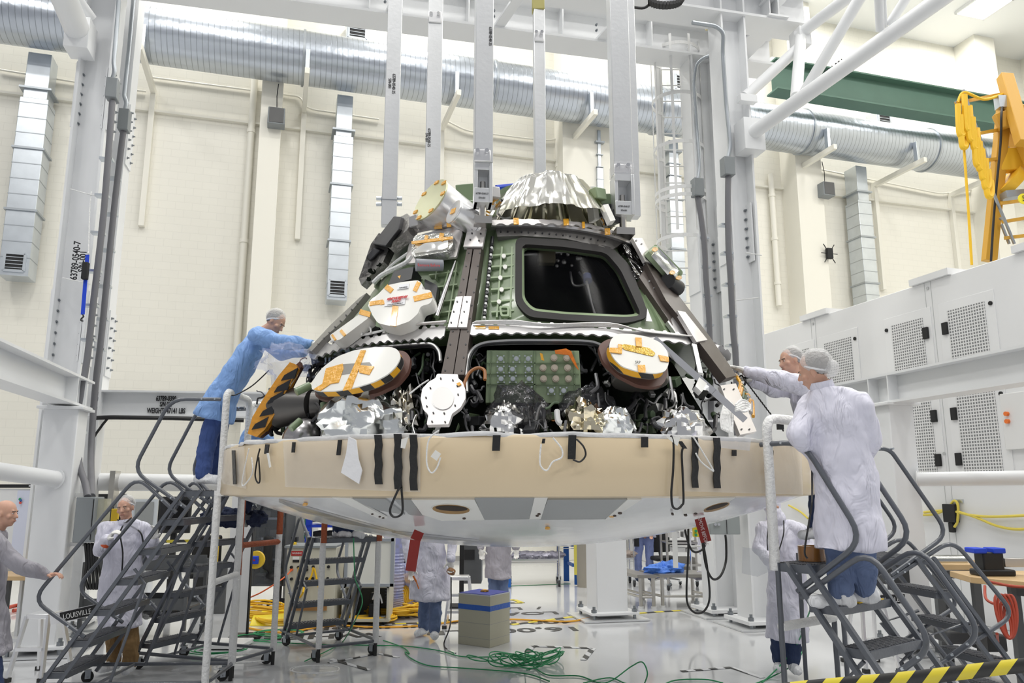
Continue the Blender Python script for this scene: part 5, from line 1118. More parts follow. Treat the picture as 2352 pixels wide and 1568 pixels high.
L4, l4 = stairs('dark grey rolling stairs under the man in the long white coat', (2.860, 4.780, 0), 128, 6, .2275, .176, .616, .22, [[(1747, 1021), (1843, 1014), (1984, 1240), (1832, 1358)], [(1840, 1372), (1996, 1262), (2146, 1484), (2062, 1545)]], (dgray, dgray), yn=.616, guard=(.93, wrapw), tie=((.97, wrapw),))
L5, l5 = stairs('dark grey rolling stairs nearest the workbench with the vise', (3.98, 7.17, 0), 190, 5, .26, .2, .6, .8, [[(2003, 1030), (2043, 1030), (2179, 1225), (2046, 1320)], [(2035, 1337), (2188, 1238), (2331, 1411), (2140, 1537)]], (dgray, dgray), yn=.6)
b = M(); b.box(l4(.69, .25, 1.14), (.05, .3, .006), radians(128)); b.done('yellow_tape', yellow, L4)
# ================================================================ PEOPLE
def cap2(b, p0, p1, r0, r1=None, n=12):
    r1 = r0 if r1 is None else r1; b.cyl(p0, p1, r0, r1, n); b.ball(p0, r0 * 1.0, n); b.ball(p1, r1 * 1.0, n)
def hand(b, w, d, pn, curl=.5, g=0.0, side=1):
    """palm, four bent fingers of unequal length and a thumb from the palm's side"""
    w = V(w); d = V(d).normalized(); pn = V(pn); pn = (pn - d * pn.dot(d)).normalized(); s_ = d.cross(pn) * side
    b.ball(w + d * .048, (.05 + g, .040 + g, .017 + g), 14, ax=(d, s_, pn)); cap2(b, w - d * .02, w + d * .03, .024 + g, .024 + g)
    for i, L_ in enumerate((.070, .080, .075, .058)):
        p = w + d * .085 + s_ * (.029 - i * .0195); dr = (d + s_ * (.10 - i * .06)).normalized(); r = .0092 - i * .0004 + g
        for k, f in enumerate((.45, .32, .23)):
            a = curl * (1.1 if k else .8); dr = (dr * cos(a) + pn * sin(a)).normalized(); q = p + dr * L_ * f; cap2(b, p, q, r * (1 - .08 * k), r * (1 - .08 * (k + 1)), 8); p = q
    p = w + d * .02 + s_ * .03; dr = (d * .6 + s_ * .75 + pn * .25 * curl).normalized()
    for k, f in enumerate((.032, .030, .022)): q = p + dr * f; cap2(b, p, q, .0125 - .001 * k + g, .0118 - .001 * k + g, 8); p = q; dr = (dr + d * .35 + pn * .35 * curl).normalized()
def remesh(o, vox, disp=None, sm=6):
    m = o.modifiers.new('remesh', 'REMESH'); m.mode = 'VOXEL'; m.voxel_size = vox; m.use_smooth_shade = True
    s_ = o.modifiers.new('smooth', 'SMOOTH'); s_.iterations = sm; s_.factor = .5
    if disp:
        tx = bpy.data.textures.get('folds%d' % int(disp[0] * 100)) or bpy.data.textures.new('folds%d' % int(disp[0] * 100), 'CLOUDS'); tx.noise_scale = disp[0]; tx.noise_depth = 2
        d = o.modifiers.new('folds', 'DISPLACE'); d.texture = tx; d.strength = disp[1]; d.mid_level = .5; d.texture_coords = 'LOCAL'
    return o
skin = mat('skin', (.62, .36, .26), .5, var=(30, .05)); skin.node_tree.nodes['Principled BSDF'].inputs['Subsurface Weight'].default_value = .1
def cloth(name, col, rough=.75, k=.9):
    if name in MATS: return MATS[name]
    m = mat(name, col, rough); nt = m.node_tree; N = nt.nodes.new; L = nt.links.new; tc = N('ShaderNodeTexCoord'); mp = N('ShaderNodeMapping'); mp.inputs['Scale'].default_value = (6.5, 6.5, 2.4)
    L(tc.outputs['Object'], mp.inputs[0]); n1 = N('ShaderNodeTexNoise'); n1.inputs['Scale'].default_value = 1; n1.inputs['Detail'].default_value = 3; n1.inputs['Distortion'].default_value = 1.4; L(mp.outputs[0], n1.inputs['Vector'])
    bp = N('ShaderNodeBump'); bp.inputs['Strength'].default_value = k; bp.inputs['Distance'].default_value = .06; L(n1.outputs['Fac'], bp.inputs['Height']); L(bp.outputs['Normal'], nt.nodes['Principled BSDF'].inputs['Normal']); return m
coatw = cloth('coat_lavender', (.76, .755, .87), .6, 1.0); coatb = cloth('coat_blue', (.24, .42, .80), .6, 1.0); coatg = cloth('coat_grey', (.33, .32, .36), .7); coatg2 = cloth('coat_silver', (.42, .40, .45), .6)
jeans = cloth('jeans_blue', (.13, .18, .32), .85); jeansd = cloth('jeans_dark', (.03, .05, .12), .85); jeansn = cloth('jeans_navy', (.045, .085, .26), .85); jeansl = cloth('jeans_light', (.24, .30, .58), .85); khaki = cloth('khaki', (.28, .17, .07), .85)
glove = mat('glove_white', (.84, .83, .80), .5, bump=(50, .3)); shoe = cloth('shoe_cover', (.82, .83, .85), .55); netm = mat('hair_net', (1, 1, 1), .5, alpha=.42, bump=(60, .8)); hairm = mat('hair_grey_brown', (.14, .11, .09), .7, bump=(90, .8))
def person(label, S, coat, trou, Z0=None, vox=.007, net=True, gl=True, hood=False, legs=True, shoes=shoe, bald=False, width=1.0, extra=None, coatname='coat', curl=(.35, .35), hair=True, showface=True):
    """S: joints as world points: hd nk pv sL sR eL eR wL wR hL hR(kands dir) kL kR aL aR ; fd face direction; hem; wL/wR palms"""
    S = {k: (V(v) if not isinstance(v, (float, int)) else v) for k, v in S.items()}
    r_ = thing('person', label, 'person', V((S['pv'].x, S['pv'].y, min(S['aL'].z, S['aR'].z) - .08)), None)
    fd = S['fd'].normalized(); up = (S['hd'] - S['nk']).normalized(); up = (up - fd * up.dot(fd)).normalized(); rt = fd.cross(up)
    hd = S['hd']; b = M(); ax = (rt, fd, up)
    def H(x, y, z): return hd + rt * x + fd * y + up * z
    b.ball(H(0, -.012, .03), (.074, .094, .090), 24, ax=ax); b.ball(H(0, .012, -.045), (.056, .070, .068), 20, ax=ax); b.ball(H(0, .050, -.085), (.028, .022, .022), 12, ax=ax)
    b.ball(H(0, .045, -.005), (.055, .045, .05), 16, ax=ax)
    cap2(b, H(0, .078, .015), H(0, .100, -.022), .009, .013, 10); b.ball(H(.012, .088, -.026), .009, 8); b.ball(H(-.012, .088, -.026), .009, 8)
    cap2(b, H(-.035, .072, .030), H(.035, .072, .030), .011, .011, 8); cap2(b, H(-.018, .078, -.052), H(.018, .078, -.052), .0085, .0085, 8); cap2(b, H(-.014, .076, -.063), H(.014, .076, -.063), .009, .009, 8)
    for k in (-1, 1): b.ball(H(k * .047, .052, -.018), .021, 10); b.ball(H(k * .076, -.008, -.002), (.010, .018, .032), 10, ax=ax)
    cap2(b, H(0, -.015, -.06), S['nk'], .052, .062, 16)
    ch = S['nk'].lerp(S['pv'], .3); side = (S['sR'] - S['sL']).normalized()
    sa = (S['nk'] - S['pv']).normalized(); b.ball(ch, (.14 * width, .085, .18), 20, ax=(side, side.cross(sa).normalized(), sa))
    cap2(b, S['nk'].lerp(S['pv'], .22), S['pv'], .085, .10, 16); cap2(b, S['sL'], S['sR'], .055, .055)
    for k in 'LR':
        cap2(b, S['s' + k], S['e' + k], .048, .038); cap2(b, S['e' + k], S['w' + k], .038, .026); hand(b, S['w' + k], S['f' + k], S.get('p' + k, fd - up * .5), curl[0 if k == 'L' else 1], 0, 1 if k == 'L' else -1)
        hp = S['pv'] + side * (-.085 if k == 'L' else .085) - V((0, 0, .04)); cap2(b, hp, S['k' + k], .075, .052); cap2(b, S['k' + k], S['a' + k], .052, .036)
        td_ = (S.get('t' + k, fd)); td_ = V((td_.x, td_.y, 0)).normalized(); cap2(b, S['a' + k] + V((0, 0, -.04)), S['a' + k] + td_ * .14 + V((0, 0, -.055)), .035, .026)
    remesh(b.done('body', skin, r_), vox, sm=3)
    # eyes, brows, mouth
    if showface:
        ew = mat('eye_white', (.8, .78, .76), .3); dk = mat('iris_dark', (.03, .02, .02), .3)
        for k in (-1, 1):
            b = M(); b.ball(H(k * .030, .074, .008), (.0095, .008, .0045), 10, ax=ax); b.done('eye', ew, r_); b = M(); b.ball(H(k * .030, .0815, .008), (.0045, .0025, .0045), 8, ax=ax); b.done('iris', dk, r_)
            b = M(); cap2(b, H(k * .016, .087, .026), H(k * .046, .077, .028), .0042, .003, 6); b.done('eyebrow', hairm, r_)
        b = M(); cap2(b, H(-.020, .086, -.057), H(.020, .086, -.057), .003, .003, 6); b.done('mouth_line', mat('lip', (.36, .13, .11), .5), r_)
    if hair and not bald: b = M(); b.ball(H(0, -.030, .040), (.080, .088, .088), 20, ax=ax); b.done('hair', hairm, r_)
    if net and not hood:
        b = M(); b.ball(H(0, -.034, .052), (.088, .100, .094), 24, ax=ax); bb = [p + (p - hd) * .05 * noise.noise(p * 22) for p in b.v]; b.v = bb; b.done('hair_net', netm, r_)
        b = M(); b.lathe(H(0, -.020, .026), [(.080, -.007), (.0865, -.003), (.0865, .003), (.080, .007)], 28, axis=(fd * -.55 + up)); b.done('net_band', mat('net_band_white', (.86, .86, .88), .6), r_)
    if hood:
        b = M(); b.ball(H(0, -.018, .025), (.095, .105, .115), 20, ax=ax); cap2(b, H(0, .02, -.07), H(0, .0, -.13), .082, .105); b.ball(H(0, .045, -.062), (.065, .062, .05), 16, ax=ax); o = remesh(b.done('hood', coat, r_), .010, (.08, .01))
        b = M(); b.ball(H(0, .068, .008), (.055, .03, .022), 16, ax=ax); remesh(b.done('eye_opening', skin, r_), .006)
        for k in (-1, 1): b = M(); b.ball(H(k * .028, .097, .008), (.011, .006, .006), 10, ax=ax); b.done('iris', MATS['iris_dark'] if 'iris_dark' in MATS else black, r_)
    # coat: torso and skirt as one garment, sleeves with cuffs
    if coat:
        b = M(); rings = []; spine = [S['nk'] + (S['nk'] - ch).normalized() * .015, S['nk'].lerp(ch, .35), ch, S['nk'].lerp(S['pv'], .65), S['pv'], S['pv'].lerp(S['hem'], .5), S['hem']]
        ra = [(.07, .07), (.135, .10), (.195, .125), (.19, .13), (.20, .145), (.22, .17), (.235, .19)]; hw = S.get('hw', 1.0)
        for i, (c, (a_, b_)) in enumerate(zip(spine, ra)):
            t_ = (spine[min(i + 1, 6)] - spine[max(i - 1, 0)]).normalized(); sx = (side - t_ * side.dot(t_)).normalized(); sy = t_.cross(sx); k_ = width * (hw if i > 4 else 1)
            rings.append([c + sx * (a_ * k_ * cos(q)) + sy * (b_ * k_ * sin(q) * (1 + (.05 * sin(q * 7 + i) if i > 3 else 0))) for q in [2 * pi * j / 28 for j in range(28)]])
        b.loft(rings); cap2(b, S['nk'].lerp(S['sL'], .5), S['sL'], .075, .078); cap2(b, S['nk'].lerp(S['sR'], .5), S['sR'], .075, .078)
        for k in 'LR':
            cap2(b, S['s' + k], S['e' + k], .088 * width, .073); cap2(b, S['e' + k], S['w' + k].lerp(S['e' + k], .12), .073, .055)
        remesh(b.done(coatname, coat, r_), .012, (.22, .06), 5)
        for k in 'LR':
            d = (S['w' + k] - S['e' + k]).normalized(); c = S['w' + k] - d * .03; b = M(); b.cyl(c - d * .05, c + d * .03, .046, .040, 16); b.done('cuff', coat, r_)
        b = M(); cc = S['nk'] + up * .02; b.lathe(cc, [(.070, -.03), (.074, .0), (.070, .03), (.060, .03)], 24, axis=up * .9 + fd * -.1); b.done('collar', coat, r_, solid=.005)
    b = M(); 
    for k in 'LR':
        hp = S['pv'] + side * (-.09 if k == 'L' else .09) - V((0, 0, .05)); cap2(b, hp, S['k' + k], .098, .082); cap2(b, S['k' + k], S['a' + k] + V((0, 0, .02)), .082, .075)
    remesh(b.done('trousers', trou, r_), .012, (.09, .035), 4)
    for k in 'LR':
        td_ = (S.get('t' + k, fd)); td_ = V((td_.x, td_.y, 0)).normalized(); a = S['a' + k]; b = M(); cap2(b, a + V((0, 0, .02)), a + V((0, 0, -.02)), .062, .056); cap2(b, a - td_ * .04 + V((0, 0, -.03)), a + td_ * .16 + V((0, 0, -.045)), .052, .042); b.ball(a + td_ * .05 + V((0, 0, -.05)), (.15, .058, .03), 14, ax=(td_, V((-td_.y, td_.x, 0)), V((0, 0, 1))))
        remesh(b.done('shoe_cover' if shoes is shoe else 'shoe', shoes, r_), .010, (.05, .02) if shoes is shoe else None, 3)
    if gl:
        for k in 'LR': b = M(); hand(b, S['w' + k], S['f' + k], S.get('p' + k, fd - up * .5), curl[0 if k == 'L' else 1], .0025, 1 if k == 'L' else -1); remesh(b.done('glove', glove, r_), .006, sm=2)
    return r_, H
Q = lambda u, v, Y: P(u, v, Y)
# man in blue coat bending over the left stairs
Y = 7.62
r_, H = person('person in light blue coat leaning over from the stairs to reach the capsule', dict(hd=Q(632, 742, Y), nk=Q(598, 768, Y), pv=Q(508, 912, Y), sL=Q(590, 772, Y - .19), sR=Q(602, 778, Y + .19),
    eL=Q(660, 786, Y - .25), eR=Q(650, 812, Y + .15), wL=Q(718, 790, Y - .3), wR=Q(700, 806, Y + .0), fL=V((1, -.1, -.0)), fR=V((1, -.2, .1)), pL=V((0, 0, -1)), pR=V((0, 0, -1)), kL=Q(478, 1010, Y - .1), kR=Q(500, 1006, Y + .12), aL=Q(466, 1090, Y - .14), aR=Q(495, 1088, Y + .12),
    fd=V((.80, -.12, -.55)), tL=V((.9, -.3, 0)), tR=V((1, .1, 0)), hem=Q(490, 962, Y)), coatb, jeansn, curl=(.2, .2))
b = M(); b.tube(spline([Q(618, 850, Y - .3), Q(580, 885, Y - .3), Q(545, 905, Y - .32), Q(532, 908, Y - .35)], 6), .006, 6); b.done('wrist_cord', black, r_)
# bald man at the left edge
Y = 7.2
r_, H = person('bald person in grey coat at the left edge, hand on the stair rail', dict(hd=Q(14, 1180, Y), nk=Q(-12, 1224, Y), pv=Q(-32, 1385, Y), sL=Q(-10, 1236, Y + .2), sR=Q(-20, 1240, Y - .2),
    eL=Q(-30, 1330, Y + .25), eR=Q(48, 1302, Y - .1), wL=Q(-28, 1400, Y + .2), wR=Q(110, 1322, Y + .04), fL=V((.1, -.1, -1)), fR=V((1, -.05, .25)), pR=V((.2, -.1, -1)), kL=Q(-25, 1490, Y + .1), kR=Q(-25, 1490, Y - .1), aL=Q(-40, 1590, Y + .12), aR=Q(-12, 1600, Y - .12),
    fd=V((1, .05, -.05)), hem=Q(-30, 1505, Y)), coatg, jeansd, net=False, gl=False, bald=True, shoes=black, curl=(.3, .75), hair=False)
# smiling man in white coat
Y = 8.4
r_, H = person('person in white coat, hair net and khaki trousers smirking between the left stairs', dict(hd=Q(288, 1168, Y), nk=Q(290, 1205, Y), pv=Q(276, 1330, Y), sL=Q(328, 1216, Y + .02), sR=Q(246, 1216, Y),
    eL=Q(352, 1268, Y + .05), eR=Q(228, 1262, Y - .12), wL=Q(352, 1236, Y - .15), wR=Q(250, 1238, Y - .3), fL=V((.25, -.2, .9)), fR=V((.5, -.2, .7)), pL=V((-.3, -1, 0)), pR=V((1, .2, -.2)), kL=Q(300, 1440, Y), kR=Q(262, 1440, Y), aL=Q(300, 1522, Y - .05), aR=Q(262, 1518, Y + .1),
    fd=V((.05, -1, -.06)), tL=V((.15, -1, 0)), tR=V((-.3, -1, 0)), hem=Q(274, 1440, Y), hw=.95), coatw, khaki, curl=(.6, .95))
b = M(); b.tube(spline([H(-.07, .04, -.10), Q(277, 1218, Y - .16), Q(282, 1270, Y - .19), Q(279, 1325, Y - .2)], 5), .008, 6); b.tube(spline([H(.07, .04, -.10), Q(318, 1218, Y - .14), Q(328, 1240, Y - .14), Q(330, 1262, Y - .12)], 5), .008, 6); b.done('black_lanyard', black, r_)
b = M(); q = Q(246, 1243, Y - .28); b.cyl(q, q + V((-.02, .02, -.035)), .05, n=16); b.done('orange_wristband', mat('wrist_orange', (.8, .12, .03), .5), r_)
b = M(); b.box(Q(300, 1212, Y - .15), (.15, .01, .1)); b.done('chest_badge', film('badge_clear', (.8, .8, .9), .1, .3), r_)
# walker below the capsule
Y = 10.38
r_, H = person('person in white coat and blue jeans walking towards us under the heat shield', dict(hd=Q(985, 1140, Y), nk=Q(985, 1170, Y), pv=Q(988, 1290, Y), sL=Q(1024, 1182, Y), sR=Q(948, 1182, Y), eL=Q(1040, 1235, Y), eR=Q(936, 1240, Y), wL=Q(1036, 1288, Y - .15), wR=Q(944, 1305, Y - .1),
    fL=V((.0, -.1, -1)), fR=V((.1, -.1, -1)), kL=Q(1000, 1385, Y - .1), kR=Q(975, 1380, Y + .1), aL=Q(998, 1448, Y - .12), aR=Q(974, 1441, Y + .2), fd=V((0, -1, 0)), tL=V((.1, -1, 0)), tR=V((-.5, -1, 0)), hem=Q(988, 1376, Y), hw=1.15), coatw, jeans, curl=(.5, .4))
b = M(); q = Q(1036, 1312, Y - .15); b.lathe(q, [(.035, -.02), (.055, -.02), (.055, .02), (.035, .02), (.035, -.02)], 20, axis=(.3, .6, .8)); tag(b.done('tape_roll', mat('roll_amber', (.32, .15, .05), .35)), 'amber tape roll held by the walking person in white coat', 'tape')
b = M(); b.bar(Q(949, 1322, Y - .2), Q(956, 1335, Y - .2), .02, .02); b.bar(Q(956, 1335, Y - .2), Q(962, 1352, Y - .2), .012, .012); tag(b.done('pliers', mat('orange_grip', (.7, .18, .02), .5)), 'orange-handled pliers held by the walking person', 'pliers')
b = M(); q = Q(943, 1310, Y - .1); b.cyl(q, q + V((0, 0, .035)), .045, n=16); b.done('orange_wristband', MATS['wrist_orange'], r_)
# person in grey coat behind the cardboard-coloured block
Y = 12.6
r_, H = person('person in silver-grey coat standing behind the beige foam block', dict(hd=Q(1140, 1140, Y), nk=Q(1141, 1165, Y), pv=Q(1144, 1262, Y), sL=Q(1170, 1175, Y), sR=Q(1112, 1175, Y), eL=Q(1180, 1222, Y), eR=Q(1104, 1222, Y), wL=Q(1186, 1260, Y - .2), wR=Q(1104, 1262, Y - .15),
    fL=V((0, -.2, -1)), fR=V((.2, -.1, -1)), kL=Q(1156, 1345, Y), kR=Q(1134, 1345, Y), aL=Q(1158, 1391, Y), aR=Q(1133, 1391, Y), fd=V((0, -1, 0)), hem=Q(1144, 1328, Y), hw=.9), coatg2, jeans, vox=.009)
# far person in jeans
Y = 16.3
r_, H = person('distant person in pale blue jeans with black badge, behind the steel benches', dict(hd=Q(1480, 1128, Y), nk=Q(1480, 1148, Y), pv=Q(1480, 1226, Y), sL=Q(1500, 1158, Y), sR=Q(1460, 1158, Y), eL=Q(1504, 1192, Y), eR=Q(1456, 1192, Y), wL=Q(1497, 1222, Y - .2), wR=Q(1468, 1212, Y - .2),
    fL=V((-.2, -.3, -1)), fR=V((.5, -.5, 0)), kL=Q(1492, 1275, Y), kR=Q(1466, 1275, Y), aL=Q(1493, 1322, Y), aR=Q(1465, 1324, Y), fd=V((0, -1, 0)), hem=Q(1480, 1232, Y)), cloth('shirt_grey', (.5, .5, .62), .8), jeansl, vox=.010, net=False, gl=False, shoes=mat('shoe_blue', (.03, .05, .12), .6))
b = M(); b.box(Q(1462, 1243, Y - .15), (.1, .01, .2)); b.done('black_badge', black, r_)
# reaching man
Y = 6.72
r_, H = person('person in white coat stretching both gloved arms to the capsule edge', dict(hd=Q(1815, 832, Y), nk=Q(1842, 876, Y), pv=Q(1868, 1010, Y + .1), sL=Q(1836, 884, Y - .2), sR=Q(1846, 890, Y + .2), eL=Q(1772, 868, Y - .22), eR=Q(1785, 895, Y + .05), wL=Q(1708, 851, Y - .2), wR=Q(1722, 872, Y - .1),
    fL=V((-1, 0, .35)), fR=V((-1, .1, .3)), pL=V((0, 0, -1)), pR=V((0, 0, -1)), kL=Q(1880, 1120, Y + .1), kR=Q(1885, 1120, Y + .25), aL=Q(1880, 1215, Y + .1), aR=Q(1892, 1212, Y + .3), fd=V((-1, -.25, -.1)), hem=Q(1878, 1120, Y + .1)), coatw, jeansd, curl=(.3, .3))
b = M(); q = [Q(1708 + k * 2.35, 868 + k * 3.1 + 1.5 * (k % 2), Y - .3) for k in range(40)]; b.tube(q, .006, 6); b.done('coiled_cord', black, r_)
b = M(); b.box(Q(1792, 980, Y - .3), (.05, .03, .045)); b.done('cord_clip', black, r_)
# man seen from behind
Y = 5.03
r_, H = person('person in long white coat and blue jeans seen from behind on the right stairs', dict(hd=Q(1869, 854, Y), nk=Q(1890, 893, Y), pv=Q(1940, 1090, Y), sL=Q(1862, 932, Y + .14), sR=Q(1975, 930, Y - .10), eL=Q(1838, 1000, Y - .02), eR=Q(1998, 1010, Y - .05), wL=Q(1885, 1062, Y + .16), wR=Q(1975, 1065, Y + .2),
    fL=V((.5, .8, .1)), fR=V((-.5, .8, .1)), kL=Q(1928, 1285, Y + .05), kR=Q(1978, 1280, Y - .02), aL=Q(1932, 1365, Y), aR=Q(1985, 1355, Y + .08), fd=V((-.80, .52, -.22)), tL=V((-1, .1, 0)), tR=V((-.9, .4, 0)), hem=Q(1953, 1262, Y), hw=.93), coatw, jeans, vox=.006, width=1.0)
b = M(); b.ball(H(0, -.10, -.005), (.06, .05, .06), 16); b.done('net_bunch', netm, r_)
b = M(); b.tube(spline([Q(1865, 1075, Y + .1), Q(1865, 1150, Y - .15), Q(1858, 1200, Y - .1), Q(1848, 1265, Y), Q(1855, 1282, Y)], 6), .006, 6); b.done('coiled_cord', black, r_)
b = M(); b.tube([H(.08, 0, .01), H(.085, .09, .0)], .004, 6); b.done('glasses_arm', black, r_)
# hooded person
Y = 8.35
r_, H = person('hooded masked person in white coverall and dark jeans under the right rim', dict(hd=Q(1773, 1162, Y), nk=Q(1785, 1202, Y), pv=Q(1808, 1325, Y), sL=Q(1836, 1220, Y), sR=Q(1757, 1218, Y - .05), eL=Q(1862, 1262, Y - .05), eR=Q(1745, 1262, Y - .15), wL=Q(1850, 1292, Y - .3), wR=Q(1768, 1290, Y - .35),
    fL=V((-.6, -.8, 0)), fR=V((.6, -.8, 0)), kL=Q(1823, 1440, Y), kR=Q(1786, 1440, Y), aL=Q(1822, 1522, Y - .03), aR=Q(1790, 1518, Y + .05), fd=V((-.3, -1, -.05)), tL=V((-.1, -1, 0)), tR=V((-.5, -1, 0)), hem=Q(1808, 1470, Y), hw=.92), coatw, jeansd, hood=True, net=False, showface=False, gl=False)
b = M(); b.tube(spline([Q(1765, 1200, Y - .17), Q(1762, 1240, Y - .22), Q(1764, 1285, Y - .3)], 5), .006, 6); b.tube(spline([Q(1800, 1195, Y - .15), Q(1799, 1230, Y - .2), Q(1784, 1278, Y - .25)], 5), .006, 6); b.done('beaded_lanyard', black, r_)
# person on small stairs, and one crouching behind the rim
Y = 9.3
person('person in dark jeans and white shoe covers standing on the small centre stairs', dict(hd=Q(800, 930, Y), nk=Q(798, 965, Y), pv=Q(795, 1080, Y), sL=Q(830, 972, Y), sR=Q(765, 972, Y), eL=Q(838, 1010, Y), eR=Q(760, 1010, Y), wL=Q(830, 1000, Y - .2), wR=Q(770, 1000, Y - .2), fL=V((0, -1, .5)), fR=V((0, -1, .5)),
    kL=Q(806, 1150, Y - .05), kR=Q(784, 1150, Y - .05), aL=Q(806, 1219, Y - .02), aR=Q(778, 1219, Y - .02), fd=V((0, -1, 0)), tL=V((.9, -.5, 0)), tR=V((.9, -.6, 0)), hem=Q(795, 1150, Y)), coatb, jeansd, vox=.010)
Y = 8.6
person('person in blue coat crouching behind the left end of the tan rim', dict(hd=Q(612, 948, Y), nk=Q(596, 972, Y), pv=Q(566, 1050, Y), sL=Q(590, 985, Y - .15), sR=Q(600, 985, Y + .15), eL=Q(620, 1030, Y), eR=Q(625, 1030, Y + .1), wL=Q(655, 1040, Y), wR=Q(655, 1030, Y + .1), fL=V((1, 0, 0)), fR=V((1, 0, 0)),
    kL=Q(592, 1090, Y - .1), kR=Q(592, 1090, Y + .12), aL=Q(560, 1104, Y - .1), aR=Q(562, 1104, Y + .1), fd=V((1, -.1, -.3)), hem=Q(558, 1075, Y)), coatb, jeansd, vox=.010)
o = crump(Q(525, 1188, 8.9), (.30, .12, .10), .35, 2.4, 40, seed=21); r_ = thing('navy_legs', 'dark navy trouser legs of a kneeling person with pale reflective band, below the second stairs', 'clothing', Q(525, 1205, 8.9)); o.done('cloth', cloth('navy_cloth', (.018, .028, .07), .85), r_)  # crumpled cloth shapes standing in for a kneeling person's legs
crump(Q(588, 1190, 8.9), (.12, .1, .085), .3, 2.2, 30, seed=25).done('trouser_leg', MATS['navy_cloth'], r_); crump(Q(565, 1150, 8.8), (.07, .07, .13), .3, 2.2, 30, seed=27).done('trouser_leg', MATS['navy_cloth'], r_)
b = M(); b.cyl(Q(563, 1190, 8.85), Q(568, 1190, 8.85), .095, n=20); b.done('reflective_band', mat('reflective', (.55, .55, .52), .4), r_)
# ================================================================ EQUIPMENT ROUND THE FLOOR
def BX(name, par, m, u0, u1, v0, v1, Y, dep, bev=0):
    """box whose front face covers a measured area at distance Y"""
    a = P(u0, (v0 + v1) / 2, Y); c = P(u1, (v0 + v1) / 2, Y); t = P((u0 + u1) / 2, v0, Y).z; l = P((u0 + u1) / 2, v1, Y).z
    b = M(); b.box(((a.x + c.x) / 2, Y + dep / 2, (t + l) / 2), (c.x - a.x, dep, t - l)); return b.done(name, m, par, bev=bev)
def TH(name, label, cat, u, v, Y, group=None): return thing(name, label, cat, P(u, v, Y), group)
beige = mat('console_beige', (.58, .56, .46), .45); cartg = mat('cart_grey', (.10, .105, .11), .5); woodm = mat('maple', (.62, .43, .22), .45, var=(5, .15)); bluem = mat('rack_blue', (.01, .05, .55), .4); blueb = mat('bench_blue', (.02, .13, .48), .45)
tapebw = hazard('tape_black_white', (.75, .76, .78), (.04, .04, .04), 5.5, (1, .3, 0)); tapeyb = hazard('tape_yellow_black', (.72, .60, .06), (.04, .04, .04), 3.2, (1, .25, 1.0)); redl = mat('label_red', (.45, .02, .02), .5); paper = MATS['paper']
# whiteboard with poster
t = TH('whiteboard', 'whiteboard with a printed drawing sheet behind the bald person', 'whiteboard', 30, 1290, 10.6)
BX('board', t, white, -60, 90, 1122, 1284, 10.6, .03); BX('top_rail', t, blackm, -60, 90, 1112, 1120, 10.58, .05); BX('label', t, paper, 66, 80, 1114, 1117, 10.57, .01); BX('poster', t, mat('poster_paper', (.72, .75, .88), .6), 32, 90, 1126, 1276, 10.59, .008)
BX('frame_bottom', t, galv, -60, 90, 1284, 1290, 10.58, .06)
for u in (-40, 60): b = M(); q = P(u, 1290, 10.6); b.bar(q, (q.x, q.y, .0), .05, .05, (0, 1, 0)); b.done('leg', galvd, t)
for (u, v, c) in ((46, 1146, (.05, .35, .15)), (48, 1149, (.05, .15, .45)), (47, 1154, (.7, .1, .08))): b = M(); q = P(u, v, 10.57); b.cyl(q, q + V((0, -.005, 0)), .018, n=12); b.done('emblem', mat('emblem_%d' % v, c, .5), t)
b = M(); q = P(92, 1184, 10.58)
for r in (.11, .075, .04): b.tube([q + V((r * cos(a), 0, r * sin(a))) for a in [2 * pi * k / 32 for k in range(32)]], .0018, 4, closed=True)
b.done('line_drawing', mat('pencil', (.3, .3, .45), .6), t)
# electrical boxes
t = TH('electrical_box', 'grey electrical cabinet mounted on the left gantry column', 'electrical box', 200, 1245, 9.35)
BX('housing', t, boxgrey, 170, 214, 1141, 1246, 9.35, .22, .01); BX('door_gap', t, black, 210, 212, 1146, 1240, 9.345, .01); BX('clear_cover', t, film('cover_clear', (.7, .68, .5), .15, .45), 214, 236, 1145, 1240, 9.42, .16); BX('top_bracket', t, white, 164, 200, 1132, 1141, 9.5, .03); BX('bottom_bracket', t, white, 158, 190, 1244, 1254, 9.5, .03)
b = M(); b.cyl(P(222, 1212, 9.4), P(230, 1213, 9.3), .02); b.done('knob', chrome, t)
for k in range(5): b = M(); b.tube(spline([P(196 + k * 7, 1248, 9.5), P(199 + k * 6, 1290, 9.6), P(196 + k * 9, 1325, 9.7), P(203 + k * 6, 1352, 9.8)], 5), .018, 8); tag(b.done('power_cable', black), 'black power cable hanging below the grey electrical cabinet', 'cable', 'black cables below the grey cabinet')
t = TH('electrical_box', 'grey electrical cabinet with two small knobs on the right gantry column', 'electrical box', 1665, 1230, 11.0)
BX('housing', t, mat('box_bluegrey', (.34, .37, .37), .45), 1629, 1699, 1150, 1227, 11.0, .22, .01); BX('door_gap', t, black, 1668, 1669, 1152, 1226, 10.99, .01)
for u in (1642, 1650): b = M(); q = P(u, 1204, 11.0); b.cyl(q, q + V((0, -.03, 0)), .018, n=12); b.done('knob', chrome, t)
b = M(); b.tube(spline([P(1666, 1228, 11), P(1668, 1250, 11), P(1667, 1290, 11), P(1655, 1322, 10.9), P(1637, 1329, 10.8), P(1622, 1300, 10.8), P(1613, 1240, 10.8), P(1609, 1170, 10.8)], 6), .016, 8); b.done('cable', black, t)
t = TH('crane_pendant', 'yellow push-button crane pendant hanging with black cable under the heat shield', 'remote control', 1602, 1235, 10.6)
BX('housing', t, mat('pendant_yellow', (.75, .58, .02), .4), 1593, 1611, 1192, 1233, 10.6, .09, .01)
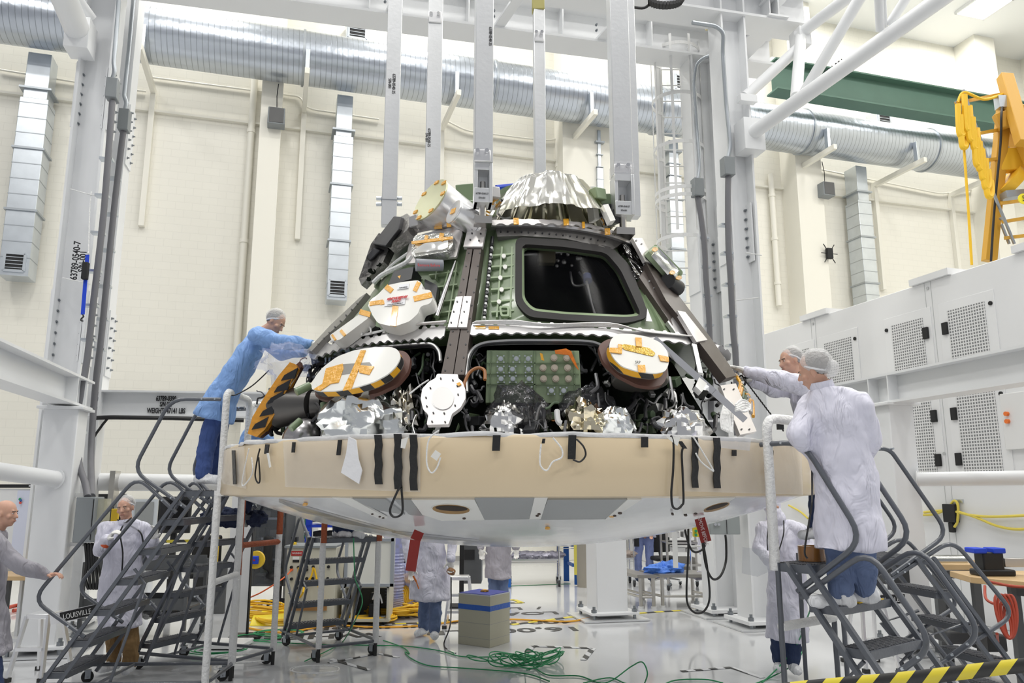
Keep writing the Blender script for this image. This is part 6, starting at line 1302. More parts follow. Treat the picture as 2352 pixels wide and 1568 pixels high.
for v, m_ in ((1201, black), (1219, greenw), (1228, greenw)): b = M(); q = P(1598, v, 10.6); b.cyl(q, q + V((0, -.02, 0)), .018, n=12); b.done('button', m_, t)
b = M(); b.tube(spline([P(1571, 1170, 10.7), P(1574, 1220, 10.7), P(1588, 1262, 10.7), P(1606, 1266, 10.7), P(1620, 1248, 10.7), P(1612, 1200, 10.7)], 6), .014, 8)
b.tube(spline([P(1580, 1160, 10.7), P(1581, 1260, 10.7), P(1577, 1350, 10.7), P(1580, 1388, 10.7), P(1597, 1407, 10.7), P(1618, 1402, 10.7), P(1630, 1370, 10.7), P(1624, 1300, 10.7), P(1611, 1220, 10.7), P(1608, 1170, 10.7)], 6), .014, 8); b.done('cable', black, t)
# step ladders
def stepladder(label, u0, u1, vt, vb, Y, n, plank=None):
    t = TH('step_ladder', label, 'ladder', (u0 + u1) / 2, vb, Y); a, c = P(u0, vt, Y), P(u1, vt, Y); w = c.x - a.x; zt = a.z
    b = M(); b.box(((a.x + c.x) / 2, Y + .12, zt), (w, .28, .05)); b.done('top_cap', alub, t, bev=.008)
    for (x, s_) in ((a.x, -1), (c.x, 1)):
        for (y0, y1) in ((Y, Y - .12), (Y + .24, Y + .42)): b = M(); b.bar((x, y0, zt), (x + s_ * .06, y1, 0.0), .05, .025, (1, 0, 0)); b.done('leg', alub, t); b = M(); b.box((x + s_ * .06, y1, .02), (.06, .06, .04)); b.done('rubber_foot', rubber, t)
    for i in range(1, n): z = zt * i / n; b = M(); b.box(((a.x + c.x) / 2, Y - .12 * (1 - z / zt), z), (w + .08 * (1 - z / zt), .09, .03)); b.done('step', alub, t)
    if plank: b = M(); b.bar(P(*plank[0]), P(*plank[1]), .05, .1); b.done('plank', alub, t); b = M(); pm = P(*plank[0]).lerp(P(*plank[1]), .6); d = (P(*plank[1]) - P(*plank[0])).normalized(); b.bar(pm - d * .17 + V((0, -.03, .0)), pm + d * .2 + V((0, -.03, .0)), .01, .09); b.done('name_strip', black, t); text('LOUISVILLE', pm + V((.0, -.04, -.005)), d, (0, 0, 1), .07, white, t)
    return t
stepladder('small aluminium step ladder with plank at the foot of the left post', 62, 112, 1415, 1530, 8.2, 2, ((118, 1422, 8.1), (225, 1398, 8.1)))
stepladder('aluminium step stool beside the walking person in white coat', 1034, 1076, 1328, 1425, 11.2, 3)
stepladder('aluminium step ladder with plank under the right stairs', 1980, 2030, 1395, 1478, 8.6, 2, ((1985, 1378, 8.5), (2062, 1374, 8.5)))
# cart with shelves
def cart(label, u0, u1, Y, dep, zs, m, name='utility_cart', tray=.09, wheel=.07, legt=.04, zc=None):
    a, c = P(u0, 1200, Y).x, P(u1, 1200, Y).x; t = thing(name, label, 'cart', ((a + c) / 2, Y + dep / 2, 0))
    for z in zs: b = M(); b.box(((a + c) / 2, Y + dep / 2, z), (c - a, dep, .02)); b.box(((a + c) / 2, Y + .01, z + tray / 2 - .02), (c - a, .015, tray)); b.box(((a + c) / 2, Y + dep, z + tray / 2 - .02), (c - a, .015, tray)); b.done('shelf', m, t)
    for x in (a, c):
        for y in (Y, Y + dep): b = M(); b.box((x, y, (zs[-1] + .12) / 2 + .04), (legt, legt, zs[-1] + .04 - .08)); b.done('post', m, t); caster(t, (x, y, 0), r=wheel * .7)
    return t, (a + c) / 2
t, xm = cart('grey two-tray utility cart behind the smirking person', 205, 440, 10.2, .6, (.38, .86), cartg, tray=.14)
q = P(373, 1326, 10.18); b = M(); b.box(q, (.14, .01, .035)); b.done('label', paper, t); text('RECORD OPS', q - V((0, .008, 0)), (1, 0, 0), (0, 0, 1), .022, ink, t)
crump(P(368, 1304, 10.4), (.2, .16, .05), .2, 2, 30, seed=31).done('folded_sheet', white).name = 'folded_sheet'; tag(bpy.data.objects['folded_sheet'], 'folded white plastic sheet lying on the grey cart', 'sheet')
for k, (u, v) in enumerate(((340, 1406), (362, 1402), (385, 1408), (410, 1410))): tag(crump(P(u, v, 10.45), (.14, .12, .06), .4, 2.6, 24, seed=40 + k).done('black_bag', darkfilm), 'crumpled black plastic bag on the lower shelf of the grey cart', 'bag', 'black bags on the cart shelf')
b = M(); b.box(P(392, 1399, 10.4), (.16, .06, .03), .2); tag(b.done('wood_block', mat('raw_wood', (.4, .22, .07), .6)), 'short orange wood block on the bags of the grey cart', 'block')
# doors, displays on the far left
t = M(); a, c = W(300, 1200, WT - .06), W(360, 1200, WT - .06); z1 = W(330, 1146, WT).z; t.bar(V((a.x, a.y, z1 / 2)), V((c.x, c.y, z1 / 2)), .1, z1); struct(t, 'door_1', mat('door_frame_grey', (.5, .53, .56), .5)); b = M(); a, c = W(308, 1200, WT - .14), W(350, 1200, WT - .14); b.bar(V((a.x, a.y, z1 * .49)), V((c.x, c.y, z1 * .49)), .03, z1 * .94); struct(b, 'door_1_leaf', mat('door_leaf', (.24, .25, .25), .5))
def monitor(label, u0, u1, v0, v1, Y):
    t = TH('display_screen', label, 'screen', (u0 + u1) / 2, v1, Y); BX('bezel', t, blackm, u0, u1, v0, v1, Y, .06, .01); BX('screen', t, mat('screen_dark', (.015, .015, .017), .12), u0 + 6, u1 - 6, v0 + 8, v1 - 8, Y - .004, .01); q = P((u0 + u1) / 2, v1, Y + .1)
    b = M(); b.box((q.x, q.y, q.z / 2 + .1), (.09, .06, q.z)); b.done('stand_post', blackm, t); b = M(); b.box((q.x, q.y, .04), (.6, .45, .05)); b.done('stand_base', blackm, t, bev=.01)
monitor('large black display on a black stand behind the left stairs', 362, 437, 1140, 1224, 13.5)
monitor('black display behind the grey electrical cabinet', 216, 284, 1134, 1246, 12.2)
t = TH('yellow_board', 'plain yellow board on a thin stand beside the black display', 'board', 262, 1200, 11.9); BX('panel', t, yellow, 254, 270, 1168, 1205, 11.9, .05, .01); b = M(); q = P(262, 1205, 11.95); b.cyl((q.x, q.y, 0), (q.x, q.y, q.z + .3), .02); b.box((q.x, q.y, .02), (.35, .3, .03)); b.done('stand', galvd, t)
b = M(); b.bar(P(372, 1243, 12.9), P(502, 1241, 12.9), .01, .045); tag(b.done('barrier_tape', tapeyb), 'thin yellow and black barrier tape strung behind the left stairs', 'tape')
for k, u in enumerate((492, 487)):
    t = TH('yellow_bottle', ('yellow and white bottle on the low black cabinet', 'taller yellow bottle behind the white-capped one')[k], 'bottle', u, 1292, 12.5 + k * .3); q = P(u + 6 * k, 1292, 12.5 + k * .3); b = M(); b.lathe(q, [(.0, 0), (.05, .0), (.05, .1), (.05, .2 + .15 * k), (.03, .26 + .17 * k), (0.0, .28 + .17 * k)], 20); b.done('body', yellow, t); b = M(); b.cyl(q + V((0, 0, .27 + .17 * k)), q + V((0, 0, .31 + .17 * k)), .03); b.done('cap', white, t)
t = TH('low_cabinet', 'low black cabinet carrying the yellow bottles', 'cabinet', 500, 1400, 12.4); a = P(500, 1292, 12.7); b = M(); b.box((a.x, 12.7, a.z / 2), (.5, .6, a.z)); b.done('body', cartg, t, bev=.01); b = M(); b.box((a.x, 12.39, a.z * .6), (.44, .02, .2)); b.done('drawer', blackm, t)
def chair(label, x, y, z_seat, ang, m=blackm, frame_m=chrome):
    t = thing('office_chair', label, 'chair', (x, y, 0)); c = V((x, y, 0)); f = V((cos(ang), sin(ang), 0)); r = V((-sin(ang), cos(ang), 0))
    b = M(); b.box(c + V((0, 0, z_seat)), (.46, .48, .08), ang); b.done('seat', m, t, bev=.03); b = M(); b.box(c - f * .24 + V((0, 0, z_seat + .36)), (.07, .44, .52), ang); b.done('backrest', m, t, bev=.03)
    b = M(); b.bar(c - f * .15 + V((0, 0, z_seat - .02)), c - f * .26 + V((0, 0, z_seat + .2)), .06, .02); b.done('back_bracket', m, t); b = M(); b.cyl(c + V((0, 0, .1)), c + V((0, 0, z_seat)), .03); b.done('column', frame_m, t)
    for k in range(5):
        a = ang + 2 * pi * k / 5; e = c + V((cos(a) * .3, sin(a) * .3, .075)); b = M(); b.tube([c + V((0, 0, .14)), e + V((0, 0, .015))], [.025, .016], 8); b.done('base_arm', frame_m, t); caster(t, (e.x, e.y, 0), r=.03, ang=a, m=black)
    return t
q = F(452, 1398); chair('office chair with chrome star base behind the second stairs', q.x, q.y + .2, .5, 2.0)
q = F(632, 1402); chair('black office chair with black base beside the yellow cables', q.x, q.y + .2, .5, .6, frame_m=blackm)
q = F(1527, 1342); chair('grey-black office chair far back beside the distant person', q.x, q.y, .5, -1.4)
# tall white panel, cord reel
t = TH('exhibit_board', 'tall narrow white panel standing behind the wrapped ladder legs', 'panel', 550, 1470, 9.8)
BX('panel', t, white, 524, 574, 1130, 1452, 9.8, .05); BX('edge', t, black, 574, 577, 1130, 1452, 9.8, .05)
b = M(); q = F(548, 1470); b.box((q.x, 9.85, .04), (.5, .45, .05)); b.done('foot_plate', white, t, bev=.01)
t = TH('cord_reel', 'yellow cord reel with blue socket block beside the white panel', 'cord reel', 588, 1285, 10.4); q = P(588, 1285, 10.4); b = M(); b.lathe(q, [(.05, -.03), (.11, -.03), (.11, .03), (.05, .03), (.05, -.03)], 24, axis=(0, 1, 0)); b.done('reel', yellow, t); b = M(); b.box(q - V((0, .04, 0)), (.09, .05, .1)); b.done('socket_block', MATS['strap_blue'], t, bev=.01); b = M(); q2 = q - V((0, .066, .0)); b.cyl(q2, q2 - V((0, .01, 0)), .012); b.done('switch', redl, t)
b = M(); q = P(580, 1240, 10.45); b.tube([(q.x, q.y, q.z + .2), (q.x, q.y, .02)], .02); b.done('stand_pole', black, t); b = M(); b.box((q.x, q.y, .02), (.35, .35, .03)); b.done('stand_foot', black, t)
# dark glass rack
t = TH('equipment_rack', 'dark grey equipment rack with glass door behind the rust-red guard', 'cabinet', 620, 1350, 12.8)
BX('back', t, cartg, 584, 656, 1150, 1346, 13.3, .03); 
for (u0, u1) in ((583, 588), (651, 657)): BX('side', t, cartg, u0, u1, 1150, 1346, 12.8, .5)
for v in (1150, 1190, 1235, 1283, 1318, 1342): BX('shelf', t, cartg, 584, 656, v, v + 4, 12.85, .45)
for v in (1188, 1234, 1282): BX('shelf_label', t, mat('label_blue_grey', (.3, .33, .42), .5), 600, 640, v, v + 5, 12.84, .01)
for k, (u, v, w, h, m_) in enumerate(((600, 1222, 18, 22, blackb), (630, 1225, 22, 18, cm[1]), (605, 1272, 20, 24, blackb), (635, 1270, 16, 24, cm[1]), (610, 1312, 26, 14, cm[4]), (638, 1314, 16, 14, yellow), (612, 1180, 20, 16, cm[1]))): BX('stored_unit', t, m_, u - w / 2, u + w / 2, v - h / 2, v + h / 2, 12.95, .2, .01)
BX('glass_door', t, film('rack_glass', (.25, .27, .3), .05, .22, (1, .02)), 586, 654, 1152, 1345, 12.8, .008)
# beige console
CYY = 11.2
t = TH('test_console', 'beige electrical test console with meter, sockets and red warning label', 'console', 713, 1430, CYY)
BX('body', t, beige, 655, 770, 1257, 1432, CYY, .6, .008); BX('top_edge', t, boxgrey, 653, 772, 1253, 1258, CYY - .02, .64); BX('warning_label', t, redl, 669, 695, 1265, 1276, CYY - .006, .005)
q = P(682, 1270.5, CYY - .01); text('WARNING', q, (1, 0, 0), (0, 0, 1), .035, white, t)
BX('meter', t, white, 672, 687, 1278, 1285, CYY - .008, .008); BX('meter_base', t, black, 672, 687, 1285, 1291, CYY - .008, .008); BX('wood_strip', t, mat('strip_wood', (.35, .17, .05), .6), 668, 750, 1388, 1402, CYY - .02, .02)
for (u, v) in ((670, 1302), (686, 1302), (705, 1301), (705, 1308), (720, 1301), (755, 1301), (670, 1329), (705, 1328), (719, 1328), (753, 1328), (686, 1350)): b = M(); q = P(u, v, CYY); b.cyl(q, q - V((0, .03, 0)), .02, n=12); b.done('socket', black, t)
b = M(); q = P(670, 1308, CYY); b.cyl(q, q - V((0, .03, 0)), .02, n=12); b.done('orange_plug', mat('orange_plug', (.8, .15, .03), .5), t)
for pts in ([(686, 1303), (684, 1330), (678, 1350), (665, 1390), (640, 1410)], [(720, 1303), (714, 1325), (700, 1345), (690, 1370), (655, 1395), (630, 1415)], [(722, 1305), (730, 1340), (742, 1380), (760, 1408), (800, 1425)]): b = M(); b.tube(spline([P(u, v, CYY - .05) for u, v in pts[:-2]] + [F(*p, .02) for p in pts[-2:]], 5), .014, 8); tag(b.done('power_cable', yellowc), 'yellow power cable plugged into the beige console', 'cable', 'yellow cables of the beige console')
b = M(); b.tube(spline([P(670, 1308, CYY - .05), P(650, 1328, CYY - .4), P(600, 1360, CYY - .6), P(560, 1377, CYY - .6)], 5), .009, 6); tag(b.done('orange_cable', mat('orange_cable', (.75, .13, .03), .5)), 'thin orange cable running left from the beige console', 'cable')
t = TH('console_topper', 'black stand with yellow cup on top of the beige console', 'device', 675, 1255, CYY + .2); BX('cap', t, black, 668, 682, 1232, 1244, CYY + .2, .1, .01); BX('cup', t, yellow, 671, 679, 1244, 1256, CYY + .2, .07, .01)
# cabinet behind, blue rack
t = TH('tall_cabinet', 'tall pale beige cabinet behind the console', 'cabinet', 680, 1250, 13.4); a = P(682, 1250, 13.4); b = M(); zt = P(682, 1150, 13.4).z; b.box((a.x, 13.7, zt / 2), (.42, .5, zt)); b.done('body', mat('cabinet_pale', (.68, .68, .62), .5), t, bev=.01); b = M(); b.box((a.x + .12, 13.43, zt * .75), (.02, .03, .4)); b.done('handle', greenw, t)
t = TH('storage_rack', 'bright blue storage rack with black bins behind the small stairs', 'shelf rack', 745, 1375, 12.9)
for u in (706, 788): BX('upright', t, bluem, u - 7, u + 7, 1130, 1388, 12.9, .06); BX('upright', t, bluem, u - 6, u + 6, 1130, 1380, 13.5, .06)
for v in (1205, 1252, 1300, 1352): BX('shelf', t, bluem, 704, 790, v, v + 6, 12.9, .6); 
for v in (1180, 1232, 1280, 1330):
    for u in (728, 752, 775): BX('bin', t, blackm, u - 10, u + 10, v - 12, v + 18, 12.98, .4, .01)
t = TH('storage_rack', 'blue and black storage rack behind the clear corrugated hose', 'shelf rack', 930, 1330, 14.0)
for u in (912, 975): BX('upright', t, bluem, u - 4, u + 4, 1180, 1385, 14.0, .06)
for v in (1250, 1293, 1335): BX('shelf', t, bluem, 908, 978, v, v + 8, 14.0, .5)
BX('bins', t, blackm, 916, 972, 1215, 1380, 14.1, .35)
# framed panel on cabinet with pump
t = TH('filter_panel', 'white framed filter panel leaning above the open cabinet', 'panel', 848, 1345, 11.3); BX('panel', t, mat('panel_cream', (.74, .74, .68), .5), 797, 898, 1243, 1342, 11.3, .04); 
for r in ((791, 905, 1236, 1243), (791, 905, 1340, 1347), (791, 798, 1236, 1347), (897, 905, 1236, 1347)): BX('frame', t, galv, *r, 11.28, .07)
t = TH('pump_cabinet', 'open beige cabinet with a black vacuum pump inside', 'cabinet', 845, 1430, 11.3)
for r in ((785, 792, 1347, 1428, .5), (888, 893, 1347, 1422, .5), (785, 893, 1347, 1350, .5), (785, 893, 1422, 1428, .5)): BX('panel', t, beige, *r[:4], 11.32, r[4])
BX('back', t, mat('cabinet_inside', (.12, .12, .11), .7), 788, 890, 1350, 1424, 11.78, .02); BX('divider', t, beige, 806, 810, 1350, 1424, 11.4, .3)
BX('pump', t, black, 846, 868, 1385, 1420, 11.45, .25, .02); BX('pump_head', t, blackb, 850, 862, 1362, 1378, 11.45, .15, .01); b = M(); b.tube(spline([P(856, 1376, 11.45), P(862, 1362, 11.4), P(872, 1365, 11.4), P(878, 1385, 11.4)], 5), .012); b.done('hose', wrapw, t)
for x in (795, 880): q = P(x, 1400, 11.4); caster(t, (q.x, 11.45, 0), r=.05)
t = TH('hose_reel', 'large black round hose reel behind the beige console', 'reel', 775, 1310, 12.0); q = P(776, 1312, 12.0); b = M(); b.lathe(q, [(.1, -.08), (.33, -.08), (.33, .08), (.1, .08), (.1, -.08)], 32, axis=(1, .4, 0)); b.done('reel', black, t); b = M(); b.box((q.x, q.y + .05, q.z / 2 - .1), (.25, .3, q.z)); b.done('stand', blackm, t)
# clear corrugated hose
hm = mat('clear_hose', (.50, .52, .72), .12, alpha=.5)
def corr(pts, r, name, par, turns=None):
    pts = spline(pts, 14); rr = [r * (1 + .07 * (1 if k % 2 else -1)) for k in range(len(pts))]; b = M(); b.tube(pts, rr, 20); return b.done(name, hm, par, ang=80)
t = TH('corrugated_hose', 'clear corrugated air hose standing and coiled beside the walking person', 'hose', 920, 1390, 11.9)
corr([P(905, 1215, 11.9), P(905, 1270, 11.9), P(904, 1320, 11.9), P(903, 1370, 11.9), P(906, 1400, 11.9)], .15, 'hose', t)
corr([P(925, 1395, 12.2), P(960, 1395, 12.3), P(967, 1360, 12.3), P(950, 1325, 12.2), P(925, 1318, 12.1), P(905, 1335, 12.1)], .15, 'hose_coil', t)
# yellow cable coils
def coilc(label, c, R_, n, m=yellowc, r=.013, seed=1, flat=.06, grp=None, name='cable_coil', sy=.75):
    rn = random.Random(seed); b = M(); pts = []
    for k in range(n * 18):
        a = 2 * pi * k / 18; rr = R_ * (1 + .22 * noise.noise(V((k * .06, seed, 0)))); pts.append(V(c) + V((rr * cos(a) + .05 * noise.noise(V((k * .04, 0, seed))), sy * rr * sin(a), .02 + flat * (.5 + noise.noise(V((k * .09, seed, 5)))))))
    b.tube(pts, r, 6); return tag(b.done(name, m), label, 'cable coil', grp)
for i, (u, v, R_, n) in enumerate(((600, 1425, .38, 9), (640, 1432, .3, 7), (815, 1425, .32, 8), (850, 1428, .35, 8), (890, 1418, .40, 12), (940, 1416, .36, 11))):
    q = F(u, v); coilc(('yellow extension cable coil heaped left of the red-legged stairs', 'yellow extension cable coil beside the flat yellow cable ramp', 'flat loose yellow cable coil right of the beige console', 'loose yellow cable coil before the open pump cabinet', 'thick yellow cable coil in front of the corrugated hose', 'yellow cable coil next to the walking person')[i], (q.x, q.y, .02), R_, n, seed=i + 3, flat=.18 if i in (4, 5, 0) else .08)
    if i in (4, 5):
        b = M(); c = V((q.x, q.y + .1, .3))
        for k in range(7): rr = .2 + .02 * k; b.tube([c + V((rr * 1.15 * cos(a), .03 * k - .08 + .05 * sin(a), rr * sin(a) * .95 - .02)) for a in [2 * pi * j / 30 for j in range(30)]], .013, 6, closed=True)
        tag(b.done('cable_coil', yellowc), 'upright ring of yellow cable %s' % ('in front of the corrugated hose' if i == 4 else 'beside the legs of the walking person'), 'cable coil')
b = M(); q = F(632, 1432); b.prism([q + V((-.3, -.2, 0)), q + V((.3, -.2, 0)), q + V((.3, -.05, .12)), q + V((-.3, -.05, .12))], (0, .5, 0)); tag(b.done('cable_ramp', mat('ramp_yellow', (.9, .72, .02), .4), bev=.01), 'flat yellow plastic cable ramp among the yellow cables', 'cable ramp')
b = M(); b.tube(spline([F(*p, .015) for p in ((560, 1440), (650, 1452), (760, 1436), (860, 1440), (980, 1436), (1060, 1425), (1180, 1422), (1300, 1427), (1355, 1418))], 6), .013, 6); tag(b.done('floor_cable', mat('orange_yellow_cable', (.8, .38, .02), .5)), 'long orange-yellow cable lying across the painted floor text', 'cable')
# beige foam block
pl_, pf_, pr_ = F(1052, 1478), F(1125, 1488), F(1171, 1474); pb_ = pl_ + pr_ - pf_
zt = P(1125, 1370, pf_.y).z
t = thing('foam_block', 'tall beige foam block with blue tape band standing on the floor', 'block', pf_)
b = M(); b.prism([pl_, pf_, pr_, pb_], (0, 0, zt)); b.done('block', mat('foam_beige', (.50, .48, .37), .7, var=(2, .05)), t, bev=.004)
def ringp(z0, z1, g, m, name):
    c = (pl_ + pr_) / 2; b = M(); b.prism([c + (p - c) * g + V((0, 0, z0)) for p in (pl_, pf_, pr_, pb_)], (0, 0, z1 - z0)); return b.done(name, m, t)
bt = mat('tape_blue', (.03, .12, .50), .35, bump=(20, .4)); ringp(zt - .17, zt - .11, 1.008, bt, 'blue_tape'); ringp(zt, zt + .012, 1.0, mat('block_lip', (.6, .62, .66), .4), 'lip'); ringp(zt + .012, zt + .018, .96, mat('cover_blue', (.04, .06, .38), .5), 'blue_cover')
for k in range(5): ringp(zt - .32 - k * .17, zt - .317 - k * .17, 1.003, mat('seam_blue_grey', (.30, .30, .32), .6), 'seam')
q = (pl_ + pr_) / 2 + V((0, 0, zt + .03)); tag(crump(q, (.05, .03, .02), .4, 2, 16, seed=50).done('amber_scrap', kapton), 'crumpled amber tape scrap on top of the blue-covered foam block', 'tape')
b = M(); q = F(1040, 1493, .01); b.tube(spline([P(1036, 1325, 10.2), P(1036, 1400, 10), P(1033, 1440, 9.6), F(1020, 1476, .02), F(1026, 1490, .02), F(1046, 1500, .02)], 6), .008, 6); o = tag(b.done('ground_cable', black), 'thin black grounding cable with clip left of the foam block', 'cable'); b = M(); b.bar(F(1028, 1493, .02), F(1046, 1500, .02), .03, .02); b.done('clip', chrome, o)
# dark cabinet, black post
t = TH('dark_cabinet', 'dark grey cabinet on black wheels behind the person in silver-grey coat', 'cabinet', 1085, 1345, 13.6); BX('body', t, cartg, 1062, 1106, 1215, 1340, 13.6, .5, .01); BX('shelf_opening', t, blackm, 1066, 1090, 1262, 1285, 13.59, .02); 
for u in (1068, 1100): q = P(u, 1345, 13.7); caster(t, (q.x, 13.7, 0), r=.06)
b = M(); q = P(1060, 1350, 13.1); b.bar((q.x, q.y, 0), (q.x, q.y, 1.7), .07, .07, (0, 1, 0)); b.box((q.x, q.y, .015), (.4, .4, .03)); tag(b.done('black_post', blackm), 'slim black post in front of the dark grey cabinet', 'post')
# wire shelf carts with bags
def wirecart(label, u0, u1, Y, zs, bags, dep=.6):
    a, c = P(u0, 1300, Y).x, P(u1, 1300, Y).x; t = thing('wire_cart', label, 'cart', ((a + c) / 2, Y, 0))
    for z in zs:
        b = M()
        for y in (Y, Y + dep): b.bar((a, y, z), (c, y, z), .02, .03); b.bar((a, y, z - .05), (c, y, z - .05), .01, .01)
        for k in range(24): x = a + (c - a) * k / 23; b.bar((x, Y, z + .01), (x, Y + dep, z + .01), .006, .006)
        b.done('wire_shelf', chrome, t)
    for x in (a, c):
        for y in (Y, Y + dep): b = M(); b.cyl((x, y, .1), (x, y, 1.7), .014, n=8); b.done('post', chrome, t); caster(t, (x, y, 0), r=.06)
    for k, (fx, z, m_, lab) in enumerate(bags): tag(crump((a + (c - a) * fx, Y + .25, z + .07), (.21, .2, .07), .35, 2.2, 26, seed=60 + k * 3 + int(u0)).done('wrapped_bag', m_), lab, 'bag', lab)
sb = mat('bag_silver_grey', (.36, .35, .42), .25, .3, bump=(14, .9, .03)); nb = mat('bag_navy', (.07, .08, .16), .3, bump=(14, .8, .03)); tb = mat('bag_tan', (.40, .33, .29), .4, bump=(14, .7, .03))
wirecart('chrome wire cart loaded with silver-grey bags behind the foam block', 1172, 1284, 15.8, (.50, 1.3), [(k / 6 + .08, .50, sb, 'silver-grey plastic bag on the chrome wire cart') for k in range(6)])
wirecart('chrome wire cart with navy and tan bundles behind the square post', 1395, 1456, 15.8, (.52, 1.05), [(.3, .52, nb, 'navy wrapped bundle on the wire cart behind the square post'), (.75, .52, tb, 'tan wrapped bundle on the wire cart shelf'), (.35, 1.05, nb, 'navy wrapped bundle on the wire cart behind the square post'), (.75, 1.05, nb, 'navy wrapped bundle on the wire cart behind the square post')])
wirecart('chrome wire cart with navy bundles behind the blue workbench', 1285, 1338, 16.4, (.72, 1.2), [(.3, .72, nb, 'navy wrapped bundle behind the blue workbench legs'), (.7, .72, nb, 'navy wrapped bundle behind the blue workbench legs')])
# blue workbench
t = TH('blue_workbench', 'tall workbench on blue steel legs behind the foam block', 'workbench', 1250, 1345, 14.6)
q0_, q1_ = F(1167, 1350), F(1326, 1344)
for (x, y) in ((q0_.x, q0_.y), (q1_.x, q1_.y), (q0_.x, q0_.y + .7), (q1_.x - .17, q1_.y + .6)):
    b = M(); b.box((x, y, .48), (.11, .06, .93)); b.done('leg', blueb, t)
for x in (q0_.x, q1_.x - .07): b = M(); b.bar((x, q1_.y, .38), (x - .08, q1_.y + .6, .38), .04, .06); b.done('cross_bar', blueb, t)
b = M(); b.box(((q0_.x + q1_.x) / 2, q1_.y + .3, .96), (q1_.x - q0_.x + .2, .8, .05)); b.done('worktop', white, t); b = M(); q = P(1321, 1240, 14.5); b.bar((q.x, 14.5, .35), (q.x + .0, 14.5, 1.0), .05, .03, (0, 1, 0)); b.done('yellow_strip', mat('strip_yellow', (.7, .62, .1), .5), t)
t = TH('trash_can', 'tall tan plastic waste bin behind the square white post', 'bin', 1347, 1345, 14.9); q = F(1350, 1347); b = M(); b.lathe((q.x, q.y, 0), [(0, 0), (.2, 0), (.24, .78), (.255, .8), (.255, .85), (.0, .88)], 28); b.done('bin', mat('bin_tan', (.36, .33, .27), .5), t); b = M(); b.lathe((q.x, q.y, .85), [(.26, 0), (.25, .08), (.12, .12), (0, .12)], 28); b.done('lid', MATS['bin_tan'], t)
# steel benches and blue gown
def bench(label, u0, u1, Y, y2, z=.46):
    a, c = P(u0, 1320, Y).x, P(u1, 1320, Y).x; t = thing('steel_bench', label, 'bench', ((a + c) / 2, Y, 0)); b = M(); b.prism([(a, Y, z), (c, Y, z), (c - y2 * .3, Y + y2, z), (a - y2 * .3, Y + y2, z)], (0, 0, .05)); b.done('top', mat('bench_steel', (.40, .38, .35), .3, .7), t)
    for (x, y) in ((a + .05, Y + .05), (c - .05, Y + .05), (a - y2 * .3 + .05, Y + y2 - .05), (c - y2 * .3 - .05, Y + y2 - .05)): b = M(); b.cyl((x, y, .0), (x, y, z), .03, n=12); b.done('leg', steel, t); b = M(); b.cyl((x, y, 0), (x, y, .03), .045, n=12); b.done('foot', white, t)
    b = M(); b.cyl((a + .05, Y + .05, .17), (c - .05, Y + .05, .17), .02, n=10); b.cyl((a + .05, Y + .05, .17), (a - y2 * .3 + .05, Y + y2 - .05, .17), .02, n=10); b.cyl((c - .05, Y + .05, .17), (c - y2 * .3 - .05, Y + y2 - .05, .17), .02, n=10); b.done('stretcher', steel, t)
bench('left of two low steel benches, its near end beside the square post', 1464, 1508, 12.9, 1.9); bench('right of two low steel benches, carrying the blue gown', 1514, 1648, 13.0, .7)
tag(crump(P(1510, 1309, 13.3), (.22, .18, .09), .35, 2.2, 34, seed=71).done('blue_gown', cloth('gown_blue', (.07, .22, .75), .6), None), 'crumpled bright blue gown heaped on the steel benches', 'clothing')
o = crump(P(1540, 1305, 13.4), (.20, .18, .12), .4, 1.8, 34, seed=73).done('gown_fold', MATS['gown_blue'], bpy.data.objects['blue_gown']); 
tag(crump(P(1612, 1322, 13.4), (.22, .15, .06), .35, 2.2, 24, seed=75).done('grey_bundle', sb), 'small grey cloth bundle on the right steel bench', 'bundle')
# equipment cart far right centre
t, xm = cart('steel equipment cart with white devices behind the caged ladder foot', 1530, 1612, 15.2, .6, (.45, .85, 1.15), steel, tray=.04)
for k, (u, v, w, h, m_) in enumerate(((1550, 1228, 22, 14, white), (1580, 1228, 20, 13, white), (1566, 1248, 60, 8, blackm), (1560, 1262, 30, 12, wrapw), (1590, 1264, 26, 10, wrapw), (1578, 1300, 40, 40, mat('drawer_taupe', (.25, .24, .22), .5)))):
    o = BX('device', None, m_, u - w / 2, u + w / 2, v - h / 2, v + h / 2, 15.3, .3, .01); tag(o, ('white instrument box with handle on the steel equipment cart, left one', 'white instrument box with handle on the steel equipment cart, right one', 'flat black unit below the white instruments', 'white folded pack on the middle cart shelf, left one', 'white folded pack on the middle cart shelf, right one', 'taupe drawer unit inside the steel equipment cart')[k], 'equipment')
t = TH('coat_rack', 'lavender cleanroom coats hanging from a rack behind the gantry column', 'coat rack', 1630, 1340, 14.5)
a = P(1632, 1200, 14.5); b = M(); b.tube([(a.x - .4, 14.5, 1.75), (a.x + .4, 14.5, 1.75)], .015); b.tube([(a.x + .38, 14.5, 0), (a.x + .38, 14.5, 1.75)], .02); b.tube([(a.x - .38, 14.5, 0), (a.x - .38, 14.5, 1.75)], .02); b.done('rack', chrome, t)
for k in range(3): o = crump((a.x - .15 + k * .16, 14.5, 1.15), (.09, .16, .5), .25, 1.6, 26, seed=80 + k).done('hanging_coat', coatw); tag(o, 'lavender-white coat hanging on the rack behind the gantry column', 'coat', 'coats on the rack')
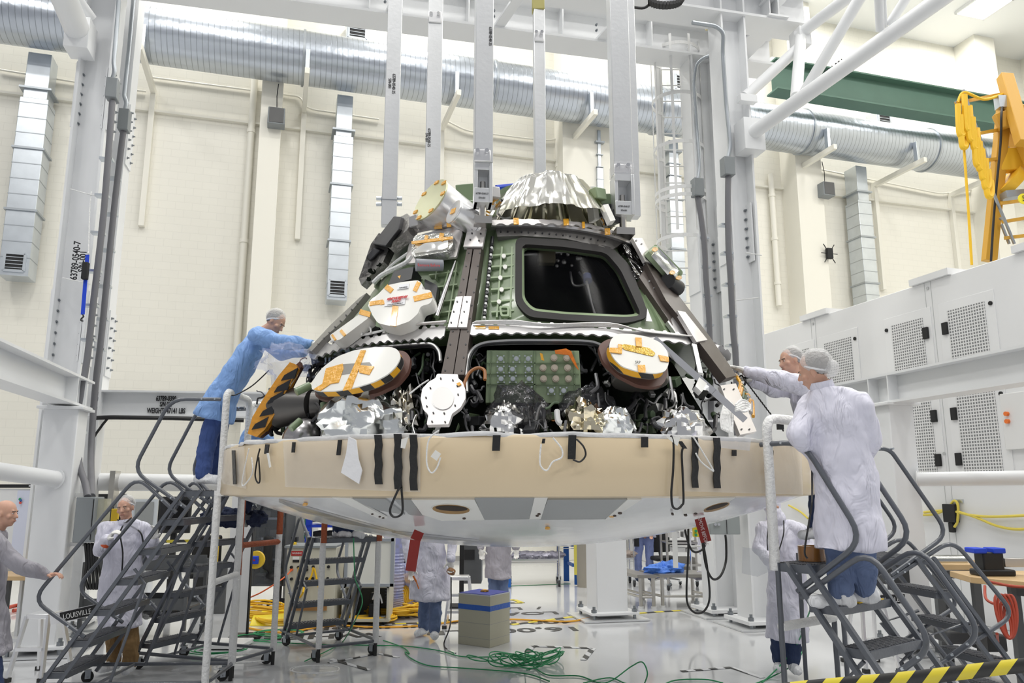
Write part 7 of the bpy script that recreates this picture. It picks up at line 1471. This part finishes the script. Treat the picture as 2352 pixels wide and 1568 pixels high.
# film held by hooded person, tape roll on platform
plate([(1706, 1256), (1762, 1264), (1772, 1310), (1740, 1324), (1704, 1316)], 'sheet', clear, None, surf=mkplane(7.9), off=0, th=.004).name = 'plastic_sheet'; tag(bpy.data.objects['plastic_sheet'], 'clear plastic sheet held by the hooded masked person', 'plastic sheet')
q = l4(.98, .38, 1.37); b = M(); b.lathe(q, [(.055, 0), (.085, 0), (.085, .095), (.055, .095), (.055, 0)], 28); o = tag(b.done('amber_tape_roll', mat('roll_amber2', (.30, .13, .03), .2, coat=.6)), 'wide amber tape roll standing on the right stairs platform', 'tape')
# yellow cables and black box on the filter wall
t = thing('cable_box', 'black cable box on the filter wall with yellow cables looped through', 'cable box', wf(2190, 1180)); q = wf(2190, 1178) - E1 * .05; b = M(); b.box(q, (.08, .22, .26), PHI); b.done('box', black, t, bev=.01); b = M(); b.box(q + V((0, 0, -.2)), (.06, .08, .14), PHI); b.done('plug', black, t, bev=.01); b = M(); b.box(wf(2200, 1150) - E1 * .01, (.02, .2, .05), PHI); b.done('wall_plate', galv, t)
for pts in ([(2004, 1170), (2040, 1165), (2130, 1182), (2180, 1170), (2198, 1150), (2208, 1160), (2207, 1195), (2200, 1210)], [(2130, 1176), (2185, 1172), (2240, 1183), (2300, 1186), (2420, 1180)], [(2210, 1175), (2250, 1188), (2300, 1208), (2352, 1215), (2420, 1205)], [(1818, 1160), (1845, 1175), (1862, 1190)]):
    b = M(); b.tube(spline([wf(u, v) - E1 * .06 for u, v in pts], 6), .018, 8); b.done('cable', mat('yellow_pale', (.80, .65, .10), .5), t)
# workbenches
def wbench(label, pts, z, th, legs):
    t = thing('workbench', label, 'workbench', V((pts[0][0], pts[0][1], 0))); b = M(); b.prism([(x, y, z - th) for x, y in pts], (0, 0, th)); b.done('worktop', woodm, t, bev=.006)
    for (x, y) in legs: b = M(); b.box((x, y, (z - th) / 2), (.08, .07, z - th)); b.done('leg', cartg, t)
    b = M(); x0, y0 = legs[0]; x1, y1 = legs[1]; b.bar((x0, y0, z - th - .05), (x1, y1, z - th - .05), .03, .08); b.done('rail', cartg, t); return t
a = P(2146, 1309, 8.6); c = P(2250, 1309, 8.6); zb1 = a.z
t = wbench('maple-topped workbench with a roll of film, against the filter wall', [(a.x, 8.6), (c.x + .1, 8.6), (c.x + .35, 9.1), (a.x + .2, 9.2)], zb1 + .06, .06, [(a.x + .06, 8.66), (c.x - .0, 8.7), (a.x + .3, 9.05)])
b = M(); b.box(((a.x + c.x) / 2, 8.85, .35), (c.x - a.x, .4, .03)); b.done('lower_shelf', cartg, t)
coilc('pale cable coil on the lower shelf of the maple workbench', ((a.x + c.x) / 2, 8.8, .37), .17, 8, wrapw, .008, 9, .04)
b = M(); q = P(2172, 1288, 8.8); b.cyl(q - V((.22, 0, 0)), q + V((.2, .0, 0)), .065, n=24); o = tag(b.done('film_roll', foil('roll_foil', (.55, .55, .52), .15, 2, .2)), 'clear silvery film roll lying on the maple workbench', 'roll'); b = M(); b.cyl(q + V((.2, 0, 0)), q + V((.215, 0, 0)), .06, n=24); b.done('roll_core', white, o)
zt2 = P(2240, 1325, 7.7).z; a2 = P(2236, 1322, 7.7)
t2 = wbench('thick maple workbench carrying the vise at the right edge', [(a2.x, 7.75), (a2.x + .45, 7.0), (a2.x + 1.6, 7.0), (a2.x + 1.6, 8.3), (a2.x + .1, 8.3)], zt2, .06, [(a2.x + .30, 7.6), (a2.x + .62, 7.15), (a2.x + 1.4, 8.1)])
vq = V((a2.x + .17, 7.85, zt2)); t = thing('bench_vise', 'black and blue bench vise with square bar on the maple workbench', 'vise', vq)
b = M(); b.box(vq + V((.1, 0, .03)), (.34, .2, .06)); b.box(vq + V((.08, 0, .13)), (.2, .16, .18)); b.done('body', black, t, bev=.015); b = M(); b.box(vq + V((-.04, 0, .235)), (.12, .18, .05)); b.box(vq + V((.14, 0, .235)), (.12, .18, .05)); b.done('jaw', MATS['strap_blue'], t, bev=.01); b = M(); b.box(vq + V((.32, 0, .12)), (.22, .07, .08)); b.done('slide_bar', steel, t, bev=.004)
b = M()
for k in range(4): c = P(2304 + k * 3, 1415, 7.0); b.tube([c + V((.05 * cos(a_) + .01 * k, .05 * sin(a_), .17 * sin(a_ + .3 * k))) for a_ in [2 * pi * j / 24 for j in range(24)]], .012, 8, closed=True)
b.tube(spline([P(2262, 1345, 7.3), P(2265, 1375, 7.2), P(2290, 1388, 7.1), P(2310, 1385, 7.0)], 5), .012, 8); b.tube(spline([P(2290, 1455, 7.0), F(2300, 1482, .02), F(2352, 1478, .02)], 5), .012, 8); b.tube(spline([P(2270, 1335, 7.1), P(2320, 1345, 7.0), P(2360, 1348, 6.9)], 5), .012, 8); tag(b.done('red_hose', redc), 'looped red air hose hanging under the maple workbench', 'hose')
for k, (u, v, w, h) in enumerate(((2060, 1312, 60, 60), (2290, 1478, 50, 40), (2215, 1465, 70, 30))):
    o = BX('dark_case', None, mat('case_dark', (.05, .052, .055), .6), u - w / 2, u + w / 2, v - h / 2, v + h / 2, 9.3 - k * .6, .3, .02); tag(o, ('dark wrapped equipment behind the right stairs and white post', 'dark case on the floor at the right edge under the bench', 'dark case on the floor below the maple workbench')[k], 'case')
# floor tapes and painted text
def ftape(pts, w, m, lab, name='floor_tape', grp=None):
    b = M()
    for (p, q) in zip(pts[:-1], pts[1:]): a_, c_ = F(*p, .004), F(*q, .004); b.bar(a_, c_, w, .004)
    return tag(b.done(name, m), lab, 'tape', grp)
ftape([(760, 1513), (848, 1538)], .06, tapebw, 'black and white dashed tape strip on the floor under the small stairs'); ftape([(755, 1522), (868, 1500), (915, 1509)], .045, tapebw, 'black and white dashed tape corner before the small stairs')
ftape([(1198, 1508), (1225, 1483), (1362, 1488), (1340, 1515)], .07, tapebw, 'black and white dashed tape corner around the green wire heap'); ftape([(1565, 1541), (1680, 1532), (1752, 1556)], .06, tapebw, 'black and white dashed tape corner before the hooded person')
ftape([(1175, 1434), (1345, 1412)], .09, tapeyb, 'yellow and black floor tape between foam block and square post', grp=None); ftape([(1414, 1411), (1720, 1391)], .09, tapeyb, 'yellow and black floor tape running right of the square post'); ftape([(900, 1432), (1052, 1428)], .09, tapeyb, 'yellow and black floor tape left of the foam block')
ftape([(1172, 1384), (1200, 1384), (1182, 1377), (1172, 1377)], .09, tapeyb, 'yellow and black taped patch far behind the foam block'); ftape([(1172, 1345), (1310, 1340)], .05, greenw, 'thin green tape line far back on the floor by the blue workbench')
xd = F(680, 1462) - F(1335, 1442); xd.normalize(); yd = V((xd.y, -xd.x, 0)); yd = yd if yd.y < 0 else -yd
pt = thing('floor_marking', 'black upside-down floor lettering about wheel and uniform load', 'floor lettering', F(1000, 1450, .0))
fm = mat('floor_ink', (.03, .03, .032), .4)
for s_, u, v, sz, xs in (('16,000 LB.   WHEEL', 1338, 1442, .42, 1.25), ('400 P.S.F.  UNIFORM', 1318, 1426, .36, 1.25), ('LOAD     OR', 1283, 1406, .36, 1.25), ('/  LOAD   HI', 1245, 1395, .30, 1.25)):
    text(s_, F(u, v, .004), xd, yd, sz, fm, pt, ext=.0008, bold=.008, align='LEFT', xs=xs)
# green wires
def wires(label, pts, grp=None, r=.0065):
    b = M(); P3 = [F(u, v, .012 + (h if h else 0)) for u, v, *h_ in pts for h in [h_[0] if h_ else 0]]; b.tube(spline(P3, 7), r, 6); return tag(b.done('green_wire', greenw), label, 'wire', grp)
wires('long green wire sweeping from the small stairs to the green wire heap', [(560, 1470), (700, 1478), (880, 1482), (940, 1484), (1010, 1494), (1060, 1507), (1130, 1508), (1180, 1505), (1205, 1500)])
wires('green wire curving down from the left towards the lower centre', [(880, 1470), (925, 1486), (940, 1500), (930, 1497), (945, 1512), (985, 1528), (1050, 1533), (1150, 1540), (1215, 1548), (1262, 1564)])
wires('green wire looping high out of the green wire heap', [(1180, 1530), (1205, 1520, .05), (1206, 1500, .3), (1212, 1490, .42), (1230, 1500, .4), (1245, 1520, .2), (1235, 1530), (1210, 1538)])
wires('green wire lying right of the heap towards the bottom edge', [(1225, 1530), (1260, 1550), (1330, 1552), (1390, 1568), (1450, 1530, .12), (1475, 1520, .2), (1487, 1545, .12), (1480, 1570)])
wires('low green wire arcs near the bottom centre', [(1340, 1568), (1400, 1556), (1440, 1570), (1500, 1580), (1550, 1562), (1620, 1560), (1660, 1568)])
wires('green wire hanging down beside the hooded person', [(1750, 1568), (1790, 1530, .1), (1830, 1480, .3), (1850, 1430, .6), (1868, 1380, .9)]); wires('green wire on the floor at the feet of the hooded person', [(1720, 1575), (1770, 1555), (1830, 1520, .1), (1845, 1480, .2), (1840, 1450, .5)])
b = M(); rn = random.Random(5); c = F(1192, 1522)
for k in range(9):
    cc = c + V((rn.uniform(-.22, .22), rn.uniform(-.1, .12), 0)); ra_, rb_ = rn.uniform(.18, .42), rn.uniform(.12, .26); ph_ = rn.uniform(0, 3)
    b.tube([cc + V((ra_ * cos(a), rb_ * sin(a + ph_ * .3), .015 + .05 * (1 + sin(a * 2 + ph_)))) for a in [2 * pi * j / 36 for j in range(36)]], .0065, 6, closed=True)
tag(b.done('green_wire_heap', greenw), 'heap of looped green wire on the floor in the centre foreground', 'wire')
for k, (u, v) in enumerate(((500, 1500), (590, 1470), (640, 1460), (560, 1520))): q = F(u, v); coilc(('loose green wire loops behind the front left stairs', 'loose green wire loops under the second stairs', 'loose green wire loops beside the yellow cables', 'pale grey wire loops on the floor between the wrapped legs')[k], (q.x, q.y, .01), .3, 3, greenw if k < 3 else wrapw, .006, 90 + k, .02, name='wire_loops')
q = F(835, 1545); coilc('pale grey wire ring on the floor below the small stairs', (q.x - .5, q.y, .01), .25, 2, wrapw, .005, 97, .01, name='wire_loops')
b = M(); b.tube(spline([P(812, 1235, 9.0), P(815, 1320, 9.0), P(822, 1345, 8.9), P(832, 1375, 8.9), P(825, 1405, 8.9), F(790, 1470, .02), F(760, 1490, .02), F(700, 1518, .02)], 6), .0065, 6); tag(b.done('green_wire', greenw), 'green wire hanging from the small stairs platform to the floor', 'wire')
b = M(); b.tube(fillet([P(212, 960, 10.9), P(250, 958, 10.9), P(400, 960, 10.95), P(560, 965, 11.2)], .1), .03, 8); b.tube(spline([P(250, 958, 10.9), P(232, 980, 10.9), P(212, 1015, 10.9), P(209, 1080, 10.6), P(214, 1130, 9.8)], 6), .018, 8); tag(b.done('black_cable', black), 'thick black cable clipped under the painted weight beam', 'cable')
# red hose on floor left, bench corner
b = M(); b.tube(spline([F(10, 1398, .05), F(40, 1390, .05), F(64, 1396, .05), F(30, 1402, .05)], 6), .03, 8); tag(b.done('red_cable', redc), 'bundle of red cable on the floor behind the bald person', 'cable')
t = TH('side_table', 'small maple table corner behind the bald person', 'table', 40, 1330, 9.6); q = P(20, 1328, 9.6); b = M(); b.box((q.x, 9.9, q.z), (.8, .6, .05)); b.done('top', woodm, t, bev=.006)
for (x, y) in ((q.x - .3, 9.7), (q.x + .3, 9.7), (q.x + .3, 10.1), (q.x - .3, 10.1)): b = M(); b.box((x, y, q.z / 2), (.05, .05, q.z)); b.done('leg', cartg, t)
# barrier tape in the foreground
hz = hazard('barrier_yellow', (.80, .66, .05), (.025, .025, .025), 6.0, (1, 0, -.9)); b = M(); a, c = P(1700, 1596, 4.3), P(2440, 1520, 4.3); n_ = 40
def bt_(s, t_): p = a.lerp(c, s); return p + V((0, .012 * sin(s * 9), (t_ - .5) * .072))
b.grid(bt_, n_, 1); tag(b.done('barrier_tape', hz, solid=.001), 'yellow and black striped barrier tape strung across the lower right foreground', 'tape')
